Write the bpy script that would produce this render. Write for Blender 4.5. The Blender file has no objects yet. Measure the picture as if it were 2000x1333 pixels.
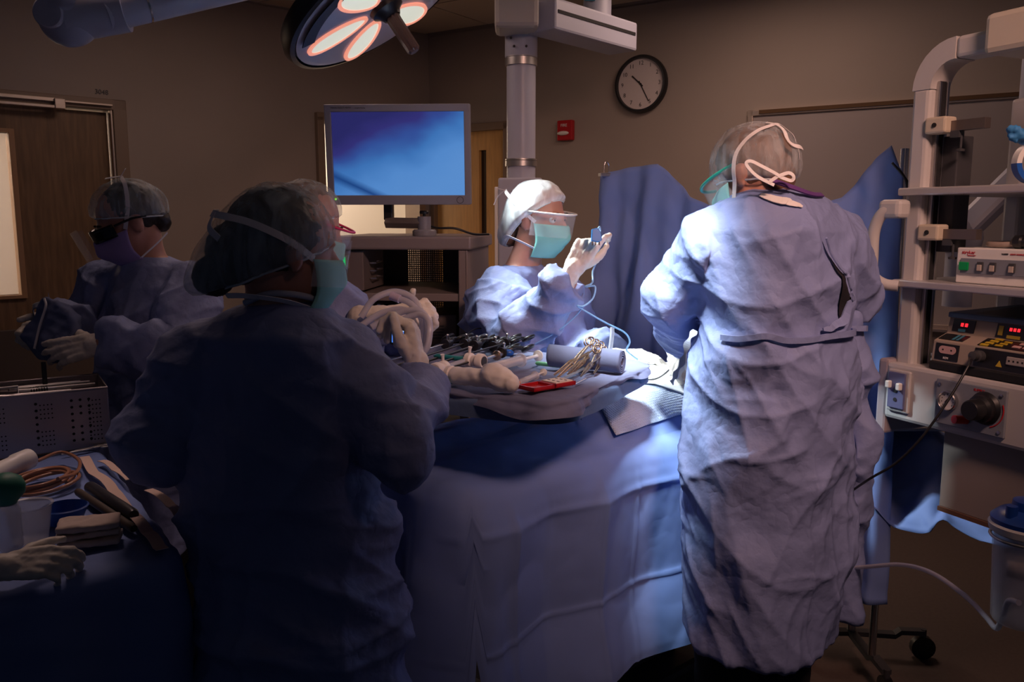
import bpy, math, random
import numpy as np
from mathutils import Vector, Matrix, Quaternion
from mathutils.bvhtree import BVHTree

random.seed(7)
scene = bpy.context.scene
COL = scene.collection

# ------------------------------------------------------------------ camera
CAM_H = 1.5
F_PX = 1650.0                                # focal length for a 2000 px wide frame
PITCH = math.atan(241.0 / F_PX)
cam_data = bpy.data.cameras.new('camera')
cam_data.sensor_width = 36.0
cam_data.lens = F_PX / 2000.0 * 36.0
cam_data.clip_start = 0.05
cam = bpy.data.objects.new('camera', cam_data)
cam.location = (0, 0, CAM_H)
cam.rotation_euler = (math.pi / 2 - PITCH, 0, 0)
COL.objects.link(cam)
scene.camera = cam

# ------------------------------------------------------------------ world: a dim, darkened room
world = bpy.data.worlds.new('world')
scene.world = world
world.use_nodes = True
bg = world.node_tree.nodes['Background']
bg.inputs[0].default_value = (0.42, 0.55, 1.0, 1)
bg.inputs[1].default_value = 0.030

scene.view_settings.view_transform = 'Standard'
scene.view_settings.look = 'None'
scene.view_settings.gamma = 1.0
scene.view_settings.exposure = 0.0
scene.view_settings.use_curve_mapping = False


def light(name, kind, loc, target, energy, color, **kw):
    d = bpy.data.lights.new(name, kind)
    d.energy = energy
    d.color = color
    for k, v in kw.items():
        setattr(d, k, v)
    o = bpy.data.objects.new(name, d)
    COL.objects.link(o)
    o.location = loc
    if target is not None:
        o.rotation_euler = (Vector(target) - Vector(loc)).to_track_quat('-Z', 'Y').to_euler()
    return o


# warm fill lamps added above the frame, and the daylight tubes of the corridor outside
light('added_fill_right', 'SPOT', (1.0, 0.5, 2.70), (0.62, 2.25, 1.60), 215.0, (1.0, 0.56, 0.44), spot_size=math.radians(66), spot_blend=1.0, shadow_soft_size=0.22)  # added fill for the surgeon's back, drape and tower
light('added_fill_far', 'AREA', (1.0, 3.9, 2.70), (1.0, 3.9, 0), 8.5, (1.0, 0.66, 0.53), shape='RECTANGLE', size=0.6, size_y=0.6)  # added to brighten the far walls
light('added_fill_left', 'AREA', (-1.0, 3.75, 2.70), (-1.0, 3.75, 0), 5.5, (1.0, 0.68, 0.58), shape='RECTANGLE', size=0.6, size_y=0.6)  # added to brighten the left wall and door
light('added_fill_table', 'SPOT', (-1.15, 2.35, 2.70), (-1.00, 1.80, 0.9), 40.0, (1.0, 0.66, 0.58), spot_size=math.radians(46), spot_blend=1.0, shadow_soft_size=0.2)  # added fill for the left table, cone kept off the foreground gown
light('corridor_light', 'AREA', (-1.65, 6.55, 2.6), (-1.65, 6.55, 0), 48.0, (1.0, 0.80, 0.62), shape='RECTANGLE', size=0.5, size_y=0.5)
light('corridor_light_far', 'AREA', (-3.9, 4.4, 2.6), (-3.9, 4.4, 0), 60.0, (1.0, 0.82, 0.70), shape='RECTANGLE', size=0.6, size_y=0.5)
# the lamp that shines onto the operating field
LAMP_C = Vector((-0.425, 2.9, 2.20))
FIELD = Vector((0.45, 2.45, 1.03))


# ------------------------------------------------------------------ helpers
def pt(px, py, d):
    """World point seen at pixel (px, py) of the 2000 x 1333 photograph at forward distance d (metres)."""
    dx, dy = px - 1000.0, 666.5 - py
    c, s = math.cos(PITCH), math.sin(PITCH)
    fw = F_PX * c + dy * s
    up = dy * c - F_PX * s
    return Vector((dx / fw * d, d, CAM_H + up / fw * d))


def V3(*a):
    return Vector(a)


# vectorised gradient noise
_rng = np.random.RandomState(3)
_perm = _rng.permutation(256)
_perm = np.concatenate([_perm, _perm, _perm])
_grad = _rng.normal(size=(256, 3))
_grad /= np.linalg.norm(_grad, axis=1)[:, None]


def noise3(P):
    P = np.asarray(P, float)
    i = np.floor(P).astype(int)
    f = P - i
    i &= 255
    u = f * f * f * (f * (f * 6 - 15) + 10)
    r = 0
    for dx in (0, 1):
        for dy in (0, 1):
            for dz in (0, 1):
                h = _perm[_perm[_perm[(i[:, 0] + dx) & 255] + ((i[:, 1] + dy) & 255)] + ((i[:, 2] + dz) & 255)]
                g = _grad[h]
                dd = f - np.array([dx, dy, dz])
                w = (u[:, 0] if dx else 1 - u[:, 0]) * (u[:, 1] if dy else 1 - u[:, 1]) * (u[:, 2] if dz else 1 - u[:, 2])
                r = r + w * (g * dd).sum(1)
    return r * 1.6


def frame(yaxis, zhint):
    """3x3 with columns X, Y, Z; Y along yaxis, Z close to zhint."""
    y = Vector(yaxis).normalized()
    z = Vector(zhint)
    z = (z - y * z.dot(y)).normalized()
    x = y.cross(z)
    return Matrix((x, y, z)).transposed()


def mtx(R, c):
    return Matrix.Translation(Vector(c)) @ R.to_4x4()


class MB:
    """collects geometry for ONE mesh object"""

    def __init__(self, M=None):
        self.v, self.f = [], []
        self.M = M

    def add(self, V, F):
        n = len(self.v)
        if self.M is not None:
            V = [self.M @ Vector(p) for p in V]
        self.v.extend([tuple(p) for p in V])
        self.f.extend([tuple(i + n for i in f) for f in F])
        return self

    def box(self, c, s, R=None, taper=1.0):
        c = Vector(c)
        V = []
        for z in (-1, 1):
            k = taper if z > 0 else 1
            for y in (-1, 1):
                for x in (-1, 1):
                    p = Vector((x * s[0] / 2 * k, y * s[1] / 2 * k, z * s[2] / 2))
                    if R is not None:
                        p = R @ p
                    V.append(c + p)
        return self.add(V, [(0, 2, 3, 1), (4, 5, 7, 6), (0, 1, 5, 4), (2, 6, 7, 3), (0, 4, 6, 2), (1, 3, 7, 5)])

    def tube(self, pts, r, n=8, caps=True, flat=None, closed=False):
        pts = [Vector(p) for p in pts]
        k = len(pts)
        rr = r if hasattr(r, '__len__') else [r] * k
        T = []
        for i in range(k):
            a = pts[(i - 1) % k] if closed else pts[max(i - 1, 0)]
            b = pts[(i + 1) % k] if closed else pts[min(i + 1, k - 1)]
            t = b - a
            T.append(t.normalized() if t.length > 1e-9 else Vector((0, 0, 1)))
        up = Vector((0, 0, 1)) if abs(T[0].z) < 0.9 else Vector((1, 0, 0))
        N = (up - T[0] * up.dot(T[0])).normalized()
        V = []
        for i in range(k):
            if i:
                q = T[i - 1].rotation_difference(T[i])
                N = q @ N
                N = (N - T[i] * N.dot(T[i])).normalized()
            B = T[i].cross(N)
            for j in range(n):
                a = 2 * math.pi * j / n
                V.append(pts[i] + N * (math.cos(a) * rr[i]) + B * (math.sin(a) * rr[i]))
        F = []
        for i in range(k if closed else k - 1):
            i2 = (i + 1) % k
            for j in range(n):
                F.append((i * n + j, i * n + (j + 1) % n, i2 * n + (j + 1) % n, i2 * n + j))
        if caps and not closed:
            F.append(tuple(range(n))[::-1])
            F.append(tuple((k - 1) * n + j for j in range(n)))
        return self.add(V, F)

    def cyl(self, a, b, r, r2=None, n=16, caps=True):
        return self.tube([a, b], [r, r if r2 is None else r2], n, caps)

    def ribbon(self, pts, w, th, nrm):
        """flat strap: width w across, thickness th along nrm (one vector, or one for each point)"""
        pts = [Vector(p) for p in pts]
        k = len(pts)
        V = []
        for i in range(k):
            t = (pts[min(i + 1, k - 1)] - pts[max(i - 1, 0)]).normalized()
            nn = Vector(nrm[i] if hasattr(nrm[0], '__len__') else nrm)
            nn = (nn - t * nn.dot(t)).normalized()
            s = t.cross(nn)
            ww = w[i] if hasattr(w, '__len__') else w
            for a, b in ((-1, -1), (1, -1), (1, 1), (-1, 1)):
                V.append(pts[i] + s * (a * ww / 2) + nn * (b * th / 2))
        F = [(0, 3, 2, 1), tuple((k - 1) * 4 + j for j in range(4))]
        for i in range(k - 1):
            for j in range(4):
                F.append((i * 4 + j, i * 4 + (j + 1) % 4, i * 4 + 4 + (j + 1) % 4, i * 4 + 4 + j))
        return self.add(V, F)

    def lathe(self, prof, n=24, M=None):
        """profile [(r, z)] turned about local Z"""
        V, F = [], []
        k = len(prof)
        for r, z in prof:
            for j in range(n):
                a = 2 * math.pi * j / n
                p = Vector((r * math.cos(a), r * math.sin(a), z))
                V.append(M @ p if M is not None else p)
        for i in range(k - 1):
            for j in range(n):
                F.append((i * n + j, i * n + (j + 1) % n, (i + 1) * n + (j + 1) % n, (i + 1) * n + j))
        if prof[0][0] > 1e-6:
            F.append(tuple(range(n))[::-1])
        if prof[-1][0] > 1e-6:
            F.append(tuple((k - 1) * n + j for j in range(n)))
        return self.add(V, F)

    def ell(self, c, r, R=None, nu=20, nv=12):
        c = Vector(c)
        V, F = [], []
        for i in range(nv + 1):
            th = math.pi * i / nv
            for j in range(nu):
                ph = 2 * math.pi * j / nu
                p = Vector((r[0] * math.sin(th) * math.cos(ph), r[1] * math.sin(th) * math.sin(ph), r[2] * math.cos(th)))
                V.append(c + (R @ p if R is not None else p))
        for i in range(nv):
            for j in range(nu):
                F.append((i * nu + j, (i + 1) * nu + j, (i + 1) * nu + (j + 1) % nu, i * nu + (j + 1) % nu))
        return self.add(V, F)

    def caps_chain(self, pts, r, n=14):
        """tapered limb with round ends"""
        pts = [Vector(p) for p in pts]
        rr = list(r) if hasattr(r, '__len__') else [r] * len(pts)
        self.tube(pts, rr, n)
        for p, q in zip(pts, rr):
            self.ell(p, (q, q, q), None, n, 8)
        return self

    def loft(self, rings):
        n = len(rings[0])
        V, F = [], []
        for R in rings:
            V += list(R)
        for i in range(len(rings) - 1):
            for j in range(n):
                F.append((i * n + j, i * n + (j + 1) % n, (i + 1) * n + (j + 1) % n, (i + 1) * n + j))
        F.append(tuple(range(n))[::-1])
        F.append(tuple((len(rings) - 1) * n + j for j in range(n)))
        return self.add(V, F)

    def grid(self, fn, nu, nv, wrap=False):
        V = [fn(i / nu, j / nv) for j in range(nv + 1) for i in range(nu + (0 if wrap else 1))]
        w = nu if wrap else nu + 1
        F = []
        for j in range(nv):
            for i in range(nu):
                F.append((j * w + i, j * w + (i + 1) % w, (j + 1) * w + (i + 1) % w, (j + 1) * w + i))
        return self.add(V, F)

    def prism(self, poly, h, M=None):
        """2D outline (x, y) extruded by h along local Z"""
        n = len(poly)
        V = [Vector((x, y, 0)) for x, y in poly] + [Vector((x, y, h)) for x, y in poly]
        if M is not None:
            V = [M @ p for p in V]
        F = [tuple(range(n))[::-1], tuple(range(n, 2 * n))]
        for i in range(n):
            F.append((i, (i + 1) % n, n + (i + 1) % n, n + i))
        return self.add(V, F)

    def mesh(self, name='m'):
        me = bpy.data.meshes.new(name)
        me.from_pydata(self.v, [], self.f)
        me.update()
        return me


def link(name, me, m, parent=None, smooth=35, solid=0, bevel=0, sub=0):
    me.name = name
    o = bpy.data.objects.new(name, me)
    COL.objects.link(o)
    if m is not None:
        if not me.materials:
            me.materials.append(m)
    if parent is not None:
        o.parent = parent
    if smooth:
        me.polygons.foreach_set('use_smooth', [True] * len(me.polygons))
        if smooth < 180:
            me.set_sharp_from_angle(angle=math.radians(smooth))
    if bevel:
        b = o.modifiers.new('bevel', 'BEVEL')
        b.width = bevel
        b.segments = 2
        b.limit_method = 'ANGLE'
        b.angle_limit = math.radians(40)
    if solid:
        s = o.modifiers.new('solid', 'SOLIDIFY')
        s.thickness = solid
        s.offset = 0
    if sub:
        s = o.modifiers.new('sub', 'SUBSURF')
        s.levels = s.render_levels = sub
    return o


def obj(name, mb, m, parent=None, **kw):
    return link(name, mb.mesh(name), m, parent, **kw)


def tag(o, label, cat, group=None):
    o['label'] = label
    o['category'] = cat
    if group:
        o['group'] = group
    return o


def thing(name, label, cat, loc=(0, 0, 0), group=None):
    o = bpy.data.objects.new(name, None)
    o.empty_display_size = 0.05
    COL.objects.link(o)
    tag(o, label, cat, group)
    return o


def struct(name, mb, m, parent=None, **kw):
    o = obj(name, mb, m, parent, **kw)
    if parent is None:
        o['kind'] = 'structure'
    return o


def fuse(mb, voxel, smooth=3):
    """voxel union of everything in mb -> (verts, normals, mesh)"""
    o = bpy.data.objects.new('tmp', mb.mesh('tmp'))
    COL.objects.link(o)
    r = o.modifiers.new('r', 'REMESH')
    r.mode = 'VOXEL'
    r.voxel_size = voxel
    if smooth:
        s = o.modifiers.new('s', 'SMOOTH')
        s.factor = 0.5
        s.iterations = smooth
    dg = bpy.context.evaluated_depsgraph_get()
    me = bpy.data.meshes.new_from_object(o.evaluated_get(dg))
    old = o.data
    bpy.data.objects.remove(o)
    bpy.data.meshes.remove(old)
    return me


def verts_of(me):
    a = np.empty(len(me.vertices) * 3)
    me.vertices.foreach_get('co', a)
    b = np.empty(len(me.vertices) * 3)
    me.vertices.foreach_get('normal', b)
    return a.reshape(-1, 3), b.reshape(-1, 3)


def set_verts(me, P):
    me.vertices.foreach_set('co', np.ascontiguousarray(P).ravel())
    me.update()


def crumple(me, amp=0.012, freq=5.0, stretch=(1, 1, 0.45), seed=0.0, fine=0.35, keep=None):
    """cloth folds: straight creases between flat facets, pinched ridges, and a slow swell"""
    P, N = verts_of(me)
    rs = np.random.RandomState(int(seed * 13) + 5)
    Q = P * freq + seed
    W = np.stack([noise3(Q * 0.45 + 11), noise3(Q * 0.45 + 37), noise3(Q * 0.45 + 71)], 1)
    h = noise3(Q * np.array(stretch) * 0.7 + 3) * 0.35
    a = np.abs(noise3(Q * np.array(stretch) + W * 1.2 + 7))
    h = h + (0.22 - a) * 0.8
    for k in range(9):
        d = rs.normal(size=3) * np.array([1, 1, 0.8 if k % 3 else 1.6])
        d /= np.linalg.norm(d)
        f = (0.35, 0.5, 0.7, 0.9, 1.1, 1.4, 1.8, 2.3, 2.8)[k]
        x = (Q @ d) * f + W[:, k % 3] * 0.55 + rs.rand()
        t = np.abs(x - np.floor(x) - 0.5) * 2
        m = np.clip(noise3(Q * 0.75 + k * 17.3) * 3.0 + 0.45, 0, 1)
        h = h + (t - 0.5) * m * 0.42 / (f + 0.35)
        h = h + np.exp(-(1 - t) / (0.10 * f + 0.03)) * m * fine * 0.42
    if keep is not None:
        h = h * keep(P)
    set_verts(me, P + N * (h * amp)[:, None])
    return me


def bvh_of(me):
    return BVHTree.FromPolygons([v.co[:] for v in me.vertices], [p.vertices[:] for p in me.polygons])


def hug(bvh, pts, off):
    """move points onto a surface, off metres above it -> (points, normals)"""
    P, N = [], []
    for p in pts:
        loc, nrm, _, _ = bvh.find_nearest(Vector(p))
        if (Vector((0, 0, 1.4)) - loc).dot(nrm) < 0:
            nrm = -nrm
        P.append(loc + nrm * off)
        N.append(tuple(nrm))
    return P, N


def spline(pts, n=8):
    """Catmull-Rom through the points"""
    P = [Vector(p) for p in pts]
    P = [P[0] * 2 - P[1]] + P + [P[-1] * 2 - P[-2]]
    out = []
    for i in range(1, len(P) - 2):
        for k in range(n):
            t = k / n
            a, b, c, d = P[i - 1], P[i], P[i + 1], P[i + 2]
            out.append(0.5 * ((2 * b) + (c - a) * t + (2 * a - 5 * b + 4 * c - d) * t * t + (3 * b - a - 3 * c + d) * t ** 3))
    out.append(P[-2])
    return out


def text_part(name, s, size, M, m, parent, extrude=0.0006, align='LEFT', squeeze=1.0):
    cu = bpy.data.curves.new(name, 'FONT')
    cu.body = s
    cu.size = size
    cu.extrude = extrude
    cu.align_x = align
    cu.align_y = 'CENTER'
    cu.resolution_u = 3
    o = bpy.data.objects.new('tmp_text', cu)
    COL.objects.link(o)
    dg = bpy.context.evaluated_depsgraph_get()
    me = bpy.data.meshes.new_from_object(o.evaluated_get(dg))
    bpy.data.objects.remove(o)
    bpy.data.curves.remove(cu)
    me.transform(M @ Matrix.Diagonal((squeeze, 1, 1, 1)))
    return link(name, me, m, parent, smooth=0)


# ------------------------------------------------------------------ materials
MATS = {}


def mat(name, col, rough=0.5, metal=0.0, bump=None, var=None, emit=None, alpha=None, trans=0.0, spec=None, sss=0.0, stretch=None, coat=0.0):
    if name in MATS:
        return MATS[name]
    m = bpy.data.materials.new(name)
    m.use_nodes = True
    nt = m.node_tree
    b = nt.nodes['Principled BSDF']
    b.inputs['Base Color'].default_value = (*col, 1)
    b.inputs['Roughness'].default_value = rough
    b.inputs['Metallic'].default_value = metal
    if spec is not None:
        b.inputs['Specular IOR Level'].default_value = spec
    if trans:
        b.inputs['Transmission Weight'].default_value = trans
    if coat:
        b.inputs['Coat Weight'].default_value = coat
    if alpha is not None:
        b.inputs['Alpha'].default_value = alpha
    if sss:
        b.inputs['Subsurface Weight'].default_value = sss
        b.inputs['Subsurface Radius'].default_value = (0.01, 0.004, 0.002)
    if emit is not None:
        b.inputs['Emission Color'].default_value = (*emit[0], 1)
        b.inputs['Emission Strength'].default_value = emit[1]
    co = None
    if bump or var:
        tc = nt.nodes.new('ShaderNodeTexCoord')
        mp = nt.nodes.new('ShaderNodeMapping')
        nt.links.new(tc.outputs['Object'], mp.inputs[0])
        if stretch:
            mp.inputs['Scale'].default_value = stretch
        co = mp.outputs[0]
    if var:
        n = nt.nodes.new('ShaderNodeTexNoise')
        n.inputs['Scale'].default_value = var[0]
        n.inputs['Detail'].default_value = 4
        nt.links.new(co, n.inputs['Vector'])
        r = nt.nodes.new('ShaderNodeValToRGB')
        k = var[1]
        r.color_ramp.elements[0].position = 0.3
        r.color_ramp.elements[1].position = 0.7
        r.color_ramp.elements[0].color = (*[c * (1 - k) for c in col], 1)
        r.color_ramp.elements[1].color = (*[min(1, c * (1 + k)) for c in col], 1)
        nt.links.new(n.outputs['Fac'], r.inputs[0])
        nt.links.new(r.outputs[0], b.inputs['Base Color'])
    if bump:
        last = None
        for sc, st in bump:
            n = nt.nodes.new('ShaderNodeTexNoise')
            n.inputs['Scale'].default_value = sc
            n.inputs['Detail'].default_value = 3
            nt.links.new(co, n.inputs['Vector'])
            # ridged: |n - 0.5|
            s1 = nt.nodes.new('ShaderNodeMath')
            s1.operation = 'SUBTRACT'
            s1.inputs[1].default_value = 0.5
            nt.links.new(n.outputs['Fac'], s1.inputs[0])
            s2 = nt.nodes.new('ShaderNodeMath')
            s2.operation = 'ABSOLUTE'
            nt.links.new(s1.outputs[0], s2.inputs[0])
            bu = nt.nodes.new('ShaderNodeBump')
            bu.inputs['Strength'].default_value = st
            bu.inputs['Distance'].default_value = 0.25 / sc
            nt.links.new(s2.outputs[0], bu.inputs['Height'])
            if last is not None:
                nt.links.new(last.outputs[0], bu.inputs['Normal'])
            last = bu
        nt.links.new(last.outputs[0], b.inputs['Normal'])
    MATS[name] = m
    return m


def veil(name, col, lo, hi, scale=30, stretch=(1, 1, 1)):
    """thin see-through fabric or film: opacity between lo and hi in streaks"""
    m = bpy.data.materials.new(name)
    m.use_nodes = True
    nt = m.node_tree
    b = nt.nodes['Principled BSDF']
    b.inputs['Base Color'].default_value = (*col, 1)
    b.inputs['Roughness'].default_value = 0.55
    tc = nt.nodes.new('ShaderNodeTexCoord')
    mp = nt.nodes.new('ShaderNodeMapping')
    mp.inputs['Scale'].default_value = stretch
    n = nt.nodes.new('ShaderNodeTexNoise')
    n.inputs['Scale'].default_value = scale
    n.inputs['Detail'].default_value = 4
    n.inputs['Distortion'].default_value = 0.6
    r = nt.nodes.new('ShaderNodeMapRange')
    r.inputs['From Min'].default_value = 0.35
    r.inputs['From Max'].default_value = 0.72
    r.inputs['To Min'].default_value = lo
    r.inputs['To Max'].default_value = hi
    nt.links.new(tc.outputs['Object'], mp.inputs[0])
    nt.links.new(mp.outputs[0], n.inputs['Vector'])
    nt.links.new(n.outputs['Fac'], r.inputs['Value'])
    nt.links.new(r.outputs[0], b.inputs['Alpha'])
    MATS[name] = m
    return m


GOWN_BUMP = [(7, 0.55), (22, 0.45), (240, 0.10)]
M_gown = mat('gown_fabric', (0.235, 0.285, 0.52), 0.62, bump=GOWN_BUMP, var=(6, 0.08), spec=0.35)
M_gown2 = M_gown
M_drape = mat('drape_fabric', (0.175, 0.255, 0.54), 0.66, bump=[(5, 0.12), (320, 0.10)], var=(4, 0.06), spec=0.3)
M_wrap = mat('towel_wrap_blue', (0.145, 0.16, 0.27), 0.85, bump=[(22, 0.2), (500, 0.25)], var=(8, 0.10))
M_skin = mat('skin', (0.52, 0.26, 0.19), 0.5, bump=[(180, 0.08)], var=(20, 0.10), sss=0.1)
M_glove = mat('latex_glove', (0.80, 0.72, 0.62), 0.48, bump=[(55, 0.18), (160, 0.1)], var=(14, 0.06))
M_cuff = mat('knit_cuff', (0.72, 0.70, 0.72), 0.85, bump=[(200, 0.3)])
M_hair = mat('dark_hair', (0.022, 0.014, 0.010), 0.5, bump=[(90, 0.5)], stretch=(1, 1, 0.25))
M_hairbrown = mat('brown_hair', (0.16, 0.085, 0.05), 0.55, bump=[(90, 0.5)], stretch=(1, 1, 0.25), var=(60, 0.4))
M_cap = veil('cap_film', (0.62, 0.74, 0.80), 0.14, 0.55, 34, (1, 1, 0.2))
M_capS = veil('cap_film_streaked', (0.66, 0.72, 0.76), 0.12, 0.52, 40, (1, 1, 0.2))
M_capwhite = veil('cap_film_white', (0.86, 0.90, 0.90), 0.55, 0.98, 26, (1, 1, 0.35))
M_maskg = mat('mask_green', (0.24, 0.60, 0.53), 0.7, bump=[(300, 0.15)])
M_maskp = mat('mask_violet', (0.34, 0.26, 0.55), 0.7, bump=[(300, 0.15)])
M_tie = mat('white_tie', (0.85, 0.82, 0.82), 0.75)
M_white = mat('white_plastic', (0.78, 0.76, 0.72), 0.4)
M_offwhite = mat('offwhite_paint', (0.62, 0.58, 0.55), 0.38)
M_greypaint = mat('grey_paint', (0.42, 0.40, 0.44), 0.4)
M_black = mat('black_plastic', (0.012, 0.012, 0.014), 0.35)
M_blackm = mat('black_matte', (0.010, 0.010, 0.012), 0.8)
M_steel = mat('steel', (0.62, 0.60, 0.60), 0.25, 1.0, bump=[(120, 0.04)])
M_steelb = mat('brushed_steel', (0.55, 0.53, 0.52), 0.38, 1.0)
M_dark = mat('dark_grey', (0.05, 0.05, 0.055), 0.5)
M_red = mat('red_plastic', (0.45, 0.012, 0.018), 0.35)
M_blue = mat('blue_plastic', (0.015, 0.10, 0.42), 0.35)
M_pink = mat('pink_plastic', (0.80, 0.045, 0.16), 0.3)
M_clear = mat('clear_plastic', (0.85, 0.9, 0.95), 0.08, alpha=0.16)
M_clear2 = mat('cloudy_plastic', (0.80, 0.80, 0.86), 0.25, alpha=0.38)
M_tube = mat('clear_tubing', (0.72, 0.70, 0.78), 0.2, alpha=0.62)


def onz(px, py, z):
    """point at height z under pixel (px, py)"""
    k = pt(px, py, 1.0).z - CAM_H
    return pt(px, py, (z - CAM_H) / k)

# ================================================================== THE ROOM
CX, CY = -0.58, 6.10                       # room corner
DL = Vector((-0.714, -0.700, 0)).normalized()
DR = Vector((0.832, -0.555, 0)).normalized()
NL = Vector((0.700, -0.714, 0)).normalized()      # into the room
NR = Vector((-0.555, -0.832, 0)).normalized()
CEIL = 2.75
CORNER = Vector((CX, CY, 0))
M_wall = mat('wall_paint', (0.36, 0.30, 0.26), 0.75, bump=[(420, 0.06)], var=(2.0, 0.04))
M_floor = mat('floor_vinyl', (0.115, 0.082, 0.068), 0.55, bump=[(300, 0.05)], var=(70, 0.10))
M_tile = mat('ceiling_tile', (0.52, 0.44, 0.36), 0.9, bump=[(160, 0.15)])
M_grid = mat('ceiling_grid', (0.40, 0.33, 0.27), 0.6)
M_wood = mat('door_wood', (0.20, 0.115, 0.055), 0.5, bump=[(60, 0.1)], var=(9, 0.25), stretch=(6, 6, 0.6))
M_wood2 = mat('door_wood_pale', (0.62, 0.36, 0.12), 0.5, bump=[(60, 0.1)], var=(9, 0.12), stretch=(6, 6, 0.6))
M_frame = mat('door_frame_paint', (0.24, 0.17, 0.12), 0.45)
M_corr = mat('corridor_paint', (0.82, 0.76, 0.68), 0.8)
M_alum = mat('aluminium', (0.62, 0.52, 0.44), 0.35, 0.9)


def wpt(D, N, t, off, z):
    p = CORNER + D * t + N * off
    return Vector((p.x, p.y, z))


def wall(name, D, N, L, opens, m, th=0.12, t00=0.0):
    """one wall with rectangular openings (t0, t1, z0, z1)"""
    mb = MB()
    R = Matrix((D, N, Vector((0, 0, 1)))).transposed()

    def seg(t0, t1, z0, z1):
        if t1 - t0 > 1e-4 and z1 - z0 > 1e-4:
            c = CORNER + D * ((t0 + t1) / 2) - N * (th / 2)
            mb.box((c.x, c.y, (z0 + z1) / 2), (t1 - t0, th, z1 - z0), R)
    t = t00
    for a, b, z0, z1 in sorted(opens):
        seg(t, a, 0, CEIL)
        seg(a, b, z1, CEIL)
        seg(a, b, 0, z0)
        t = b
    seg(t, L, 0, CEIL)
    c = CORNER + D * ((t00 + L) / 2) - N * (th / 2)
    mb.box((c.x, c.y, CEIL + 0.02), (L - t00 + th, th, 0.06), R)
    return struct(name, mb, m, smooth=0)


wall('wall_left', DL, NL, 6.2, [(0.10, 0.90, 0, 2.13), (2.13, 3.22, 0, 2.09)], M_wall)
wall('wall_right', DR, NR, 5.6, [(0.02, 0.68, 0, 2.12)], M_wall)

mb = MB()
mb.box((0, 2.6, -0.05), (13, 12.5, 0.1))
struct('floor', mb, M_floor, smooth=0)

# ceiling slab with its grid and lay-in tiles
mb = MB()
mb.box((0, 2.6, CEIL + 0.06), (13, 12.5, 0.06))
ceil = struct('ceiling', mb, M_grid, smooth=0)
Rr = Matrix((DR, -NR, Vector((0, 0, 1)))).transposed()
tmb = MB()
tmb.box((0, 0, 0), (0.60, 0.60, 0.022), Rr)
tile_me = tmb.mesh('ceiling_tile')
tile_me.materials.append(M_tile)
for i in range(0, 9):
    for j in range(0, 7):
        o = bpy.data.objects.new('ceiling_tile', tile_me)
        COL.objects.link(o)
        c = CORNER + DR * (-1.0 + 0.61 * i) + NR * (0.33 + 0.61 * j)
        o.location = (c.x, c.y, CEIL + 0.018)
        o.parent = ceil

# corridor behind the left wall
mb = MB()
Rl = Matrix((DL, NL, Vector((0, 0, 1)))).transposed()
c = CORNER + DL * 1.6 - NL * 1.55
mb.box((c.x, c.y, CEIL / 2), (7.5, 0.1, CEIL), Rl)
struct('wall_corridor', mb, M_corr, smooth=0)
mb = MB()
c = CORNER + DL * (-1.1) - NL * 0.8
mb.box((c.x, c.y, CEIL / 2), (0.1, 1.6, CEIL), Rl)
struct('wall_corridor_end', mb, M_corr, smooth=0)

# trims round the doorway behind the monitor
mb = MB()
for t in (0.10, 0.90):
    p = wpt(DL, NL, t, -0.05, 1.065)
    mb.box(p, (0.05, 0.17, 2.13), Rl)
p = wpt(DL, NL, 0.5, -0.05, 2.13)
mb.box(p, (0.85, 0.17, 0.05), Rl)
struct('trim_1', mb, M_frame, smooth=0, bevel=0.003)

# door_1 : wooden leaf with a tall glass strip, frame and overhead track
D1 = Rl
d1 = bpy.data.objects.new('door_1', None)
COL.objects.link(d1)
d1['kind'] = 'structure'
mb = MB()
# the leaf is made of stiles round the glass opening (t 2.83..3.10 , z 0.95..1.93)
ga, gb, gz0, gz1 = 2.640, 3.02, 1.115, 1.915
for a, b, z0, z1 in ((2.17, ga, 0.02, 2.05), (gb, 3.20, 0.02, 2.05), (ga, gb, 0.02, gz0), (ga, gb, gz1, 2.05)):
    p = wpt(DL, NL, (a + b) / 2, -0.05, (z0 + z1) / 2)
    mb.box(p, (b - a, 0.045, z1 - z0), Rl)
obj('door_leaf', mb, M_wood, d1, smooth=0)
mb = MB()
for a, b, z0, z1 in ((ga - 0.022, ga + 0.004, gz0 - 0.02, gz1 + 0.02), (gb - 0.004, gb + 0.02, gz0 - 0.02, gz1 + 0.02), (ga, gb, gz0 - 0.02, gz0), (ga, gb, gz1, gz1 + 0.02)):
    p = wpt(DL, NL, (a + b) / 2, -0.04, (z0 + z1) / 2)
    mb.box(p, (b - a, 0.06, z1 - z0), Rl)
obj('glazing_bead', mb, mat('bead_wood', (0.42, 0.24, 0.12), 0.4), d1, smooth=0, bevel=0.003)
mb = MB()
mb.box(wpt(DL, NL, (ga + gb) / 2, -0.05, (gz0 + gz1) / 2), (gb - ga, 0.008, gz1 - gz0), Rl)
obj('glass_pane', mb, mat('door_glass', (0.95, 0.9, 0.86), 0.25, alpha=0.25), d1, smooth=0)
mb = MB()
for a, b, z0, z1, dd in ((2.085, 2.155, 0, 2.115, .16), (3.20, 3.26, 0, 2.115, .16), (2.085, 3.26, 2.06, 2.115, .16)):
    mb.box(wpt(DL, NL, (a + b) / 2, -0.05, (z0 + z1) / 2), (b - a, dd, z1 - z0), Rl)
obj('door_frame', mb, M_frame, d1, smooth=0, bevel=0.004)
mb = MB()
mb.box(wpt(DL, NL, 2.163, 0.012, 1.04), (0.012, 0.03, 2.04), Rl)
obj('edge_strip', mb, M_alum, d1, smooth=0, bevel=0.003)
mb = MB()
mb.box(wpt(DL, NL, 2.85, 0.035, 2.085), (0.90, 0.035, 0.02), Rl)
mb.box(wpt(DL, NL, 2.80, 0.045, 2.050), (0.80, 0.03, 0.016), Rl)
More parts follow.
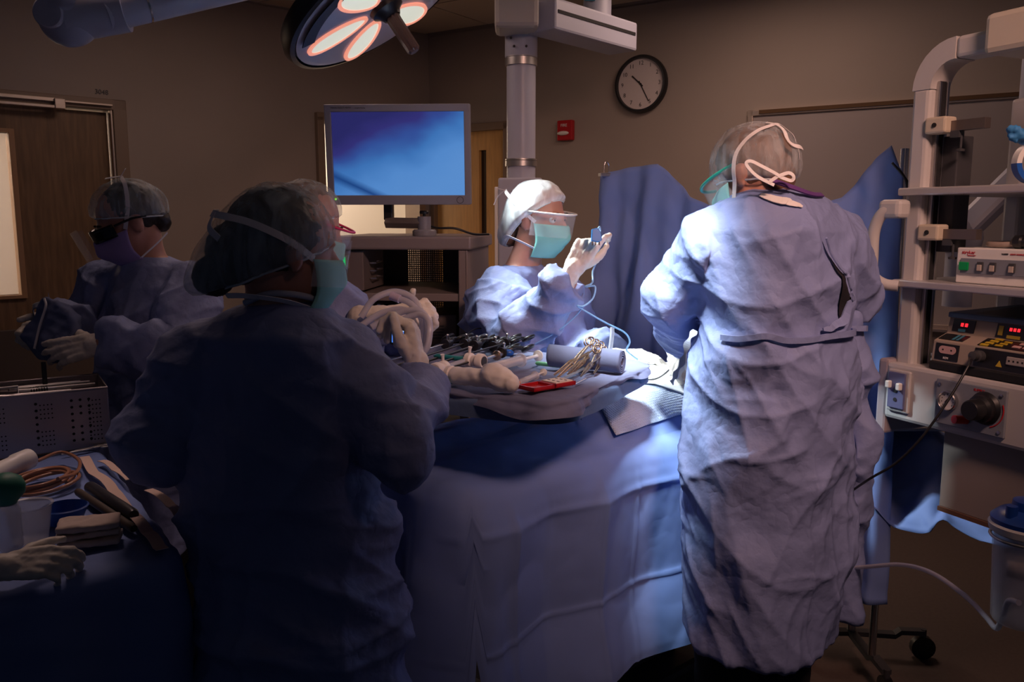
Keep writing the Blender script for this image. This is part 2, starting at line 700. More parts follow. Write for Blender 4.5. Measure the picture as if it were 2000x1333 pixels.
mb.box(wpt(DL, NL, 2.30, 0.035, 2.082), (0.28, 0.03, 0.012), Rl)
mb.box(wpt(DL, NL, 2.42, 0.045, 2.066), (0.05, 0.04, 0.05), Rl)
obj('closer_track', mb, M_alum, d1, smooth=0, bevel=0.003)
mb = MB()
mb.box(wpt(DL, NL, 2.68, -0.022, 0.48), (0.99, 0.012, 0.92), Rl)
obj('kick_plate', mb, mat('kick_plate_brown', (0.10, 0.075, 0.06), 0.45), d1, smooth=0, bevel=0.003)
Mtx = Matrix((DL * -1, Vector((0, 0, 1)), NL)).transposed()
text_part('room_number', '3048', 0.034, mtx(Mtx, wpt(DL, NL, 2.23, 0.003, 2.15)), M_dark, d1)

# door_2 : warm pale door with a narrow dark slit window, close to the corner
d2 = bpy.data.objects.new('door_2', None)
COL.objects.link(d2)
d2['kind'] = 'structure'
Rw = Matrix((DR, NR, Vector((0, 0, 1)))).transposed()
mb = MB()
sa, sb, sz0, sz1 = 0.415, 0.475, 1.28, 1.955
for a, b, z0, z1 in ((0.05, sa, 0.02, 2.08), (sb, 0.64, 0.02, 2.08), (sa, sb, 0.02, sz0), (sa, sb, sz1, 2.08)):
    mb.box(wpt(DR, NR, (a + b) / 2, -0.04, (z0 + z1) / 2), (b - a, 0.045, z1 - z0), Rw)
obj('door_leaf', mb, M_wood2, d2, smooth=0)
mb = MB()
mb.box(wpt(DR, NR, (sa + sb) / 2, -0.05, (sz0 + sz1) / 2), (sb - sa, 0.008, sz1 - sz0), Rw)
obj('slit_glass', mb, mat('dark_glass', (0.03, 0.02, 0.015), 0.1), d2, smooth=0)
mb = MB()
for a, b, z0, z1 in ((0.02, 0.05, 0, 2.12), (0.64, 0.69, 0, 2.12), (0.02, 0.69, 2.08, 2.13)):
    mb.box(wpt(DR, NR, (a + b) / 2, -0.05, (z0 + z1) / 2), (b - a, 0.15, z1 - z0), Rw)
obj('door_frame', mb, M_frame, d2, smooth=0, bevel=0.004)
mb = MB()
mb.box(wpt(DR, NR, 0.17, -0.012, 1.03), (0.06, 0.012, 0.2), Rw)
mb.tube([wpt(DR, NR, 0.17, -0.01, 1.05), wpt(DR, NR, 0.17, 0.05, 1.05), wpt(DR, NR, 0.28, 0.05, 1.05)], 0.009)
obj('door_handle', mb, M_steel, d2)

# baseboards
mb = MB()
mb.box(wpt(DR, NR, 3.15, 0.006, 0.05), (4.9, 0.012, 0.10), Rw)
struct('baseboard_right', mb, M_dark, smooth=0)
mb = MB()
mb.box(wpt(DL, NL, 1.49, 0.006, 0.05), (1.18, 0.012, 0.10), Rl)
struct('baseboard_left', mb, M_dark, smooth=0)

# whiteboard on the right wall
wb = thing('whiteboard', 'wide grey whiteboard with dark rail on the wall behind the equipment tower', 'whiteboard')
t0, t1, z0, z1 = 2.30, 4.75, 0.95, 2.07
mb = MB()
mb.box(wpt(DR, NR, (t0 + t1) / 2, 0.010, (z0 + z1) / 2), (t1 - t0, 0.02, z1 - z0), Rw)
obj('board_panel', mb, mat('board_enamel', (0.37, 0.32, 0.31), 0.22), wb, smooth=0)
mb = MB()
for z in (z0, z1):
    mb.box(wpt(DR, NR, (t0 + t1) / 2, 0.016, z), (t1 - t0 + 0.04, 0.032, 0.03), Rw)
for t in (t0, t1):
    mb.box(wpt(DR, NR, t, 0.016, (z0 + z1) / 2), (0.03, 0.032, z1 - z0 + 0.03), Rw)
obj('board_frame', mb, M_alum, wb, smooth=0, bevel=0.003)
mb = MB()
mb.box(wpt(DR, NR, (t0 + t1) / 2 + 0.03, 0.034, z1 + 0.004), (t1 - t0 - 0.04, 0.01, 0.02), Rw)
obj('cork_rail', mb, mat('cork_rail', (0.10, 0.05, 0.02), 0.8), wb, smooth=0)
mb = MB()
mb.box(wpt(DR, NR, (t0 + t1) / 2, 0.05, z0 - 0.01), (t1 - t0 - 0.3, 0.07, 0.012), Rw)
obj('pen_tray', mb, M_alum, wb, smooth=0)

# wall clock
ck = thing('wall_clock', 'round wall clock with black rim and plain white face', 'clock')
CKC = wpt(DR, NR, 1.63, 0.0, 2.285)
Rc = Matrix((DR, Vector((0, 0, 1)), NR)).transposed()
MC = mtx(Rc, CKC)
mb = MB()
mb.lathe([(0.150, 0.0), (0.166, 0.004), (0.168, 0.030), (0.160, 0.045), (0.150, 0.046), (0.146, 0.034), (0.146, 0.004)], 56, MC)
obj('rim', mb, M_black, ck, smooth=40)
mb = MB()
mb.lathe([(0.0001, 0.024), (0.148, 0.024), (0.148, 0.004), (0.0001, 0.004)], 56, MC)
obj('dial', mb, mat('clock_dial', (0.66, 0.58, 0.56), 0.5), ck, smooth=30)
M_digit = mat('digit_black', (0.02, 0.015, 0.015), 0.6)
for k in range(1, 13):
    a = math.pi / 2 - k * math.pi / 6
    p = Vector((0.120 * math.cos(a), 0.120 * math.sin(a), 0.0245))
    text_part('numeral', str(k), 0.033, MC @ Matrix.Translation(p), M_digit, ck, 0.0004, 'CENTER')
for nm, ang, L, w in (('hour_hand', 90 - 312, 0.075, 0.007), ('minute_hand', 90 - 152, 0.115, 0.005)):
    a = math.radians(ang)
    mb = MB()
    e = Vector((math.cos(a), math.sin(a), 0))
    mb.ribbon([MC @ (Vector((0, 0, 0.028)) - e * 0.02), MC @ (Vector((0, 0, 0.028)) + e * L)], w, 0.0015, NR)
    obj(nm, mb, M_digit, ck, smooth=0)
mb = MB()
mb.lathe([(0.0001, 0.031), (0.006, 0.030), (0.006, 0.024)], 12, MC)
obj('hub', mb, M_digit, ck)

# fire alarm
fa = thing('fire_alarm', 'small red fire alarm strobe on the wall beside the white column', 'alarm')
FC = wpt(DR, NR, 1.117, 0, 2.045)
MF = mtx(Rc, FC)
mb = MB(MF)
mb.prism([(-.055, -.062), (.055, -.062), (.055, .062), (-.055, .062)], 0.035)
obj('housing', mb, M_red, fa, smooth=0, bevel=0.006)
mb = MB(MF)
mb.ell((-0.01, -0.018, 0.036), (0.042, 0.014, 0.016), None, 18, 10)
obj('strobe_lens', mb, mat('strobe_lens', (0.8, 0.76, 0.72), 0.2), fa, smooth=60)
text_part('fire_lettering', 'FIRE', 0.026, MF @ Matrix.Translation(V3(-0.028, 0.030, 0.036)), mat('letter_white', (.75, .7, .68), .6), fa)

# above the frame: panels and downlights added around the fill lamps, two corridor panels
M_diff = mat('light_diffuser', (0.8, 0.75, 0.7), 0.4, emit=((1.0, 0.7, 0.55), 0.6))
for x, y, lab in ((1.0, 3.9, 'added ceiling panel for the far fill lamp above the drape screen'), (-1.0, 3.75, 'added ceiling panel for the left fill lamp above the person by the door'),
                  (-1.65, 6.55, 'corridor ceiling panel light behind the doorway'), (-3.9, 4.4, 'corridor ceiling panel light behind the wooden door')):
    t = thing('unseen_panel_light', lab, 'ceiling light')
    mb = MB()
    for c_, s_ in (((x, y - 0.31, 2.742), (0.66, 0.04, 0.025)), ((x, y + 0.31, 2.742), (0.66, 0.04, 0.025)), ((x - 0.31, y, 2.742), (0.04, 0.58, 0.025)), ((x + 0.31, y, 2.742), (0.04, 0.58, 0.025))):
        mb.box(c_, s_)
    obj('panel_frame', mb, M_alum, t, smooth=0)
    obj('diffuser', MB().box((x, y, 2.746), (0.58, 0.58, 0.01)), M_diff, t, smooth=0)
for x, y, lab in ((1.0, 0.5, 'added downlight for the fill spot over the right side of the room'), (-1.15, 2.35, 'added downlight for the fill spot over the instrument table')):
    t = thing('added_downlight', lab, 'ceiling light')
    obj('trim_ring', MB().lathe([(0.12, 2.755), (0.15, 2.752), (0.15, 2.740), (0.12, 2.738)], 36, Matrix.Translation((x, y, 0))), M_alum, t)
    obj('lens', MB().lathe([(0.001, 2.748), (0.122, 2.748), (0.122, 2.752), (0.001, 2.752)], 36, Matrix.Translation((x, y, 0))), M_diff, t)

# ================================================================== SURGICAL LAMP (the one that lights the field)
M_lampface = mat('lamp_face_grey', (0.56, 0.55, 0.62), 0.35)
M_lens = mat('lamp_lens_lit', (0.8, 0.8, 0.7), 0.3, emit=((0.80, 0.82, 0.68), 0.70), var=(9, 0.2))
M_lensrim = mat('lamp_lens_rim_lit', (0.9, 0.4, 0.3), 0.4, emit=((1.0, 0.36, 0.24), 0.75))
lamp = thing('surgical_light', 'lit surgical light head with oval lenses and brown handle above the table', 'lamp')
ln = Vector((0.55, -0.07, -0.83)).normalized()
e1 = Vector((-0.84, -0.19, -0.54))
e1 = (e1 - ln * e1.dot(ln)).normalized()
e2 = ln.cross(e1)
ML = mtx(Matrix((e1, e2, ln)).transposed(), LAMP_C)
mb = MB(ML)
mb.lathe([(0.001, -0.12), (0.10, -0.115), (0.22, -0.09), (0.31, -0.05), (0.335, -0.02), (0.33, 0.005), (0.30, 0.018), (0.001, 0.018)], 64)
obj('housing', mb, M_lampface, lamp, smooth=40)
mb = MB(ML)
mb.lathe([(0.325, -0.055), (0.352, -0.05), (0.362, -0.02), (0.352, 0.004), (0.337, 0.008), (0.337, -0.03)], 64)
obj('rim_bumper', mb, M_black, lamp, smooth=50)
mb = MB(ML)
mb.grid(lambda u, v: Vector((math.cos(math.radians(-62 + 48 * u)) * (0.275 + 0.045 * v), math.sin(math.radians(-62 + 48 * u)) * (0.275 + 0.045 * v), 0.0225)), 16, 2)
obj('control_strip', mb, M_dark, lamp, smooth=0, solid=0.003)


def petal(n=40, L=0.115, W=0.058):
    out = []
    for i in range(n):
        a = 2 * math.pi * i / n
        x = math.cos(a)
        out.append((L * x, W * math.sin(a) * (1.0 + 0.18 * x)))
    return out


for k in range(6):
    a = math.radians(-2 + 60 * k)
    Mp = ML @ Matrix.Rotation(a, 4, 'Z') @ Matrix.Translation((0.185, 0, 0.0185))
    o_out, o_in = petal(), petal(40, 0.101, 0.046)
    mb = MB(Mp)
    n = 40
    V = [(x, y, 0.0) for x, y in o_out] + [(x, y, 0.006) for x, y in o_out] + [(x, y, 0.006) for x, y in o_in] + [(x, y, 0.0) for x, y in o_in]
    F = []
    for r in range(3):
        for i in range(n):
            F.append((r * n + i, r * n + (i + 1) % n, (r + 1) * n + (i + 1) % n, (r + 1) * n + i))
    mb.add([Vector(p) for p in V], F)
    rim = obj('lens_rim', mb, M_lensrim, lamp, smooth=30)
    mb = MB(Mp)
    mb.prism(o_in, 0.004)
    obj('lens', mb, M_lens, rim, smooth=30)
mb = MB(ML)
mb.lathe([(0.001, 0.018), (0.060, 0.018), (0.056, 0.034), (0.040, 0.044), (0.030, 0.060), (0.001, 0.06)], 28)
obj('handle_hub', mb, M_black, lamp, smooth=40)
mb = MB(ML)
rings = []
for z, r in ((0.045, 0.030), (0.055, 0.024), (0.075, 0.0225), (0.165, 0.0215), (0.185, 0.021), (0.192, 0.015)):
    rings.append([Vector((r * (1 + 0.07 * (1 if j % 4 < 2 else -1)) * math.cos(2 * math.pi * j / 32), r * (1 + 0.07 * (1 if j % 4 < 2 else -1)) * math.sin(2 * math.pi * j / 32), z)) for j in range(32)])
mb.loft(rings)
obj('grip_handle', mb, mat('brown_handle', (0.10, 0.055, 0.045), 0.35), lamp, smooth=30)
mb = MB()
top = LAMP_C - ln * 0.10
mb.tube(spline([top, top - ln * 0.10, V3(-0.75, 3.05, 2.50), V3(-0.95, 3.1, 2.74)], 6), 0.028, 14)
obj('yoke_arm', mb, M_greypaint, lamp, smooth=50)
sp = light('surgical_light_beam', 'SPOT', LAMP_C + ln * 0.03, FIELD, 400.0, (0.84, 0.95, 1.0), spot_size=math.radians(44), spot_blend=0.6, shadow_soft_size=0.13)

# a second head of the same light hangs nearer the camera, above the frame, on the same field
L2_C = V3(0.12, 1.55, 2.48)
L2_T = V3(0.36, 2.16, 1.28)
l2n = (L2_T - L2_C).normalized()
x2 = V3(1, 0, 0)
x2 = (x2 - l2n * x2.dot(l2n)).normalized()
MX2 = mtx(Matrix((x2, l2n.cross(x2), l2n)).transposed(), L2_C) @ ML.inverted()
lamp2 = thing('surgical_light', 'second surgical light head hanging above the surgeon\'s left shoulder', 'lamp')
for ch in list(lamp.children):
    if ch.name.startswith('yoke_arm'):
        continue
    c_ = ch.copy()
    COL.objects.link(c_)
    c_.parent = lamp2
    c_.matrix_local = MX2
    for g_ in ch.children:
        d_ = g_.copy()
        COL.objects.link(d_)
        d_.parent = c_
obj('yoke_arm', MB().tube(spline([L2_C - l2n * 0.10, L2_C - l2n * 0.16, V3(0.0, 1.2, 2.70), V3(-0.1, 1.1, 2.75)], 6), 0.028, 14), M_greypaint, lamp2, smooth=50)
light('surgical_light_beam_near', 'SPOT', L2_C + l2n * 0.03, L2_T, 560.0, (0.84, 0.95, 1.0), spot_size=math.radians(29), spot_blend=0.8, shadow_soft_size=0.13)

# ------------------------------------------------ grey lamp suspension arm in the upper left
arm = thing('suspension_arm', 'grey jointed lamp suspension arm with ball elbow near the ceiling', 'lamp arm')
d = 2.35
J = pt(135, 30, d)
A1, A2 = pt(205, 26, d), pt(560, -52, d + 0.25)
mb = MB()
ax = (A2 - A1).normalized()
mb.tube([J, A1 + ax * 0.055], [0.068, 0.060], 28)
obj('arm_collar', mb, M_lampface, arm, smooth=50)
mb = MB()
mb.tube([A1, A2], [0.048, 0.046], 28)
obj('arm_tube', mb, M_lampface, arm, smooth=50)
mb = MB()
mb.ell(J, (0.083, 0.060, 0.083), None, 32, 20)
mb.tube([J, J + V3(-0.005, 0, 0.35)], [0.075, 0.06], 28)
mb2 = fuse(mb, 0.008, 6)
link('elbow_joint', mb2, M_lampface, arm, smooth=180)
mb = MB()
mb.lathe([(0.040, 0.0), (0.040, 0.010), (0.036, 0.014), (0.001, 0.014)], 32, mtx(frame((1, 0, 0), (-0.15, -1, -0.1)), J + V3(-0.022, -0.055, -0.006)))
obj('joint_cap', mb, M_lampface, arm, smooth=30)
mb = MB()
mb.tube([A1 + ax * 0.105, A1 + ax * 0.110], 0.0495, 28)
obj('arm_ring', mb, M_steel, arm, smooth=30)

# ------------------------------------------------ equipment boom: white column under a ceiling arm
boom = thing('equipment_boom', 'white ceiling boom column with grey collars and horizontal slotted arm', 'boom')
M_boom = mat('boom_white', (0.42, 0.43, 0.52), 0.38)
bx, by = 0.042, 4.0
mb = MB()
mb.cyl((bx, by, 1.66), (bx, by, 2.36), 0.0665, n=36)
obj('column', mb, M_boom, boom, smooth=40)
mb = MB()
mb.lathe([(0.072, 2.22), (0.074, 2.225), (0.074, 2.33), (0.080, 2.345), (0.080, 2.37), (0.001, 2.37)], 36, Matrix.Translation((bx, by, 0)))
obj('swivel_head', mb, M_boom, boom, smooth=30)
for z, h in ((2.185, 0.046), (1.735, 0.034)):
    mb = MB()
    mb.lathe([(0.066, z), (0.0735, z), (0.0735, z + h * 0.72), (0.070, z + h * 0.76), (0.0735, z + h * 0.8), (0.0735, z + h), (0.066, z + h)], 36, Matrix.Translation((bx, by, 0)))
    obj('collar', mb, M_steelb, boom, smooth=30)
a0, a1 = V3(0.12, 3.86, 0), V3(0.55, 4.36, 0)
ad = (a1 - a0).normalized()
an = V3(ad.y, -ad.x, 0)
Ra = Matrix((ad, -an, V3(0, 0, 1))).transposed()
mb = MB()
c = (a0 + a1) / 2
mb.box((c.x, c.y, 2.375), ((a1 - a0).length, 0.17, 0.135), Ra)
obj('arm_beam', mb, M_boom, boom, smooth=0, bevel=0.012)
mb = MB()
c2 = c + an * 0.0865
mb.box((c2.x, c2.y, 2.385), ((a1 - a0).length * 0.93, 0.004, 0.014), Ra)
obj('arm_slot', mb, M_blackm, boom, smooth=0)
mb = MB()
mb.box((0.02, 3.88, 2.395), (0.19, 0.21, 0.17))
obj('head_cover', mb, mat('boom_cover', (0.50, 0.46, 0.42), 0.45), boom, smooth=0, bevel=0.02)
mb = MB()
mb.cyl((0.415, 4.30, 2.40), (0.415, 4.30, CEIL), 0.068, n=32)
mb.lathe([(0.071, 2.43), (0.073, 2.43), (0.073, 2.47), (0.071, 2.47)], 32, Matrix.Translation((0.415, 4.30, 0)))
obj('ceiling_post', mb, M_boom, boom, smooth=40)
mb = MB()
mb.box((0.372, 4.232, 2.545), (0.05, 0.012, 0.035))
obj('sticker', mb, mat('teal_sticker', (0.02, 0.16, 0.25), 0.5), boom, smooth=0)
mb = MB()
mb.box((bx - 0.005, by - 0.01, 1.44), (0.20, 0.16, 0.48))
obj('service_head', mb, M_boom, boom, smooth=0, bevel=0.008)
mb = MB()
mb.box((bx - 0.112, by - 0.05, 1.42), (0.02, 0.05, 0.44))
obj('side_rail', mb, M_white, boom, smooth=0, bevel=0.004)
for px_, py_ in ((998, 74), (1004, 90), (1028, 90)):
    mb = MB()
    p = pt(px_, py_, by - 0.073)
    mb.ell(p, (0.006, 0.006, 0.006), None, 10, 6)
    obj('screw', mb, M_dark, boom)

# ================================================================== VIDEO CART WITH MONITOR
M_cart = mat('cart_greybrown', (0.235, 0.195, 0.19), 0.45)
M_cart2 = mat('cart_inner', (0.16, 0.13, 0.125), 0.55)
cart = thing('video_cart', 'grey wheeled video cart with open shelves and perforated back panels', 'cart')
yaw = math.radians(-6)
RC = Matrix.Rotation(yaw, 3, 'Z')
CO = V3(-0.43, 3.2, 0)                    # middle of the front edge on the floor
MT = mtx(RC, CO)
W2 = 0.265
DP = 0.60


def cbox(name, c, s, m, parent=None, bevel=0.004):
    mb = MB(MT)
    mb.box(c, s)
    return obj(name, mb, m, parent or cart, smooth=0, bevel=bevel)


cbox('top_slab', (0, DP / 2, 1.405), (2 * W2 + 0.03, DP + 0.02, 0.05), M_cart, bevel=0.008)
cbox('corner_post', (W2 - 0.018, 0.02, 0.74), (0.034, 0.04, 1.28), M_cart)
cbox('corner_post', (-W2 + 0.018, 0.02, 0.74), (0.034, 0.04, 1.28), M_cart)
cbox('side_panel', (W2 - 0.006, DP / 2, 0.74), (0.012, DP, 1.28), M_cart)
cbox('side_panel', (-W2 + 0.006, DP / 2, 0.74), (0.012, DP, 1.28), M_cart)
for z in (1.20, 0.98, 0.70, 0.40, 0.12):
    cbox('shelf', (0, DP / 2, z), (2 * W2 - 0.03, DP - 0.02, 0.03), M_cart)
# back: solid left and right fields round the perforated fields
for x0, x1 in ((-W2 + 0.01, -0.100), (0.062, 0.150), (0.205, W2 - 0.01)):
    cbox('back_panel', ((x0 + x1) / 2, DP - 0.01, 0.74), (x1 - x0, 0.008, 1.28), M_cart2, bevel=0)
for x0, x1 in ((-0.100, 0.062), (0.150, 0.205)):
    for z0, z1 in ((1.215, 1.38), (1.0, 1.185)):
        mb = MB(MT)
        p = 0.0098
        nx, nz = int(round((x1 - x0) / p)), int(round((z1 - z0) / p))
        for i in range(nx + 1):
            mb.box((x0 + (x1 - x0) * i / nx, DP - 0.008, (z0 + z1) / 2), (0.0040, 0.003, z1 - z0))
        for k in range(nz + 1):
            mb.box(((x0 + x1) / 2, DP - 0.008, z0 + (z1 - z0) * k / nz), (x1 - x0, 0.003, 0.0040))
        obj('perforated_panel', mb, M_cart2, cart, smooth=0)
# power module at the left inside
cbox('power_module', (-W2 + 0.075, 0.17, 1.30), (0.10, 0.30, 0.155), M_cart2)
sw = cbox('switch_plate', (-W2 + 0.055, 0.012, 1.335), (0.032, 0.012, 0.055), M_cart)
mb = MB(MT)
mb.box((-W2 + 0.052, 0.003, 1.335), (0.014, 0.008, 0.034))
obj('lit_switch', mb, mat('green_lamp', (0.0, 0.3, 0.08), 0.3, emit=((0.0, 0.7, 0.15), 0.8)), sw, smooth=0, bevel=0.002)
for k, z in enumerate((1.325, 1.295, 1.265, 1.15)):
    mb = MB(MT)
    mb.tube([(-W2 + 0.128, 0.10, z), (-W2 + 0.150, 0.10, z), (-W2 + 0.150, 0.20, z + 0.002), (-W2 + 0.128, 0.20, z + 0.002)], 0.0035, 8)
    obj('cable_hook', mb, M_steel, cart)
for x in (-0.22, 0.22):
    for y in (0.07, DP - 0.07):
        mb = MB(MT)
        mb.cyl((x - 0.012, y, 0.05), (x + 0.012, y, 0.05), 0.05, n=20)
        mb.cyl((x, y, 0.06), (x, y, 0.11), 0.012)
        obj('caster', mb, M_black, cart)
# a boxy unit on the second shelf
un = thing('power_supply_unit', 'plain brown box unit on the lower shelf of the video cart', 'device')
mb = MB(MT)
mb.box((0.13, 0.30, 1.0575), (0.13, 0.30, 0.123))
obj('case', mb, mat('unit_brown', (0.20, 0.155, 0.13), 0.5), un, smooth=0, bevel=0.004)
mb = MB(MT)
for k in range(5):
    mb.box((0.12, 0.149, 1.025 + 0.012 * k), (0.05, 0.003, 0.004))
obj('vent_slots', mb, M_dark, un, smooth=0)

# monitor
mon = thing('monitor', 'grey framed surgical monitor glowing blue on top of the video cart', 'monitor')
MCEN = pt(779, 303, 3.28)
RM = Matrix.Rotation(math.radians(-3), 3, 'Z') @ Matrix.Rotation(math.radians(4), 3, 'X')
MM = mtx(RM, MCEN)
mw, mh = 0.548, 0.372
M_bezel = mat('monitor_grey', (0.23, 0.235, 0.28), 0.4)
sx0, sx1, sz0, sz1 = -mw / 2 + 0.025, mw / 2 - 0.022, -mh / 2 + 0.036, mh / 2 - 0.028
mb = MB(MM)
for c, s in (((0, 0, mh / 2 - 0.014), (mw, 0.05, 0.028)), ((0, 0, -mh / 2 + 0.018), (mw, 0.05, 0.036)),
             ((-mw / 2 + 0.0125, 0, 0), (0.025, 0.05, mh - 0.04)), ((mw / 2 - 0.011, 0, 0), (0.022, 0.05, mh - 0.04))):
    mb.box(c, s)
obj('bezel', mb, M_bezel, mon, smooth=0, bevel=0.003)
mb = MB(MM)
mb.box((0, 0.035, 0), (mw - 0.03, 0.05, mh - 0.03))
obj('back_shell', mb, M_bezel, mon, smooth=0, bevel=0.01)
m = bpy.data.materials.new('screen_picture')
m.use_nodes = True
nt = m.node_tree
b = nt.nodes['Principled BSDF']
b.inputs['Base Color'].default_value = (0.01, 0.01, 0.015, 1)
b.inputs['Roughness'].default_value = 0.15
tc = nt.nodes.new('ShaderNodeTexCoord')
sep = nt.nodes.new('ShaderNodeSeparateXYZ')
nt.links.new(tc.outputs['Generated'], sep.inputs[0])
nz = nt.nodes.new('ShaderNodeTexNoise')
nz.inputs['Scale'].default_value = 2.2
nz.inputs['Detail'].default_value = 2
nt.links.new(tc.outputs['Generated'], nz.inputs['Vector'])


def mnode(op, a, b_):
    n = nt.nodes.new('ShaderNodeMath')
    n.operation = op
    for i, s in enumerate((a, b_)):
        if isinstance(s, (int, float)):
            n.inputs[i].default_value = s
        else:
            nt.links.new(s, n.inputs[i])
    return n.outputs[0]


X, Z = sep.outputs['X'], sep.outputs['Z']
g = mnode('ADD', mnode('MULTIPLY', X, 0.52), mnode('MULTIPLY', mnode('SUBTRACT', 1.0, Z), 0.62))
g = mnode('ADD', g, mnode('MULTIPLY', mnode('SUBTRACT', nz.outputs['Fac'], 0.5), 0.34))
rp = nt.nodes.new('ShaderNodeValToRGB')
els = rp.color_ramp.elements
els[0].position, els[0].color = 0.20, (0.020, 0.020, 0.12, 1)
els[1].position, els[1].color = 0.95, (0.10, 0.27, 0.62, 1)
for p_, c_ in ((0.34, (0.030, 0.028, 0.17, 1)), (0.45, (0.03, 0.075, 0.30, 1)), (0.56, (0.045, 0.17, 0.47, 1)), (0.74, (0.085, 0.25, 0.60, 1))):
    e = els.new(p_)
    e.color = c_
nt.links.new(g, rp.inputs[0])
# a dark oblique band in the lower left
band = mnode('ADD', mnode('MULTIPLY', X, 0.75), Z)
band = mnode('ABSOLUTE', mnode('SUBTRACT', band, 0.235), 0)
band = mnode('MINIMUM', mnode('MULTIPLY', band, 11.0), 1.0)
mx = nt.nodes.new('ShaderNodeMixRGB')
mx.inputs[1].default_value = (0.01, 0.055, 0.22, 1)
nt.links.new(band, mx.inputs[0])
nt.links.new(rp.outputs[0], mx.inputs[2])
nt.links.new(mx.outputs[0], b.inputs['Emission Color'])
b.inputs['Emission Strength'].default_value = 0.95
mb = MB(MM)
mb.box(((sx0 + sx1) / 2, -0.012, (sz0 + sz1) / 2), (sx1 - sx0, 0.01, sz1 - sz0))
obj('screen', mb, m, mon, smooth=0)
Mf = MM @ Matrix.Rotation(math.pi / 2, 4, 'X')
text_part('bezel_lettering', 'VISION ELECT HDTV', 0.0085, Mf @ Matrix.Translation((-mw / 2 + 0.025, mh / 2 - 0.013, 0.0252)), M_digit, mon)
text_part('bezel_lettering', 'Surgical Viewing', 0.0060, Mf @ Matrix.Translation((-mw / 2 + 0.118, mh / 2 - 0.0135, 0.0252)), M_digit, mon)
mb = MB(MM)
mb.ell((-mw / 2 + 0.030, -0.026, -mh / 2 + 0.022), (0.004, 0.003, 0.004), None, 10, 6)
obj('power_led', mb, mat('led_green', (0.1, 0.5, 0.02), 0.3, emit=((0.25, 1.0, 0.05), 1.5)), mon)
mb = MB(MM)
mb.tube([(mw / 2 - 0.040 + 0.0125 * math.cos(a * math.pi / 10), -0.0255, -mh / 2 + 0.018 + 0.0125 * math.sin(a * math.pi / 10)) for a in range(20)], 0.001, 6, closed=True)
obj('menu_dial', mb, M_dark, mon)
ms = mon
TZ = 1.4305
base = pt(829, 452, 3.33)
base.z = TZ
mb = MB()
mb.lathe([(0.046, 0), (0.047, 0.004), (0.047, 0.018), (0.042, 0.024), (0.001, 0.024)], 28, Matrix.Translation(base))
obj('foot', mb, M_bezel, ms, smooth=30)
mb = MB()
mb.cyl(base + V3(0, 0, 0.02), base + V3(0, 0, 0.074), 0.026, n=24)
obj('swivel_post', mb, M_bezel, ms, smooth=30)
mb = MB()
mb.cyl(base + V3(0, 0, 0.074), base + V3(0, 0, 0.084), 0.006)
mb.lathe([(0.001, 0.084), (0.018, 0.084), (0.019, 0.092), (0.016, 0.097), (0.001, 0.097)], 16, Matrix.Translation(base))
obj('clamp_knob', mb, M_black, ms, smooth=30)
mb = MB()
q = base + V3(-0.155, 0.02, 0.050)
mb.tube([base + V3(-0.015, 0.0, 0.048), q], 0.022, 4)
obj('lower_arm', mb, mat('arm_grey', (0.13, 0.11, 0.105), 0.45), ms, smooth=0, bevel=0.003)
mb = MB()
mb.box(q + V3(0.012, 0.02, 0.075), (0.035, 0.05, 0.13))
mb.box(q + V3(0.01, 0.035, 0.155), (0.09, 0.03, 0.09))
obj('mount_block', mb, M_black, ms, smooth=0, bevel=0.004)
obj('cable', MB().tube(spline([base + V3(0.0, 0.03, 0.045), base + V3(0.05, 0.0, 0.030), base + V3(0.12, 0.0, 0.028), base + V3(0.19, 0.02, 0.006), base + V3(0.25, 0.06, 0.0045)], 8), 0.0045, 8), M_black, mon, smooth=60)

# ================================================================== EQUIPMENT TOWER ON THE RIGHT
TC = Vector((0.43, -0.90, 0)).normalized()      # along the front, to the right
TW = Vector((-TC.y, TC.x, 0))                    # into the tower
TO = V3(1.05, 2.30, 0)
RT = Matrix((TC, TW, V3(0, 0, 1))).transposed()
MTW = mtx(RT, TO)
M_tow = mat('tower_beige', (0.52, 0.50, 0.49), 0.42)
M_towy = mat('tower_cream', (0.56, 0.49, 0.38), 0.45)
M_towgrey = mat('tower_grey', (0.22, 0.24, 0.28), 0.45)
tow = thing('equipment_tower', 'beige boom-hung equipment tower with steel shelves and gas panel', 'equipment tower')


def tbox(name, c, s, m, parent=None, bevel=0.004, R=None):
    mb = MB(MTW)
    mb.box(c, s, R)
    return obj(name, mb, m, parent if parent is not None else tow, smooth=0, bevel=bevel)


# uprights, front-left one in view; the far side pair carries the shelves too
for x, y in ((0.0, 0.0), (0.0, 0.40), (0.50, 0.40)):
    tbox('upright', (x + 0.0275, y + 0.045, 1.409), (0.052, 0.075, 0.85), M_tow, bevel=0.010)
for y in (0.055, 0.085):
    tbox('guide_rail', (0.0595, y - 0.02, 1.43), (0.012, 0.010, 0.84), M_steelb, bevel=0.002)
tbox('guide_channel', (0.0575, 0.05, 1.43), (0.008, 0.018, 0.84), M_blackm, bevel=0)
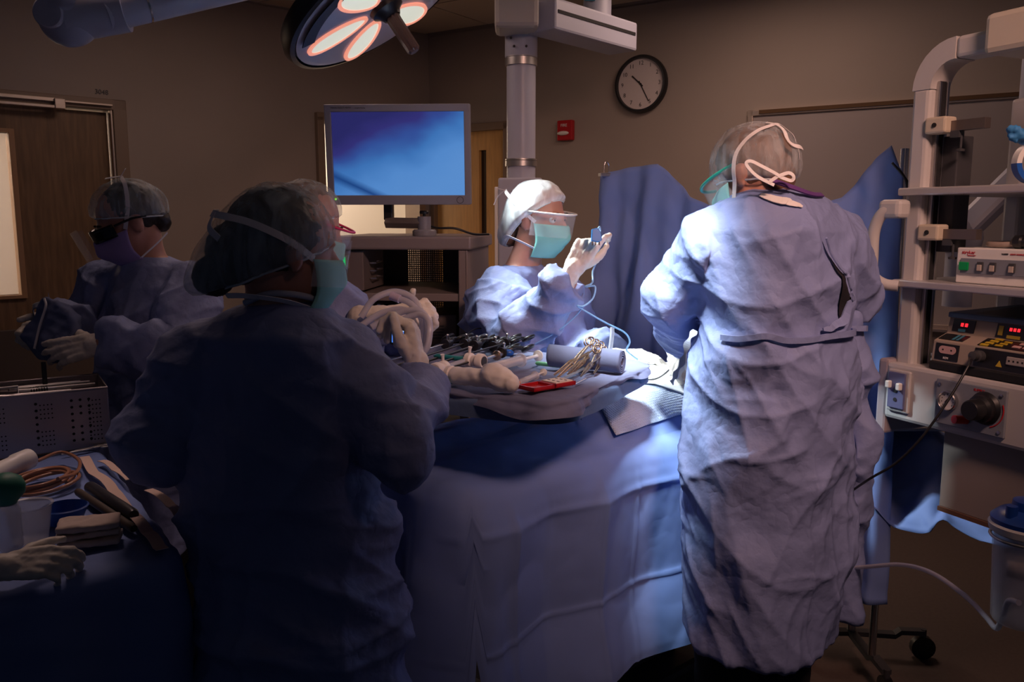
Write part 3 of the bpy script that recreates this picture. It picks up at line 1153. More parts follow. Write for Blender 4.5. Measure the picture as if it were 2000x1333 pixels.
# elbow and head arm
mb = MB(MTW)
pts = []
for k in range(9):
    a = math.pi - k * math.pi / 16
    pts.append((0.12 + 0.0925 * math.cos(a), 0.045, 1.830 + 0.092 * math.sin(a)))
V, F = [], []
for (x, y, z) in pts:
    a = math.atan2(z - 1.830, x - 0.12)
    for rr, yy in ((-0.027, -0.0375), (0.027, -0.0375), (0.027, 0.0375), (-0.027, 0.0375)):
        V.append(Vector((x + math.cos(a) * rr, y + yy, z + math.sin(a) * rr)))
for i in range(8):
    for j in range(4):
        F.append((i * 4 + j, i * 4 + 4 + j, i * 4 + 4 + (j + 1) % 4, i * 4 + (j + 1) % 4))
F += [(0, 1, 2, 3), (35, 34, 33, 32)]
mb.add(V, F)
obj('elbow', mb, M_tow, tow, smooth=40)
tbox('head_arm', (0.31, 0.045, 1.922), (0.38, 0.075, 0.054), M_tow, bevel=0.010)
tbox('head_cover', (0.34, 0.045, 1.930), (0.24, 0.15, 0.095), mat('head_cover_cream', (0.54, 0.49, 0.41), 0.5), bevel=0.014)
# clamps with bars
for z in (1.735, 1.462):
    cl = tbox('rail_clamp', (0.083, 0.02, z), (0.062, 0.045, 0.042), M_towy, bevel=0.006)
    mb = MB(MTW)
    mb.lathe([(0.006, 0), (0.006, 0.003), (0.001, 0.003)], 12, mtx(frame((0, 0, 1), (0, -1, 0)), (0.083, -0.0025, z)))
    obj('clamp_screw', mb, M_blackm, cl)
    mb = MB(MTW)
    mb.box((0.16, 0.03, z - 0.004), (0.095, 0.022, 0.026))
    obj('clamp_bar', mb, mat('bar_bronze', (0.20, 0.165, 0.145), 0.35, 0.7), cl, smooth=0, bevel=0.001)
    mb = MB(MTW)
    mb.box((0.125, 0.03, z - 0.025), (0.026, 0.02, 0.016))
    mb.cyl((0.138, 0.03, z - 0.03), (0.138, 0.03, z - 0.062), 0.003, n=8)
    mb.lathe([(0.001, 0), (0.010, 0), (0.011, 0.005), (0.001, 0.008)], 14, Matrix.Translation((0.138, 0.03, z - 0.068)))
    obj('clamp_knob', mb, M_dark, cl, smooth=30)
tbox('mount_plate', (0.085, 0.09, 1.56), (0.045, 0.06, 0.30), M_dark, bevel=0.003)
# steel shelves
for z in (1.568, 1.325):
    mb = MB(MTW)
    mb.box((0.27, 0.21, z), (0.545, 0.46, 0.020))
    obj('steel_shelf', mb, mat('shelf_steel', (0.56, 0.54, 0.54), 0.32, 0.45), tow, smooth=0, bevel=0.004)
# grab handle on the outer side
mb = MB(MTW)
hp = [(0.02, -0.03, 1.525), (-0.02, -0.045, 1.515), (-0.043, -0.05, 1.47), (-0.045, -0.05, 1.40), (-0.040, -0.05, 1.345), (-0.010, -0.04, 1.322), (0.02, -0.02, 1.318)]
mb.tube(spline(hp, 6), 0.0155, 14)
obj('grab_handle', mb, M_tow, tow, smooth=60)
tbox('handle_boss', (0.0, -0.03, 1.523), (0.07, 0.05, 0.05), M_tow, bevel=0.012)
# base module with outlet and gas panel
tbox('base_module', (0.27, 0.21, 1.030), (0.545, 0.46, 0.155), M_tow, bevel=0.010)
tbox('base_end_cover', (-0.012, 0.15, 1.010), (0.035, 0.34, 0.21), mat('end_cover', (0.36, 0.31, 0.33), 0.45), bevel=0.008)
ot = tbox('outlet_frame', (0.048, -0.024, 1.035), (0.070, 0.010, 0.115), M_tow, bevel=0.004)
op = tbox('outlet_plate', (0.046, -0.031, 1.037), (0.052, 0.008, 0.098), mat('outlet_blue', (0.12, 0.13, 0.26), 0.45), ot, bevel=0.002)
for x, z in ((0.026, 1.052), (0.060, 1.050)):
    tbox('outlet_lever', (x, -0.040, z), (0.013, 0.014, 0.020), M_white, ot, bevel=0.003)
for z in (1.036, 1.012):
    mb = MB(MTW)
    mb.lathe([(0.0055, 0), (0.0055, 0.002), (0.001, 0.002)], 12, mtx(frame((0, 0, 1), (0, -1, 0)), (0.046, -0.0345, z)))
    obj('outlet_port', mb, M_blackm, ot)
gp = tbox('gas_panel', (0.258, -0.024, 1.033), (0.190, 0.008, 0.116), M_towgrey, bevel=0.002)
FR = frame((0, 0, 1), (0, -1, 0))               # local Z faces the viewer
for x in (0.175, 0.341):
    for z in (0.988, 1.078):
        mb = MB(MTW)
        mb.lathe([(0.005, 0), (0.0045, 0.003), (0.001, 0.0035)], 10, mtx(FR, (x, -0.028, z)))
        obj('panel_screw', mb, M_steel, gp)
mb = MB(MTW)
mb.lathe([(0.0245, 0), (0.0255, 0.003), (0.0255, 0.013), (0.0235, 0.015), (0.0215, 0.012), (0.0215, 0.004)], 36, mtx(FR, (0.205, -0.028, 1.040)))
ga_ = obj('gauge_ring', mb, M_steel, gp, smooth=35)
mb = MB(MTW)
mb.lathe([(0.022, 0.004), (0.022, 0.009), (0.001, 0.009)], 30, mtx(FR, (0.205, -0.028, 1.040)))
obj('gauge_dial', mb, M_white, ga_, smooth=30)
mb = MB(MTW)
mb.ribbon([(0.198, -0.0385, 1.030), (0.214, -0.0385, 1.055)], 0.002, 0.001, (0, -1, 0))
mb.ribbon([(0.200, -0.0385, 1.034), (0.207, -0.0385, 1.044)], 0.006, 0.001, (0, -1, 0))
obj('gauge_needle', mb, M_dark, ga_, smooth=0)
for k in range(9):
    a = math.radians(225 - k * 33)
    mb = MB(MTW)
    cx, cz = 0.205 + 0.0165 * math.cos(a), 1.040 + 0.0165 * math.sin(a)
    mb.box((cx, -0.0377, cz), (0.0016, 0.0008, 0.003))
    obj('gauge_mark', mb, M_dark, ga_, smooth=0)
mb = MB(MTW)
mb.lathe([(0.040, 0), (0.041, 0.003), (0.034, 0.010), (0.033, 0.024), (0.026, 0.030), (0.025, 0.055), (0.022, 0.060), (0.001, 0.060)], 32, mtx(FR, (0.302, -0.028, 1.040)))
obj('regulator_knob', mb, M_black, gp, smooth=35)
mb = MB(MTW)
mb.cyl((0.255, -0.028, 1.000), (0.245, -0.062, 1.003), 0.0105, n=18)
obj('red_button', mb, mat('button_red', (0.65, 0.015, 0.01), 0.35), gp, smooth=35)
mb = MB(MTW)
mb.tube([(0.302 + 0.047 * math.cos(math.radians(a)), -0.0285, 1.040 + 0.047 * math.sin(math.radians(a))) for a in range(-70, 21, 10)], 0.0016, 6)
obj('red_arc_mark', mb, M_red, gp)
text_part('panel_lettering', 'SUPPLY', 0.009, MTW @ mtx(FR, (0.270, -0.0285, 1.079)) @ Matrix.Rotation(0, 4, 'Z') if False else MTW @ mtx(Matrix(((1, 0, 0), (0, 0, -1), (0, 1, 0))), (0.268, -0.0285, 1.080)), M_red, gp)
# grey lower skirt panel hanging beneath the base module
tbox('lower_panel', (0.36, 0.03, 0.845), (0.40, 0.02, 0.21), mat('lower_panel_grey', (0.30, 0.25, 0.22), 0.55), bevel=0.003)
tbox('lower_panel_edge', (0.36, 0.03, 0.735), (0.40, 0.03, 0.012), mat('edge_brown', (0.16, 0.08, 0.05), 0.6), bevel=0)

MTX = MTW @ Matrix(((1, 0, 0, 0), (0, 0, -1, 0), (0, 1, 0, 0), (0, 0, 0, 1)))     # text plane: x right, y up, facing -y

# ------------------------------------------------ light console on the middle shelf
con = thing('light_source_console', 'white console with green power button on the middle steel shelf', 'console')
x0, x1, z0, z1, yf = 0.158, 0.50, 1.336, 1.425, 0.02
tbox('case', ((x0 + x1) / 2, yf + 0.16, (z0 + z1) / 2), (x1 - x0, 0.32, z1 - z0), M_white, con, bevel=0.003)
pn = tbox('control_strip', ((x0 + x1) / 2 + 0.005, yf - 0.002, 1.380), (x1 - x0 - 0.02, 0.006, 0.038), M_towgrey, con, bevel=0.001)
tbox('power_button', (x0 + 0.026, yf - 0.006, 1.379), (0.025, 0.008, 0.021), mat('button_green', (0.0, 0.20, 0.05), 0.3, emit=((0, 0.5, 0.1), 0.05)), con, bevel=0.002)
for x in (0.071, 0.104, 0.153, 0.205):
    k = tbox('push_button', (x0 + x, yf - 0.006, 1.380), (0.015, 0.008, 0.023), M_dark, con, bevel=0.001)
    tbox('button_cap', (x0 + x, yf - 0.0105, 1.377), (0.012, 0.004, 0.015), mat('button_cap', (0.50, 0.42, 0.36), 0.5), k, bevel=0.001)
text_part('maker_lettering', 'stryker', 0.0125, MTX @ Matrix.Translation((x0 + 0.014, 1.4135, -yf + 0.0005)), M_red, con)
text_part('small_lettering', 'ENDOSCOPY', 0.0038, MTX @ Matrix.Translation((x0 + 0.030, 1.4055, -yf + 0.0005)), M_red, con)
text_part('model_lettering', 'X6000', 0.0062, MTX @ Matrix.Translation((x0 + 0.120, 1.4125, -yf + 0.0005)), M_dark, con)
text_part('small_lettering', 'LIGHT SOURCE', 0.0050, MTX @ Matrix.Translation((x0 + 0.142, 1.4125, -yf + 0.0005)), M_red, con)

# light cable with black plug lying on the console
lc = thing('light_guide_cable', 'tan light cable with black plug lying on the white console', 'cable')
mb = MB(MTW)
mb.tube(spline([(0.175, 0.16, 1.433), (0.20, 0.08, 1.434), (0.25, 0.06, 1.434), (0.285, 0.06, 1.437)], 8), 0.007, 10)
mb.tube(spline([(0.175, 0.16, 1.433), (0.18, 0.22, 1.433), (0.24, 0.25, 1.433), (0.34, 0.20, 1.433)], 8), 0.007, 10)
obj('cable', mb, mat('cable_tan', (0.42, 0.33, 0.27), 0.5), lc, smooth=60)
mb = MB(MTW)
mb.lathe([(0.006, 0), (0.010, 0.002), (0.0165, 0.010), (0.0165, 0.026), (0.012, 0.030), (0.0135, 0.036), (0.0135, 0.060), (0.001, 0.062)], 20, mtx(frame((0, 0, 1), (1, 0, 0.02)), (0.275, 0.06, 1.442)))
obj('plug', mb, M_black, lc, smooth=35)

# ------------------------------------------------ electrosurgical unit on the base module
esu = thing('electrosurgical_unit', 'black topped electrosurgical unit with red digits on the tower base', 'medical device')
M_esu = mat('esu_tan', (0.36, 0.29, 0.23), 0.5)
M_esublue = mat('esu_blue_edge', (0.10, 0.16, 0.25), 0.4)
ex0, ex1, ez0 = 0.125, 0.53, 1.109
# stepped side profile (y depth, z): front foot, lower front, sloping deck, upper front, lid
prof = [(-0.005, 0.0), (-0.005, 0.020), (-0.008, 0.022), (-0.002, 0.075), (0.045, 0.092), (0.055, 0.135), (0.33, 0.142), (0.33, 0.0)]


def esu_block(name, xa, xb, pr, m):
    mb = MB(MTW)
    R = Matrix(((0, 0, 1), (1, 0, 0), (0, 1, 0)))    # profile (y,z) extruded along x
    mb.prism(pr, xb - xa, mtx(R, (xa, 0, ez0)))
    return obj(name, mb, m, esu, smooth=0, bevel=0.003)


esu_block('case', ex0, ex1, [(y + 0.002, z) for y, z in prof], M_esu)
esu_block('base_band', ex0 - 0.002, ex1, [(-0.011, 0.0), (-0.011, 0.021), (0.33, 0.021), (0.33, 0.0)], M_blackm)
esu_block('lid', ex0 - 0.003, ex1, [(0.050, 0.132), (0.052, 0.146), (0.34, 0.153), (0.34, 0.136)], M_esublue)
esu_block('lid_top', ex0 + 0.05, ex1, [(0.056, 0.1455), (0.34, 0.1605), (0.34, 0.150), (0.056, 0.140)], M_black)


def onface(y0, z0, y1, z1, x, t):
    """matrix of a patch on the sloping face between profile points, text plane x right / y up-slope"""
    a, b_ = Vector((0, y0, z0)), Vector((0, y1, z1))
    e = (b_ - a).normalized()
    n = Vector((1, 0, 0)).cross(e)
    p = a.lerp(b_, t)
    return MTW @ mtx(Matrix((V3(1, 0, 0), e, n)).transposed(), (x, p.y, ez0 + p.z))


LOW = (-0.006, 0.022, 0.0, 0.075)
DECK = (0.0, 0.075, 0.047, 0.092)
UP = (0.047, 0.092, 0.057, 0.135)


def patch(name, face, x, t, w, h, m, parent=None, th=0.002):
    mb = MB(onface(*face, x, t))
    mb.box((0, 0, th / 2), (w, h, th))
    return obj(name, mb, m, parent if parent is not None else esu, smooth=0)


M_led = mat('red_digits', (0.6, 0.0, 0.0), 0.3, emit=((1.0, 0.02, 0.03), 1.6))
M_yel = mat('yellow_key', (0.55, 0.38, 0.03), 0.5)
M_pinkkey = mat('pink_key', (0.55, 0.34, 0.32), 0.5)
M_cyan = mat('cyan_key', (0.05, 0.20, 0.28), 0.5)
w1 = patch('display_window', UP, 0.170, 0.5, 0.062, 0.032, M_black)
for i in range(2):
    patch('digit', UP, 0.166 + 0.012 * i, 0.55, 0.007, 0.009, M_led, w1, 0.0035)
patch('display_key', UP, 0.168, 0.22, 0.020, 0.007, M_cyan, w1, 0.0035)
patch('deck_label', DECK, 0.166, 0.5, 0.068, 0.032, M_black)
for i in range(2):
    patch('label_stripe', DECK, 0.172 + 0.012 * i, 0.5, 0.006, 0.030, M_cyan, None, 0.003)
sk = patch('socket_plate', LOW, 0.168, 0.5, 0.066, 0.042, M_black)
mb = MB(onface(*LOW, 0.170, 0.60))
poly = [(0.014 * (1 if math.cos(a) > 0 else -1) + 0.010 * math.cos(a), 0.010 * math.sin(a)) for a in [2 * math.pi * k / 24 + 0.05 for k in range(24)]]
mb.prism(poly, 0.004)
so = obj('monopolar_socket', mb, M_pinkkey, sk, smooth=0)
for i in (-1, 1):
    patch('socket_hole', LOW, 0.170 + 0.012 * i, 0.60, 0.004, 0.004, M_blackm, so, 0.0046)
text_part('socket_lettering', 'REM', 0.008, onface(*LOW, 0.160, 0.2) @ Matrix.Translation((0, 0, 0.0025)), mat('letter_white', (.75, .7, .68), .6), sk)
w2 = patch('display_window', UP, 0.335, 0.5, 0.15, 0.034, M_black)
patch('display_key', UP, 0.272, 0.5, 0.012, 0.024, M_yel, w2, 0.0035)
for i in range(3):
    patch('digit', UP, 0.297 + 0.010 * i, 0.62, 0.006, 0.008, M_led, w2, 0.0035)
patch('display_key', UP, 0.307, 0.2, 0.034, 0.008, M_yel, w2, 0.0035)
kp = patch('key_panel', DECK, 0.33, 0.5, 0.17, 0.042, M_black)
for i in range(4):
    patch('mode_key', DECK, 0.262 + 0.005 * i, 0.14 + 0.24 * i, 0.020, 0.0085, M_yel, kp, 0.004)
for i in range(3):
    patch('mode_key', DECK, 0.296 + 0.005 * i, 0.25 + 0.22 * i, 0.018, 0.0070, M_yel, kp, 0.004)
for i in range(2):
    for j in range(2):
        patch('mode_key', DECK, 0.338 + 0.026 * i + 0.008 * j, 0.35 + 0.35 * j, 0.019, 0.010, M_pinkkey, kp, 0.004)
jp = patch('jack_plate', LOW, 0.33, 0.5, 0.17, 0.046, M_black)
mb = MB(onface(*LOW, 0.262, 0.55))
mb.lathe([(0.013, 0), (0.0145, 0.002), (0.0145, 0.018), (0.011, 0.020), (0.011, 0.034), (0.001, 0.036)], 20)
obj('plug', mb, M_dark, jp, smooth=35)
mb = MB(onface(*LOW, 0.360, 0.55))
mb.box((0, 0, 0.003), (0.060, 0.020, 0.006))
oj = obj('bipolar_socket', mb, mat('socket_grey', (0.35, 0.31, 0.29), 0.5), jp, smooth=0, bevel=0.002)
for i in range(5):
    patch('socket_hole', LOW, 0.338 + 0.011 * i, 0.55, 0.004, 0.004, M_blackm, oj, 0.0066)
mb = MB(onface(*LOW, 0.312, 0.32))
mb.prism([(-0.008, -0.006), (0.008, -0.006), (0, 0.009)], 0.003)
obj('warning_triangle', mb, M_yel, jp, smooth=0)

# black cable hanging from the plug
p0 = MTW @ V3(0.262, -0.045, ez0 + 0.05)
cab = tag(obj('pencil_cable', MB().tube(spline([p0, pt(1893, 712, 2.0), pt(1850, 785, 1.98), pt(1800, 855, 1.98), pt(1750, 905, 2.0), pt(1700, 935, 2.04), pt(1660, 962, 2.15)], 8), 0.0032, 8), M_black, smooth=60),
          'thin black cable hanging from the electrosurgical unit plug', 'cable')

# ring shaped headlight strap / mask ring on top shelf: white ring with a blue band
ring = thing('tape_ring', 'white ring with blue band standing on the top steel shelf', 'ring')
rc = pt(2022, 318, 2.02)
zr = Matrix((V3(1, 0, 0), V3(0, 0, 1), V3(0, -1, 0))).transposed()


def ring_arc(a0, a1, r0, r1, th):
    V, F = [], []
    n = 40
    for i in range(n + 1):
        a = math.radians(a0 + (a1 - a0) * i / n)
        for r, t in ((r0, -th), (r1, -th), (r1, th), (r0, th)):
            V.append(rc + zr @ Vector((r * math.cos(a), r * math.sin(a), t)))
    for i in range(n):
        for j in range(4):
            F.append((i * 4 + j, i * 4 + 4 + j, i * 4 + 4 + (j + 1) % 4, i * 4 + (j + 1) % 4))
    return V, F


rad = rc.z - 1.578
for nm, a0, a1, m_ in (('white_band', 10, 182, M_white), ('blue_band', 182, 290, M_blue), ('white_band', 290, 370, M_white)):
    mb = MB()
    mb.add(*ring_arc(a0, a1, rad * 0.76, rad, 0.012))
    obj(nm, mb, m_, ring, smooth=30)
mb = MB()
mb.ell(pt(1990, 262, 2.02), (0.030, 0.02, 0.014), Matrix.Rotation(0.6, 3, 'Y'), 14, 8)
mb.ell(pt(1976, 270, 2.02), (0.014, 0.012, 0.007), Matrix.Rotation(0.6, 3, 'Y'), 12, 8)
mm = crumple(fuse(mb, 0.004, 1), 0.006, 60, (1, 1, 1))
tag(link('blue_cloth_tie', mm, mat('tie_blue', (0.04, 0.22, 0.50), 0.7), None, smooth=60), 'small crumpled bright blue cloth on the rim of the white ring', 'cloth')

# grey spring arm of another pendant behind the tower
sa_ = thing('pendant_spring_arm', 'pale grey slanting spring arm behind the tower shelves', 'pendant arm')
mb = MB()
mb.tube([pt(1878, 455, 3.1), pt(2010, 325, 3.1)], 0.062, 4)
obj('arm_shell', mb, M_boom, sa_, smooth=0, bevel=0.02)
mb = MB()
mb.ell(pt(1878, 465, 3.1), (0.075, 0.06, 0.075), None, 20, 12)
mb.cyl(pt(1878, 465, 3.1), pt(1878, 465, 3.1) + V3(0, 0, -0.25), 0.05, n=20)
obj('elbow', mb, M_boom, sa_, smooth=60)
mb = MB()
mb.cyl(pt(2010, 325, 3.1), V3(pt(2010, 325, 3.1).x, 3.1, CEIL), 0.05, n=20)
obj('drop_tube', mb, M_boom, sa_, smooth=60)

# ================================================================== PEOPLE
M_skin2 = M_skin
M_iris = mat('iris', (0.06, 0.035, 0.02), 0.15)
M_eye = mat('eyeball', (0.80, 0.77, 0.74), 0.2)
M_brow = mat('eyebrow', (0.05, 0.028, 0.018), 0.8)
M_pants = mat('black_trousers', (0.006, 0.006, 0.008), 0.85)
M_shoe = mat('black_shoe', (0.010, 0.010, 0.011), 0.5)
M_shield = mat('eye_shield', (0.88, 0.92, 0.96), 0.05, alpha=0.20)


def head_frame(hf, hu):
    y = Vector(hf).normalized()
    z = Vector(hu)
    z = (z - y * z.dot(y)).normalized()
    return Matrix((y.cross(z), y, z)).transposed()


def add_head(mb, M, neck):
    """skull, jaw, nose, ears and neck in the head frame M (x right, y forward, z up, metres)"""
    R = M.to_3x3()

    def E(c, r):
        mb.ell(M @ Vector(c), r, R, 24, 16)
    E((0, -0.012, 0.030), (0.074, 0.094, 0.086))
    E((0, 0.022, -0.028), (0.064, 0.068, 0.086))
    E((0, 0.040, -0.078), (0.042, 0.046, 0.036))
    E((0, 0.078, 0.020), (0.046, 0.016, 0.012))
    for s in (-1, 1):
        E((0.038 * s, 0.050, -0.034), (0.022, 0.022, 0.022))
        E((0.076 * s, -0.008, -0.012), (0.008, 0.018, 0.030))
        E((0.080 * s, -0.012, 0.004), (0.008, 0.018, 0.014))
    mb.tube([M @ Vector((0, 0.080, 0.022)), M @ Vector((0, 0.100, -0.006)), M @ Vector((0, 0.112, -0.026)), M @ Vector((0, 0.088, -0.040))], [0.008, 0.010, 0.014, 0.010], 10)
    E((0, 0.084, -0.062), (0.026, 0.014, 0.007))
    E((0, 0.083, -0.072), (0.022, 0.013, 0.007))
    nk = Vector(neck)
    a = M @ Vector((0, -0.020, -0.050))
    mb.caps_chain([a, a.lerp(nk, 0.5), nk, nk + (nk - a).normalized() * 0.06], [0.054, 0.053, 0.060, 0.075], 18)


def ring(c, a, b, f, n=36, e=0.9):
    f = Vector((f[0], f[1], 0)).normalized()
    r = Vector((f.y, -f.x, 0))
    out = []
    for i in range(n):
        t = 2 * math.pi * i / n
        cx, sx = math.cos(t), math.sin(t)
        out.append(Vector(c) + r * (a * math.copysign(abs(cx) ** e, cx)) + f * (b * math.copysign(abs(sx) ** e, sx)))
    return out


FING = {  # knuckle x, y ; lengths ; radius
    'i': (0.027, 0.088, (0.043, 0.026, 0.022), 0.0092),
    'm': (0.008, 0.092, (0.047, 0.030, 0.023), 0.0095),
    'r': (-0.011, 0.087, (0.043, 0.028, 0.022), 0.0090),
    'p': (-0.029, 0.077, (0.034, 0.021, 0.019), 0.0080)}


def hand_mesh(wrist, ydir, back, side, curls, thumb=((0.75, 0.62, -0.25), (0.45, 0.85, -0.30), (0.25, 0.9, -0.35)), cuff=0.075, scale=1.0, spread=4.0, cuffdir=None):
    """gloved hand: local x to the thumb, y to the finger tips, z out of the back of the hand"""
    y = Vector(ydir).normalized()
    z = Vector(back)
    z = (z - y * z.dot(y)).normalized()
    x = y.cross(z) * side
    M = Matrix.Translation(Vector(wrist)) @ Matrix((x, y, z)).transposed().to_4x4() @ Matrix.Scale(scale, 4)
    mb = MB()
    T = lambda p: M @ Vector(p)
    k = scale
    for key in 'imrp':
        kx, ky, L, r = FING[key]
        mb.caps_chain([T((kx * 0.55, 0.0, 0)), T((kx * 0.8, ky * 0.5, 0.002)), T((kx, ky, 0.002))], [0.016 * k, 0.0145 * k, 0.0118 * k], 12)
        c = curls[key]
        p = Vector((kx, ky, 0.002))
        ang = 0.0
        sp = math.radians({'i': 1.0, 'm': 0.2, 'r': -0.6, 'p': -1.5}[key] * spread)
        pts, rr = [T(p)], [r * 1.12 * k]
        for j in range(3):
            ang += math.radians(c[j])
            dvec = Vector((math.sin(sp) * math.cos(ang), math.cos(sp) * math.cos(ang), -math.sin(ang)))
            p = p + dvec * L[j]
            pts.append(T(p))
            rr.append(r * (1.04, 0.97, 0.86)[j] * k)
        mb.caps_chain(pts, rr, 12)
    mb.ell(T((0.0, 0.048, -0.006)), (0.036 * k, 0.042 * k, 0.014 * k), Matrix((x, y, z)).transposed(), 20, 12)
    p = Vector((0.016, 0.018, -0.008))
    pts, rr = [T(p)], [0.0155 * k]
    for dv, L, r in zip(thumb, (0.046, 0.034, 0.026), (0.0135, 0.0108, 0.0090)):
        p = p + Vector(dv).normalized() * L
        pts.append(T(p))
        rr.append(r * k)
    mb.caps_chain(pts, rr, 12)
    if cuff:
        w = Vector(wrist)
        e = w - (Vector(cuffdir).normalized() if cuffdir is not None else y) * cuff
        mb.caps_chain([w + y * 0.012, w.lerp(e, 0.35), e], [0.027 * k, 0.029 * k, 0.036 * k], 18)
    me = fuse(mb, 0.0032, 3)
    crumple(me, 0.0022, 42, (1, 1, 1), 3.0)
    return me


FIST = {k: (70, 80, 45) for k in 'imrp'}
GRIP = {k: (45, 60, 35) for k in 'imrp'}
EASY = {'i': (18, 22, 14), 'm': (22, 26, 16), 'r': (26, 28, 18), 'p': (28, 28, 18)}


def cap_mesh(M, c, r, tilt=20, cover=112, pleat=0.035, nu=96, nv=30, seed=0.0, bun=None):
    """bouffant cap: gathered dome in the head frame, axis tilted backwards"""
    R = M.to_3x3() @ Matrix.Rotation(math.radians(tilt), 3, 'X')
    C = M @ Vector(c)
    th = [math.radians(cover) * j / nv for j in range(nv + 1)]
    P = []
    for j, t in enumerate(th):
        v = j / nv
        for i in range(nu):
            ph = 2 * math.pi * i / nu
            P.append((math.sin(t) * math.cos(ph), math.sin(t) * math.sin(ph), math.cos(t), v, ph))
    P = np.array(P)
    n1 = noise3(P[:, :3] * 3.0 + seed)
    pl = np.abs(noise3(np.stack([np.cos(P[:, 4]) * 5.5, np.sin(P[:, 4]) * 5.5, P[:, 3] * 1.4 + seed], 1)))
    s = 1 + 0.05 * n1 + pleat * (0.35 - pl) * (0.4 + P[:, 3])
    s *= np.where(P[:, 3] > 0.93, 1 - (P[:, 3] - 0.93) * 1.6, 1.0)
    D = P[:, :3] * s[:, None]
    V = []
    for d_ in D:
        p = Vector((d_[0] * r[0], d_[1] * r[1], d_[2] * r[2]))
        w = C + R @ p
        if bun is not None:
            q = M @ Vector(bun[0])
            dv = (q - C).normalized()
            k = max(0.0, (w - C).normalized().dot(dv))
            w = w + dv * (bun[1] * k ** bun[2])
        V.append(w)
    F = []
    for j in range(nv):
        for i in range(nu):
            F.append((j * nu + i, j * nu + (i + 1) % nu, (j + 1) * nu + (i + 1) % nu, (j + 1) * nu + i))
    mb = MB()
    mb.add(V, F)
    rim = [V[nv * nu + i] for i in range(nu)]
    return mb, rim


def mask_mesh(M, k=1.0):
    def fn(u, v):
        a = (u * 2 - 1)
        z = -0.010 - 0.116 * v
        w = 0.0780 - 0.010 * v - 0.012 * max(0, v - 0.7)
        y = 0.099 - 0.030 * max(0, v - 0.55) * 2
        nose = 0.026 * math.exp(-(a / 0.28) ** 2) * math.exp(-((v - 0.26) / 0.28) ** 2)
        pinch = 0.012 * math.exp(-(a / 0.16) ** 2) * math.exp(-(v / 0.1) ** 2)
        ang = a * math.radians(72)
        pleat = 0.0016 * math.sin(v * math.pi * 6) * (1 - a * a)
        rad = 1.0 + 0.02 * math.sin(v * math.pi)
        return M @ Vector((math.sin(ang) * w * 1.02 * rad * k, (-0.004 + math.cos(ang) * y + nose + pinch + pleat + 0.012 * math.sin(v * math.pi)) * k, z))
    mb = MB()
    mb.grid(fn, 28, 22)
    return mb


def shield_mesh(M, z0=0.030, z1=-0.045, w=0.084, y=0.118, half=80):
    def fn(u, v):
        a = math.radians(half) * (u * 2 - 1)
        return M @ Vector((math.sin(a) * w, 0.005 + math.cos(a) * (y - 0.005) - 0.008 * v, z0 + (z1 - z0) * v))
    mb = MB()
    mb.grid(fn, 24, 4)
    return mb


def eyes(M, parent, who):
    for s in (-1, 1):
        c = Vector((0.031 * s, 0.071, 0.006))
        e = obj('eye', MB().ell(M @ c, (0.0125, 0.0125, 0.0125), None, 16, 12), M_eye, parent, smooth=180)
        obj('iris', MB().ell(M @ (c + Vector((0.001, 0.0095, 0))), (0.0055, 0.0038, 0.0055), M.to_3x3(), 12, 8), M_iris, e, smooth=180)
        lid = MB()
        lid.tube([M @ Vector((s * (0.031 + x), 0.0845 - abs(x) * 0.35, 0.0125 - (x / 0.016) ** 2 * 0.005)) for x in (-0.015, -0.008, 0, 0.008, 0.015)], 0.0028, 8)
        obj('eyelid', lid, M_skin, parent, smooth=180)
        mb = MB()
        mb.tube([M @ Vector((s * (0.030 + x), 0.091 - abs(x + 0.004) * 0.35, 0.029 - (x / 0.02) ** 2 * 0.004)) for x in (-0.018, -0.009, 0, 0.009, 0.018)], [0.002, 0.0032, 0.0036, 0.003, 0.0015], 8)
        obj('eyebrow', mb, M_brow, parent, smooth=180)


def strap(name, M, pts, w, m, parent, n=8, over=None):
    """flat tie given by head-frame points, lying on the head (or hugging the cap "over")"""
    P = spline([M @ Vector(p) for p in pts], n)
    c = M @ Vector((0, -0.01, 0.0))
    if over is not None:
        Q = []
        for p in P:
            loc, nr, _, dist = over.find_nearest(p)
            Q.append(loc + (loc - c).normalized() * 0.004 if dist < 0.03 else p)
        for _ in range(5):
            Q = [Q[0]] + [(Q[i - 1] + Q[i] * 2 + Q[i + 1]) / 4 for i in range(1, len(Q) - 1)] + [Q[-1]]
        P = Q
    mb = MB()
    mb.ribbon(P, w, 0.0012, [tuple(p - c) for p in P])
    return obj(name, mb, m, parent, smooth=0)


def sleeve_pts(sh, el, wr):
    sh, el, wr = Vector(sh), Vector(el), Vector(wr)
    return [sh, sh.lerp(el, 0.5), el, el.lerp(wr, 0.5), wr]


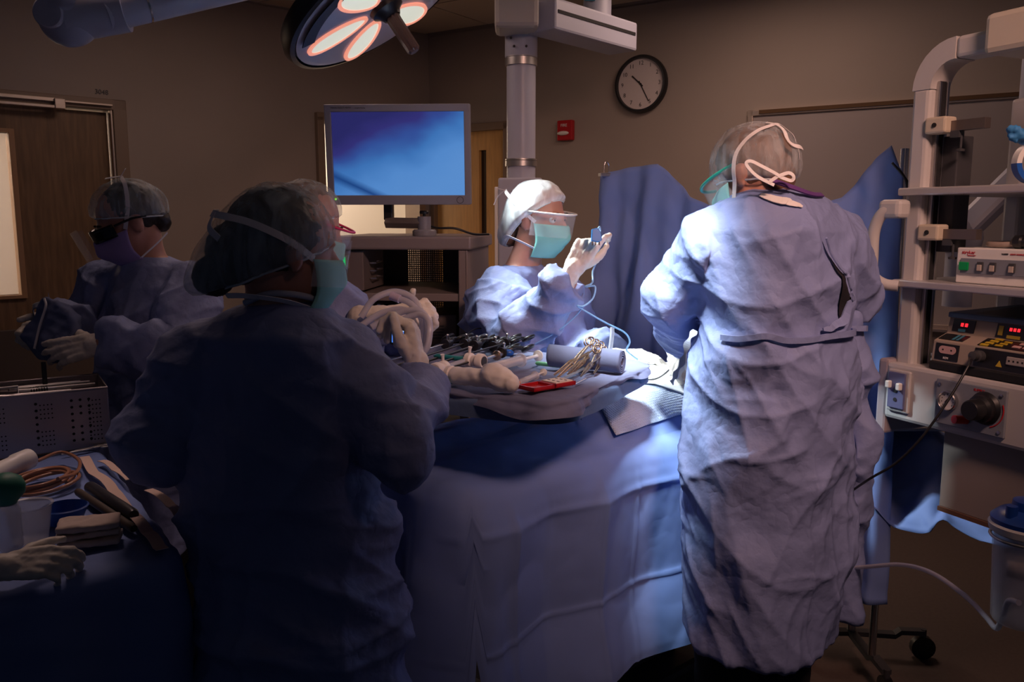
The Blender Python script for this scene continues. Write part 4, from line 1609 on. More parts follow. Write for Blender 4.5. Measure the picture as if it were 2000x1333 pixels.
def person(label, head, hf, hu, neck, rings, f, arms, gown_m, legs, gown_label, crump=0.016, freq=5.0, seed=0.0, foot_z=0.0, sleeve_r=None, extra=None, gown_voxel=0.007, folds=None):
    """root mesh = continuous body; gown and everything worn are children. rings: (point, half width, half depth)"""
    M = mtx(head_frame(hf, hu), head)
    body = MB()
    add_head(body, M, neck)
    body.loft([ring(c, a * 0.80, b * 0.78, f) for c, a, b in rings if c.z > 0.75])
    for sh, el, wr in arms:
        body.caps_chain([sh, Vector(sh).lerp(Vector(el), 0.5), el, Vector(el).lerp(Vector(wr), 0.5), wr], [0.052, 0.046, 0.040, 0.036, 0.026], 14)
        body.caps_chain([Vector(neck) - V3(0, 0, 0.03), sh], [0.055, 0.05], 14)
    ff = Vector((f[0], f[1], 0)).normalized()
    for hip, foot in legs:
        hip, foot = Vector(hip), Vector(foot)
        body.caps_chain([hip, hip.lerp(foot, 0.5) + ff * 0.015, foot + V3(0, 0, 0.07)], [0.085, 0.055, 0.038], 14)
        body.caps_chain([foot + V3(0, 0, 0.055), foot + V3(0, 0, 0.038) + ff * 0.13], [0.034, 0.026], 12)
    me = fuse(body, 0.0075, 4)
    root = link('person', me, M_skin, None, smooth=180)
    tag(root, label, 'person')
    # gown
    g = MB()
    g.loft([ring(c, a, b, f) for c, a, b in rings])
    sr = sleeve_r or [0.095, 0.088, 0.080, 0.070, 0.050]
    for sh, el, wr in arms:
        P = sleeve_pts(sh, el, wr)
        g.caps_chain(P[:-1], sr[:-1], 18)
        g.tube(P[-2:], sr[-2:], 18)
        g.caps_chain([Vector(neck) + (Vector(sh) - Vector(neck)) * 0.25 - V3(0, 0, 0.035), sh], [0.062, sr[0]], 16)
    if extra:
        extra(g)
    gm = fuse(g, gown_voxel, 3)
    nk = np.array(neck)

    def calm(P):        # the collar lies flat, folds grow away from it
        d = np.linalg.norm(P - nk, axis=1)
        return np.clip((d - 0.06) / 0.16, 0.15, 1.0)
    crumple(gm, crump, freq, (1, 1, 0.55), seed, 0.5, calm)
    if folds:       # sharp packing creases: levels (z) and lines across the width
        P, N = verts_of(gm)
        c0 = np.array(rings[3][0])
        r_ = np.array((ff.y, -ff.x, 0.0))
        x = (P - c0) @ r_
        wob = noise3(P * 6 + 2) * 0.02
        h = 0
        for z in folds[0]:
            h = h + np.exp(-np.abs(P[:, 2] + wob - z) / 0.007) * np.clip(noise3(P * 4 + z * 9) * 2 + 0.8, 0, 1)
        for q in folds[1]:
            h = h + np.exp(-np.abs(x + wob * 0.7 - q) / 0.007) * np.clip(noise3(P * 3 + q * 9) * 2 + 0.8, 0, 1)
        set_verts(gm, P + N * (h * 0.0065)[:, None])
    go = link('surgical_gown', gm, gown_m, root, smooth=180)
    # trousers and shoes
    for hip, foot in legs:
        hip, foot = Vector(hip), Vector(foot)
        t = MB()
        t.caps_chain([hip, hip.lerp(foot, 0.5) + ff * 0.015, foot + V3(0, 0, 0.09)], [0.100, 0.085, 0.070], 18)
        tm = crumple(fuse(t, 0.010, 2), 0.010, 8, (1, 1, 0.6), seed)
        link('trouser_leg', tm, M_pants, root, smooth=180)
        s = MB()
        s.caps_chain([foot + V3(0, 0, 0.06), foot + V3(0, 0, 0.047) + ff * 0.07, foot + V3(0, 0, 0.042) + ff * 0.15], [0.048, 0.046, 0.040], 16)
        s.box(foot + V3(0, 0, 0.012) + ff * 0.065, (0.085, 0.26, 0.024), frame(ff, (0, 0, 1)))
        link('shoe', fuse(s, 0.006, 3), M_shoe, root, smooth=180)
    return root, M, go


def R3(lst):
    return [(pt(px, py, d), a, b) for px, py, d, a, b in lst]


def hair(M, parts, m, parent):
    mb = MB()
    R = M.to_3x3()
    for c, r in parts:
        mb.ell(M @ Vector(c), r, R, 24, 16)
    me = crumple(fuse(mb, 0.005, 2), 0.004, 30, (1, 1, 0.4), 1.0)
    return link('hair', me, m, parent, smooth=180)


def cap(M, c, r, m, parent, **kw):
    mb, rim = cap_mesh(M, c, r, **kw)
    o = obj('bouffant_cap', mb, m, parent, smooth=180)
    e = MB()
    e.tube(rim, 0.0024, 6, closed=True)
    obj('elastic_band', e, mat('cap_elastic', (0.62, 0.70, 0.74), 0.7), o, smooth=180)
    return o


# ------------------------------------------------------------------ A: nurse in the left foreground, seen from behind
def floor_pt(p, dx=0, dy=0):
    return V3(p.x + dx, p.y + dy, 0.0)


A_f = (0.55, 0.83)
A_arms = [(pt(660, 716, 1.60), pt(775, 868, 1.52), pt(818, 745, 1.79)), (pt(408, 722, 1.60), pt(305, 850, 1.56), pt(420, 800, 1.92))]
A_r = R3([(545, 590, 1.60, .062, .058), (540, 612, 1.60, .12, .09), (535, 650, 1.61, .185, .125), (530, 760, 1.62, .205, .150), (545, 880, 1.62, .195, .155),
          (562, 980, 1.62, .185, .155), (578, 1080, 1.62, .192, .165), (585, 1200, 1.60, .203, .172), (590, 1340, 1.58, .212, .178), (592, 1500, 1.56, .215, .18), (592, 1640, 1.55, .215, .18)])
personA, MA, gownA = person('person in dark blue gown in the left foreground, back to the camera', pt(556, 490, 1.60), (0.80, 0.58, -0.10), (0.02, 0.0, 1), pt(540, 585, 1.60), A_r, A_f, A_arms, M_gown2,
                            [(V3(-0.49, 1.62, 0.80), V3(-0.50, 1.60, 0)), (V3(-0.37, 1.58, 0.80), V3(-0.36, 1.56, 0))], 'dark gown', 0.036, 4.6, 2.0, folds=((0.98, 0.72, 0.45), (-0.03, 0.09)))
hair(MA, [((0, -0.020, 0.030), (0.080, 0.092, 0.090)), ((-0.0, -0.128, -0.055), (0.038, 0.038, 0.038)), ((0, -0.085, -0.010), (0.055, 0.06, 0.06))], M_hair, personA)
cap(MA, (0, -0.018, 0.020), (0.094, 0.112, 0.104), M_cap, personA, tilt=24, cover=116, seed=1.0, bun=((0, -0.14, -0.06), 0.075, 5))
mk = obj('face_mask', mask_mesh(MA), M_maskg, personA, smooth=180, solid=0.002)
strap('mask_tie', MA, [(0.070, 0.030, -0.010), (0.093, -0.030, 0.020), (0.075, -0.095, 0.045), (0.010, -0.138, 0.055), (-0.060, -0.11, 0.06)], 0.013, M_tie, mk)
strap('mask_tie', MA, [(0.060, 0.040, -0.105), (0.070, -0.020, -0.090), (0.055, -0.085, -0.085), (0.0, -0.105, -0.090)], 0.012, M_tie, mk)
strap('mask_tie', MA, [(0.010, -0.138, 0.055), (0.030, -0.150, 0.030), (0.055, -0.140, 0.012)], 0.012, M_tie, mk)
sh_ = obj('eye_shield', shield_mesh(MA, 0.030, -0.06, 0.090, 0.130), M_shield, personA, smooth=180)
mb = MB()
mb.tube(spline([pt(478, 592, 1.545), pt(520, 575, 1.53), pt(560, 574, 1.535), pt(600, 580, 1.56), pt(630, 590, 1.60)], 8), 0.006, 8)
obj('neck_binding', mb, mat('neck_binding', (0.45, 0.50, 0.62), 0.7), gownA, smooth=60)

hA = hand_mesh(pt(815, 715, 1.82), (-0.16, 0.10, 1.0), (0.92, -0.05, 0.10), -1, {'i': (48, 62, 40), 'm': (58, 68, 40), 'r': (64, 70, 40), 'p': (68, 70, 40)}, thumb=((0.55, 0.80, -0.25), (0.15, 1.0, -0.12), (-0.05, 1.0, -0.05)), cuff=0.085, cuffdir=(0.05, -0.15, 1.0))
link('glove', hA, M_glove, personA, smooth=180)
hA2 = hand_mesh(A_arms[1][2], (0.5, 0.8, 0.2), (0.2, -0.2, 1), -1, GRIP)
link('glove', hA2, M_glove, personA, smooth=180)

# ------------------------------------------------------------------ B: colleague with pink rimmed glasses behind A
B_f = (0.97, -0.10)
B_arms = [(pt(655, 610, 2.32), pt(668, 705, 2.25), pt(730, 622, 2.18)), (pt(650, 600, 2.62), pt(715, 700, 2.58), pt(795, 655, 2.36))]
B_r = R3([(592, 545, 2.45, .065, .065), (592, 565, 2.46, .13, .10), (602, 610, 2.47, .19, .14), (608, 690, 2.48, .20, .16), (605, 850, 2.48, .20, .165), (605, 1100, 2.48, .205, .17), (605, 1180, 2.48, .21, .175)])
personB, MB_, gownB = person('person in blue gown with pink rimmed glasses and green mask holding clear tubing', pt(600, 441, 2.45), (0.93, -0.02, -0.36), (0.36, 0.0, 0.93), pt(592, 545, 2.45), B_r, B_f, B_arms, M_gown,
                             [(V3(-0.58, 2.56, 0.80), V3(-0.58, 2.56, 0)), (V3(-0.58, 2.38, 0.80), V3(-0.58, 2.38, 0))], 'gown', 0.034, 5.2, 9.0)
eyes(MB_, personB, 'B')
hair(MB_, [((0, -0.024, 0.034), (0.078, 0.088, 0.088))], M_hairbrown, personB)
cap(MB_, (0, -0.020, 0.026), (0.092, 0.110, 0.100), M_cap, personB, tilt=24, cover=100, seed=4.0)
mk = obj('face_mask', mask_mesh(MB_), M_maskg, personB, smooth=180, solid=0.002)
strap('mask_tie', MB_, [(0.070, 0.030, -0.010), (0.092, -0.030, 0.045), (0.075, -0.080, 0.090)], 0.011, M_tie, mk)
gl = obj('safety_glasses', shield_mesh(MB_, 0.030, -0.055, 0.088, 0.132), M_shield, personB, smooth=180)
for z in (0.030,):
    mb = MB()
    mb.tube([MB_ @ Vector((math.sin(a) * 0.089, 0.005 + math.cos(a) * 0.128, z)) for a in [math.radians(-92 + 184 * i / 28) for i in range(29)]], 0.0036, 8)
    obj('pink_rim', mb, M_pink, gl, smooth=60)
for s in (-1, 1):
    mb = MB()
    mb.tube([MB_ @ Vector((s * 0.089, 0.0, 0.030)), MB_ @ Vector((s * 0.086, -0.05, 0.012))], 0.003, 8)
    obj('temple', mb, M_pink, gl)
hB = hand_mesh(pt(742, 618, 2.17), (0.98, 0.05, 0.14), (0.10, -0.35, 0.95), -1, {'i': (20, 45, 40), 'm': (28, 55, 45), 'r': (35, 60, 45), 'p': (42, 60, 45)}, thumb=((0.5, 0.8, -0.4), (0.2, 0.9, -0.4), (0.0, 0.9, -0.4)), cuff=0.05)
link('glove', hB, M_glove, personB, smooth=180)
hB2 = hand_mesh(pt(806, 648, 2.34), (0.55, -0.35, 0.5), (0.7, 0.2, 0.35), 1, {'i': (55, 70, 40), 'm': (55, 70, 40), 'r': (55, 70, 40), 'p': (55, 70, 40)}, cuff=0.04)
link('glove', hB2, M_glove, personB, smooth=180)

# ------------------------------------------------------------------ W: woman across the table holding the blue plug
W_f = (0.72, -0.60)
W_arms = [(pt(966, 575, 2.84), pt(1008, 660, 2.62), pt(1112, 552, 2.54)), (pt(1085, 580, 2.96), pt(1128, 690, 2.90), pt(1192, 700, 2.76))]
W_r = R3([(1022, 516, 2.98, .060, .060), (1015, 534, 2.98, .115, .095), (1005, 572, 3.0, .170, .13), (1008, 650, 3.0, .19, .15), (1018, 760, 3.0, .20, .16), (1020, 1000, 3.0, .205, .165), (1020, 1050, 3.0, .205, .165)])
personW, MW, gownW = person('person in brightly lit blue gown, white cap and clear shield holding a blue plug', pt(1054, 428, 2.95), (0.80, -0.56, -0.12), (0.05, -0.05, 1), pt(1022, 520, 2.97), W_r, W_f, W_arms, M_gown,
                            [(V3(0.10, 3.02, 0.8), V3(0.10, 3.02, 0)), (V3(-0.04, 3.12, 0.8), V3(-0.04, 3.12, 0))], 'gown', 0.046, 5.0, 14.0, sleeve_r=[0.092, 0.092, 0.090, 0.085, 0.075])
eyes(MW, personW, 'W')
hair(MW, [((0, -0.024, 0.034), (0.078, 0.088, 0.088)), ((0.0, -0.115, -0.060), (0.05, 0.045, 0.05))], M_hairbrown, personW)
cap(MW, (0, -0.022, 0.024), (0.096, 0.116, 0.106), M_capwhite, personW, tilt=42, cover=106, seed=7.0, bun=((0, -0.12, -0.09), 0.070, 4))
mk = obj('face_mask', mask_mesh(MW), M_maskg, personW, smooth=180, solid=0.002)
strap('mask_tie', MW, [(0.071, 0.030, -0.006), (0.094, -0.030, 0.040), (0.085, -0.085, 0.075), (0.040, -0.128, 0.085)], 0.012, M_tie, mk)
strap('mask_tie', MW, [(0.066, 0.034, -0.095), (0.080, -0.030, -0.075), (0.070, -0.085, -0.070), (0.020, -0.14, -0.10)], 0.012, M_tie, mk)
strap('mask_tie', MW, [(0.040, -0.128, 0.085), (0.050, -0.150, 0.060), (0.056, -0.160, 0.030)], 0.011, M_tie, mk)
strap('mask_tie', MW, [(0.040, -0.128, 0.085), (0.052, -0.160, 0.088)], 0.013, M_tie, mk)
gl = obj('face_shield_glasses', shield_mesh(MW, 0.028, -0.050, 0.089, 0.134), M_shield, personW, smooth=180)
mb = MB()
mb.tube([MW @ Vector((math.sin(a) * 0.090, 0.004 + math.cos(a) * 0.131, 0.029)) for a in [math.radians(-95 + 190 * i / 28) for i in range(29)]], 0.0034, 8)
obj('white_brow_bar', mb, M_white, gl, smooth=60)
hW = hand_mesh(pt(1120, 526, 2.53), (0.50, -0.08, 0.86), (-0.35, -0.90, 0.20), 1, {'i': (15, 55, 60), 'm': (70, 80, 40), 'r': (78, 80, 40), 'p': (80, 75, 40)}, thumb=((0.45, 0.85, -0.35), (0.1, 0.95, -0.45), (-0.2, 0.8, -0.6)), cuff=0.08)
link('glove', hW, M_glove, personW, smooth=180)
hW2 = hand_mesh(pt(1205, 697, 2.74), (0.96, -0.20, 0.06), (0.05, -0.25, 0.97), 1, {'i': (15, 25, 20), 'm': (18, 28, 20), 'r': (20, 30, 20), 'p': (22, 30, 20)}, cuff=0.05)
link('glove', hW2, M_glove, personW, smooth=180)

# ------------------------------------------------------------------ S: surgeon on the right, back to the camera
S_f = (-0.64, 0.77)


def s_extra(g):
    # loose side panel of the wrap gown hanging on the right
    g.loft([ring(pt(px, py, d), a, b, S_f) for px, py, d, a, b in ((1610, 610, 2.22, .04, .09), (1612, 700, 2.24, .045, .11), (1614, 900, 2.25, .045, .12), (1612, 1080, 2.24, .040, .11), (1606, 1190, 2.22, .036, .10))])


S_arms = [(pt(1410, 478, 2.13), pt(1316, 578, 2.20), pt(1335, 680, 2.45)), (pt(1622, 482, 2.18), pt(1660, 580, 2.28), pt(1560, 690, 2.55))]
S_r = R3([(1500, 374, 2.12, .080, .075), (1508, 398, 2.13, .150, .115), (1518, 450, 2.14, .205, .155), (1520, 555, 2.15, .215, .178), (1512, 630, 2.15, .205, .165), (1506, 650, 2.15, .207, .167),
          (1503, 720, 2.15, .222, .178), (1500, 850, 2.15, .230, .185), (1494, 1050, 2.13, .225, .182), (1486, 1236, 2.10, .205, .165)])
personS, MS, gownS = person('person in blue gown on the right bending over the table, seen from behind', pt(1467, 344, 2.13), (-0.66, 0.62, -0.42), (-0.25, 0.28, 0.92), pt(1500, 388, 2.12), S_r, S_f, S_arms, M_gown,
                            [(V3(0.58, 2.10, 0.80), V3(0.575, 2.08, 0)), (V3(0.73, 2.16, 0.80), V3(0.74, 2.14, 0))], 'gown', 0.032, 4.6, 21.0, sleeve_r=[0.100, 0.088, 0.080, 0.066, 0.045], extra=s_extra, gown_voxel=0.006, folds=((1.07, 0.87, 0.63), (-0.09, 0.0, 0.09)))
hair(MS, [((0, -0.017, 0.030), (0.079, 0.096, 0.089)), ((0, -0.062, -0.02), (0.060, 0.040, 0.06))], M_hairbrown, personS)
capS = cap(MS, (0, -0.018, 0.020), (0.096, 0.114, 0.106), M_capS, personS, tilt=22, cover=116, seed=11.0)
mk = obj('face_mask', mask_mesh(MS), M_maskg, personS, smooth=180, solid=0.002)
bvc = bvh_of(capS.data)
strap('mask_tie', MS, [(-0.072, 0.040, -0.080), (-0.088, 0.005, -0.02), (-0.098, -0.035, 0.045), (-0.074, -0.090, 0.078), (-0.030, -0.115, 0.082)], 0.010, M_tie, mk, 8, bvc)
strap('mask_tie', MS, [(-0.030, -0.115, 0.082), (0.025, -0.118, 0.072), (0.062, -0.108, 0.035), (0.080, -0.098, 0.0)], 0.008, M_tie, mk, 8, bvc)
strap('mask_tie', MS, [(-0.032, -0.104, 0.100), (-0.026, -0.126, 0.060), (-0.034, -0.134, 0.030), (-0.012, -0.138, 0.010), (0.036, -0.132, 0.010)], 0.011, M_tie, mk, 8, bvc)
# bow of the lower ties at the nape: two flat loops
for loop_ in ([(1512, 362), (1478, 344), (1458, 322), (1466, 315), (1490, 326), (1516, 340), (1524, 346)], [(1518, 345), (1540, 338), (1550, 345), (1545, 353), (1524, 346)], [(1518, 345), (1508, 352), (1500, 358)]):
    mb = MB()
    P = spline([pt(x, y, 1.985) for x, y in loop_], 8)
    mb.ribbon(P, 0.008, 0.0015, (0.1, -0.9, 0.3))
    obj('tie_bow', mb, M_tie, mk, smooth=0)
gl = obj('safety_glasses', shield_mesh(MS, 0.020, -0.045, 0.088, 0.130), M_shield, personS, smooth=180)
mb = MB()
mb.tube([MS @ Vector((math.sin(a) * 0.089, 0.005 + math.cos(a) * 0.126, 0.02)) for a in [math.radians(-95 + 190 * i / 28) for i in range(29)]], 0.0042, 8)
obj('green_rim', mb, mat('green_rim', (0.02, 0.36, 0.24), 0.35), gl, smooth=60)
hS = hand_mesh(pt(1338, 682, 2.46), (-0.25, 0.55, -0.75), (-0.8, -0.4, 0.1), -1, GRIP, cuff=0.06)
link('glove', hS, M_glove, personS, smooth=180)
hS2 = hand_mesh(pt(1560, 690, 2.55), (-0.7, 0.5, -0.5), (0.2, 0.2, 0.9), 1, GRIP, cuff=0.06)
link('glove', hS2, M_glove, personS, smooth=180)
# white neck lining, violet collar and waist belt of the surgeon
bvS = bvh_of(gownS.data)
P, N = hug(bvS, spline([pt(1486, 352, 2.00), pt(1512, 364, 1.985), pt(1545, 380, 1.975), pt(1572, 398, 1.98)], 8), 0.005)
mb = MB()
mb.ribbon(P, [0.006 + 0.020 * math.sin(math.pi * min(1, i / 24 * 0.9 + 0.1)) for i in range(25)], 0.002, N)
obj('neck_lining', mb, mat('lining_white', (0.80, 0.76, 0.74), 0.8), gownS, smooth=0)
mb = MB()
mb.ribbon(spline([pt(1484, 349, 2.07), pt(1515, 355, 2.025), pt(1550, 367, 2.02), pt(1585, 379, 2.05), pt(1606, 381, 2.11)], 8), 0.013, 0.004, (0.15, -0.75, 0.62))
obj('scrub_collar', mb, mat('collar_violet', (0.12, 0.04, 0.20), 0.8), personS, smooth=0)


def around(rings_c, a, b, f, t0, t1, n=40, dz=0.0):
    f = Vector((f[0], f[1], 0)).normalized()
    r = Vector((f.y, -f.x, 0))
    out = []
    for i in range(n + 1):
        t = math.radians(t0 + (t1 - t0) * i / n)
        out.append(Vector(rings_c) + r * (a * math.cos(t)) + f * (b * math.sin(t)) + V3(0, 0, dz * math.sin(t * 3)))
    return out


cb_ = pt(1510, 641, 2.15)
P, N = hug(bvS, around(cb_, 0.226, 0.190, S_f, -180, 10, 60, 0.004), 0.010)
P = spline(P[::5], 5)
N = [tuple(p - cb_) for p in P]
mb = MB()
mb.ribbon(P, 0.014, 0.008, N)
be = obj('waist_tie', mb, M_gown, gownS, smooth=0)
mb = MB()
Q = spline([pt(1358, 646, 1.99), pt(1344, 668, 1.98), pt(1336, 700, 2.00), pt(1322, 728, 2.05), pt(1312, 748, 2.10)], 8)
mb.ribbon(Q, [0.012 + 0.006 * math.sin(i * 0.8) for i in range(len(Q))], 0.003, (-0.4, -0.85, 0.3))
obj('hanging_tie', mb, mat('tie_paleblue', (0.42, 0.52, 0.70), 0.7), gownS, smooth=0)
# the wrap gown gapes on the right: a black patch stands for the shade between its two edges
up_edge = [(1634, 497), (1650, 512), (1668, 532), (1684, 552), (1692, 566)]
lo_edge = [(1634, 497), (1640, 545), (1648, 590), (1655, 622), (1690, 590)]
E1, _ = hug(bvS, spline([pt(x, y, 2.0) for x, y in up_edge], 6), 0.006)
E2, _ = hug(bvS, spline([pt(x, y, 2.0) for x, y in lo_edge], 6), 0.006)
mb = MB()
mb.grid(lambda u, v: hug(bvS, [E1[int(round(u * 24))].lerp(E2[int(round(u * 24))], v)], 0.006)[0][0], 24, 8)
obj('gap_shade_patch', mb, mat('gap_shade_black', (0.012, 0.010, 0.016), 0.9), personS, smooth=180)
for nm, pts_, w_ in (('gown_edge', [(1590, 468), (1620, 486), (1652, 510), (1682, 546), (1697, 566)], 0.016), ('gown_edge', [(1697, 562), (1688, 592), (1660, 622), (1625, 636), (1598, 641)], 0.022)):
    P, N = hug(bvS, spline([pt(x, y, 2.0) for x, y in pts_], 6), 0.012)
    mb = MB()
    mb.ribbon(P, [w_ * (0.35 + 0.65 * math.sin(math.pi * i / (len(P) - 1))) for i in range(len(P))], 0.005, [tuple(Vector(n) + V3(0, 0, 0.5)) for n in N])
    obj(nm, mb, M_gown, gownS, smooth=0, bevel=0.002)

# ------------------------------------------------------------------ L: person by the door opening a packet
L_f = (-0.78, -0.58)
L_arms = [(pt(378, 565, 2.62), pt(345, 690, 2.46), pt(200, 672, 2.36)), (pt(225, 560, 2.80), pt(165, 640, 2.70), pt(118, 628, 2.52))]
L_r = R3([(290, 500, 2.68, .065, .062), (300, 514, 2.69, .125, .095), (312, 555, 2.70, .185, .135), (304, 640, 2.70, .20, .16), (292, 740, 2.70, .205, .17), (290, 900, 2.70, .21, .175), (290, 1140, 2.70, .215, .18)])
personL, ML_, gownL = person('person in blue gown with violet mask holding a packet by the wooden door', pt(252, 435, 2.65), (-0.74, -0.50, -0.42), (-0.28, -0.18, 0.94), pt(288, 508, 2.68), L_r, L_f, L_arms, M_gown,
                            [(V3(-1.10, 2.66, 0.8), V3(-1.10, 2.64, 0)), (V3(-1.20, 2.82, 0.8), V3(-1.20, 2.80, 0))], 'gown', 0.036, 5.2, 30.0)
eyes(ML_, personL, 'L')
hair(ML_, [((0, -0.022, 0.034), (0.079, 0.090, 0.088)), ((0, -0.085, -0.03), (0.05, 0.035, 0.04))], M_hair, personL)
cap(ML_, (0, -0.020, 0.032), (0.096, 0.114, 0.098), M_cap, personL, tilt=22, cover=104, seed=15.0)
mk = obj('face_mask', mask_mesh(ML_), M_maskp, personL, smooth=180, solid=0.002)
strap('mask_tie', ML_, [(-0.071, 0.030, -0.008), (-0.093, -0.005, 0.050), (-0.082, -0.030, 0.105), (-0.04, -0.04, 0.135)], 0.012, M_tie, mk)
strap('mask_tie', ML_, [(-0.066, 0.034, -0.105), (-0.074, -0.030, -0.085), (-0.066, -0.075, -0.070)], 0.008, M_tie, mk)
strap('mask_tie', ML_, [(-0.04, -0.04, 0.135), (-0.055, -0.06, 0.150)], 0.013, M_tie, mk)
strap('mask_tie', ML_, [(-0.04, -0.04, 0.135), (-0.02, 0.0, 0.146)], 0.013, M_tie, mk)
mb = MB()
mb.grid(lambda u, v: ML_ @ Vector((math.sin(math.radians(-62 + 124 * u)) * 0.082, 0.005 + math.cos(math.radians(-62 + 124 * u)) * 0.112, 0.022 - 0.040 * v)), 20, 4)
gl = obj('dark_glasses', mb, mat('dark_lens', (0.004, 0.004, 0.005), 0.15), personL, smooth=180, solid=0.004)
for s in (-1, 1):
    mb = MB()
    mb.tube([ML_ @ Vector((s * 0.075, 0.055, 0.014)), ML_ @ Vector((s * 0.086, 0.0, 0.014)), ML_ @ Vector((s * 0.083, -0.04, 0.004))], 0.0036, 8)
    obj('temple', mb, M_black, gl)
mb = MB()
mb.grid(lambda u, v: ML_ @ Vector((math.sin(math.radians(-40 + 80 * u)) * 0.10, 0.045 + math.cos(math.radians(-40 + 80 * u)) * 0.12, 0.040 - 0.10 * v)), 14, 4)
obj('clear_shield', mb, M_shield, gl, smooth=180)
hL = hand_mesh(pt(190, 672, 2.36), (-0.97, -0.15, -0.18), (-0.15, -0.95, 0.25), 1, {'i': (15, 25, 15), 'm': (18, 28, 18), 'r': (20, 30, 20), 'p': (22, 30, 20)}, thumb=((0.65, 0.75, -0.3), (0.3, 0.95, -0.2), (0.1, 1, -0.1)), cuff=0.075, spread=7, cuffdir=L_arms[0][2] - L_arms[0][1])
link('glove', hL, M_glove, personL, smooth=180)
hL2 = hand_mesh(pt(118, 628, 2.52), (-0.75, -0.55, -0.35), (-0.3, 0.85, 0.4), -1, GRIP, cuff=0.06, cuffdir=L_arms[1][2] - L_arms[1][1])
link('glove', hL2, M_glove, personL, smooth=180)

# ------------------------------------------------------------------ gloved forearm reaching in at the lower left (person outside the frame)
mb = MB()
sh0, el0, wr0 = V3(-1.42, 1.10, 1.18), V3(-1.22, 1.12, 0.98), pt(-20, 1112, 1.30)
mb.caps_chain([sh0, el0, wr0], [0.055, 0.045, 0.028], 16)
armp = link('person', fuse(mb, 0.007, 3), M_skin, None, smooth=180)
tag(armp, 'gloved hand and sleeve of a person at the lower left edge', 'person')
g = MB()
g.caps_chain([sh0, el0, el0.lerp(wr0, 0.86)], [0.085, 0.072, 0.048], 18)
link('gown_sleeve', crumple(fuse(g, 0.008, 2), 0.010, 8, (1, 1, 1), 4.0), M_gown2, armp, smooth=180)
hX = hand_mesh(pt(8, 1108, 1.31), (0.95, 0.25, 0.04), (0.15, -0.62, 0.76), -1, {'i': (25, 40, 25), 'm': (35, 45, 30), 'r': (40, 50, 30), 'p': (45, 50, 30)}, cuff=0.10, scale=0.76, cuffdir=wr0 - el0)
link('glove', hX, M_glove, armp, smooth=180)

# ================================================================== TABLES AND DRAPES
TU = Vector((0.77, 0.64, 0)).normalized()
TV = Vector((-TU.y, TU.x, 0))
TK = V3(-0.12, 1.86, 0)
UP = V3(0, 0, 1)


def rrect_path(L, W, r, n=10, step=0.02):
    """points (s, v, outward 2D) of a rounded rectangle 0..L x 0..W, anticlockwise from the front-left"""
    out = []

    def line(a, b):
        a, b = Vector(a), Vector(b)
        m = max(1, int((b - a).length / step))
        t = (b - a).normalized()
        for i in range(m):
            out.append((a.lerp(b, i / m), Vector((t.y, -t.x))))

    def arc(c, a0):
        for i in range(n):
            a = math.radians(a0 + 90 * i / n)
            out.append((Vector((c[0] + r * math.cos(a), c[1] + r * math.sin(a))), Vector((math.cos(a), math.sin(a)))))
    line((r, 0), (L - r, 0))
    arc((L - r, r), -90)
    line((L, r), (L, W - r))
    arc((L - r, W - r), 0)
    line((L - r, W), (r, W))
    arc((r, W - r), 90)
    line((0, W - r), (0, r))
    arc((r, r), 180)
    return out


def tri(x, knots):
    """piecewise linear zigzag 0/1 with creases at the knots"""
    x = max(min(x, knots[-1]), knots[0])
    for i in range(len(knots) - 1):
        if x <= knots[i + 1]:
            t = (x - knots[i]) / (knots[i + 1] - knots[i])
            return t if i % 2 == 0 else 1 - t
    return 0


def cloth(K, U, Vv, L, W, H, drop, r=0.05, er=0.03, flare=None, fold=None, nq=28, ntop=10, step=0.02):
    """cloth laid over a rounded rectangular top and hanging down its sides.
    H(s, v) top height; drop(s, v, o) length hung; flare(s, v, o, q) outward offset; fold = extra offset"""
    path = rrect_path(L, W, r, step=step)
    n = len(path)
    V, F = [], []
    cv = W / 2

    def world(s, v, z):
        p = K + U * s + Vv * v
        return Vector((p.x, p.y, z))
    rows = []
    for k in range(ntop):                       # from the middle to the rim
        t = k / (ntop - 1)
        row = []
        for p, o in path:
            c = Vector((min(max(p.x, W / 2), L - W / 2), cv))
            q = c.lerp(p, 0.02 + 0.98 * t)
            row.append(world(q.x, q.y, H(q.x, q.y)))
        rows.append(row)
    for j in range(1, nq + 1):
        row = []
        for p, o in path:
            D = drop(p.x, p.y, o)
            q = D * j / nq
            h = H(p.x, p.y)
            a = min(q / er, math.pi / 2)
            out = er * math.sin(a)
            dz = er * (1 - math.cos(a)) + max(0, q - er * math.pi / 2)
            if flare:
                out += flare(p.x, p.y, o, q)
            s2, v2 = p.x + o.x * out, p.y + o.y * out
            row.append(world(s2, v2, h - dz))
        rows.append(row)
    for row in rows:
        V += row
    for j in range(len(rows) - 1):
        for i in range(n):
            F.append((j * n + i, j * n + (i + 1) % n, (j + 1) * n + (i + 1) % n, (j + 1) * n + i))
    F.append(tuple(range(n))[::-1])
    mb = MB()
    mb.add(V, F)
    return mb


# ------------------------------------------------ operating table
TL, TWD = 1.62, 0.50


def TH(s, v):
    """height of the draped table: patient under the sheet from s = 0.35 on"""
    k = max(0.0, min(1.0, (s - 0.30) / 0.55))
    k = k * k * (3 - 2 * k)
    x = (v - TWD / 2) / (TWD / 2)
    b = max(0.0, 1 - x * x)
    z = 0.895 + 0.115 * k * b ** 0.7
    # legs under the sheet: two soft ridges near the foot end
    z += 0.030 * (1 - k) * math.exp(-((v - 0.16) / 0.07) ** 2) * min(1, s / 0.25)
    z += 0.030 * (1 - k) * math.exp(-((v - 0.36) / 0.07) ** 2) * min(1, s / 0.25)
    return z


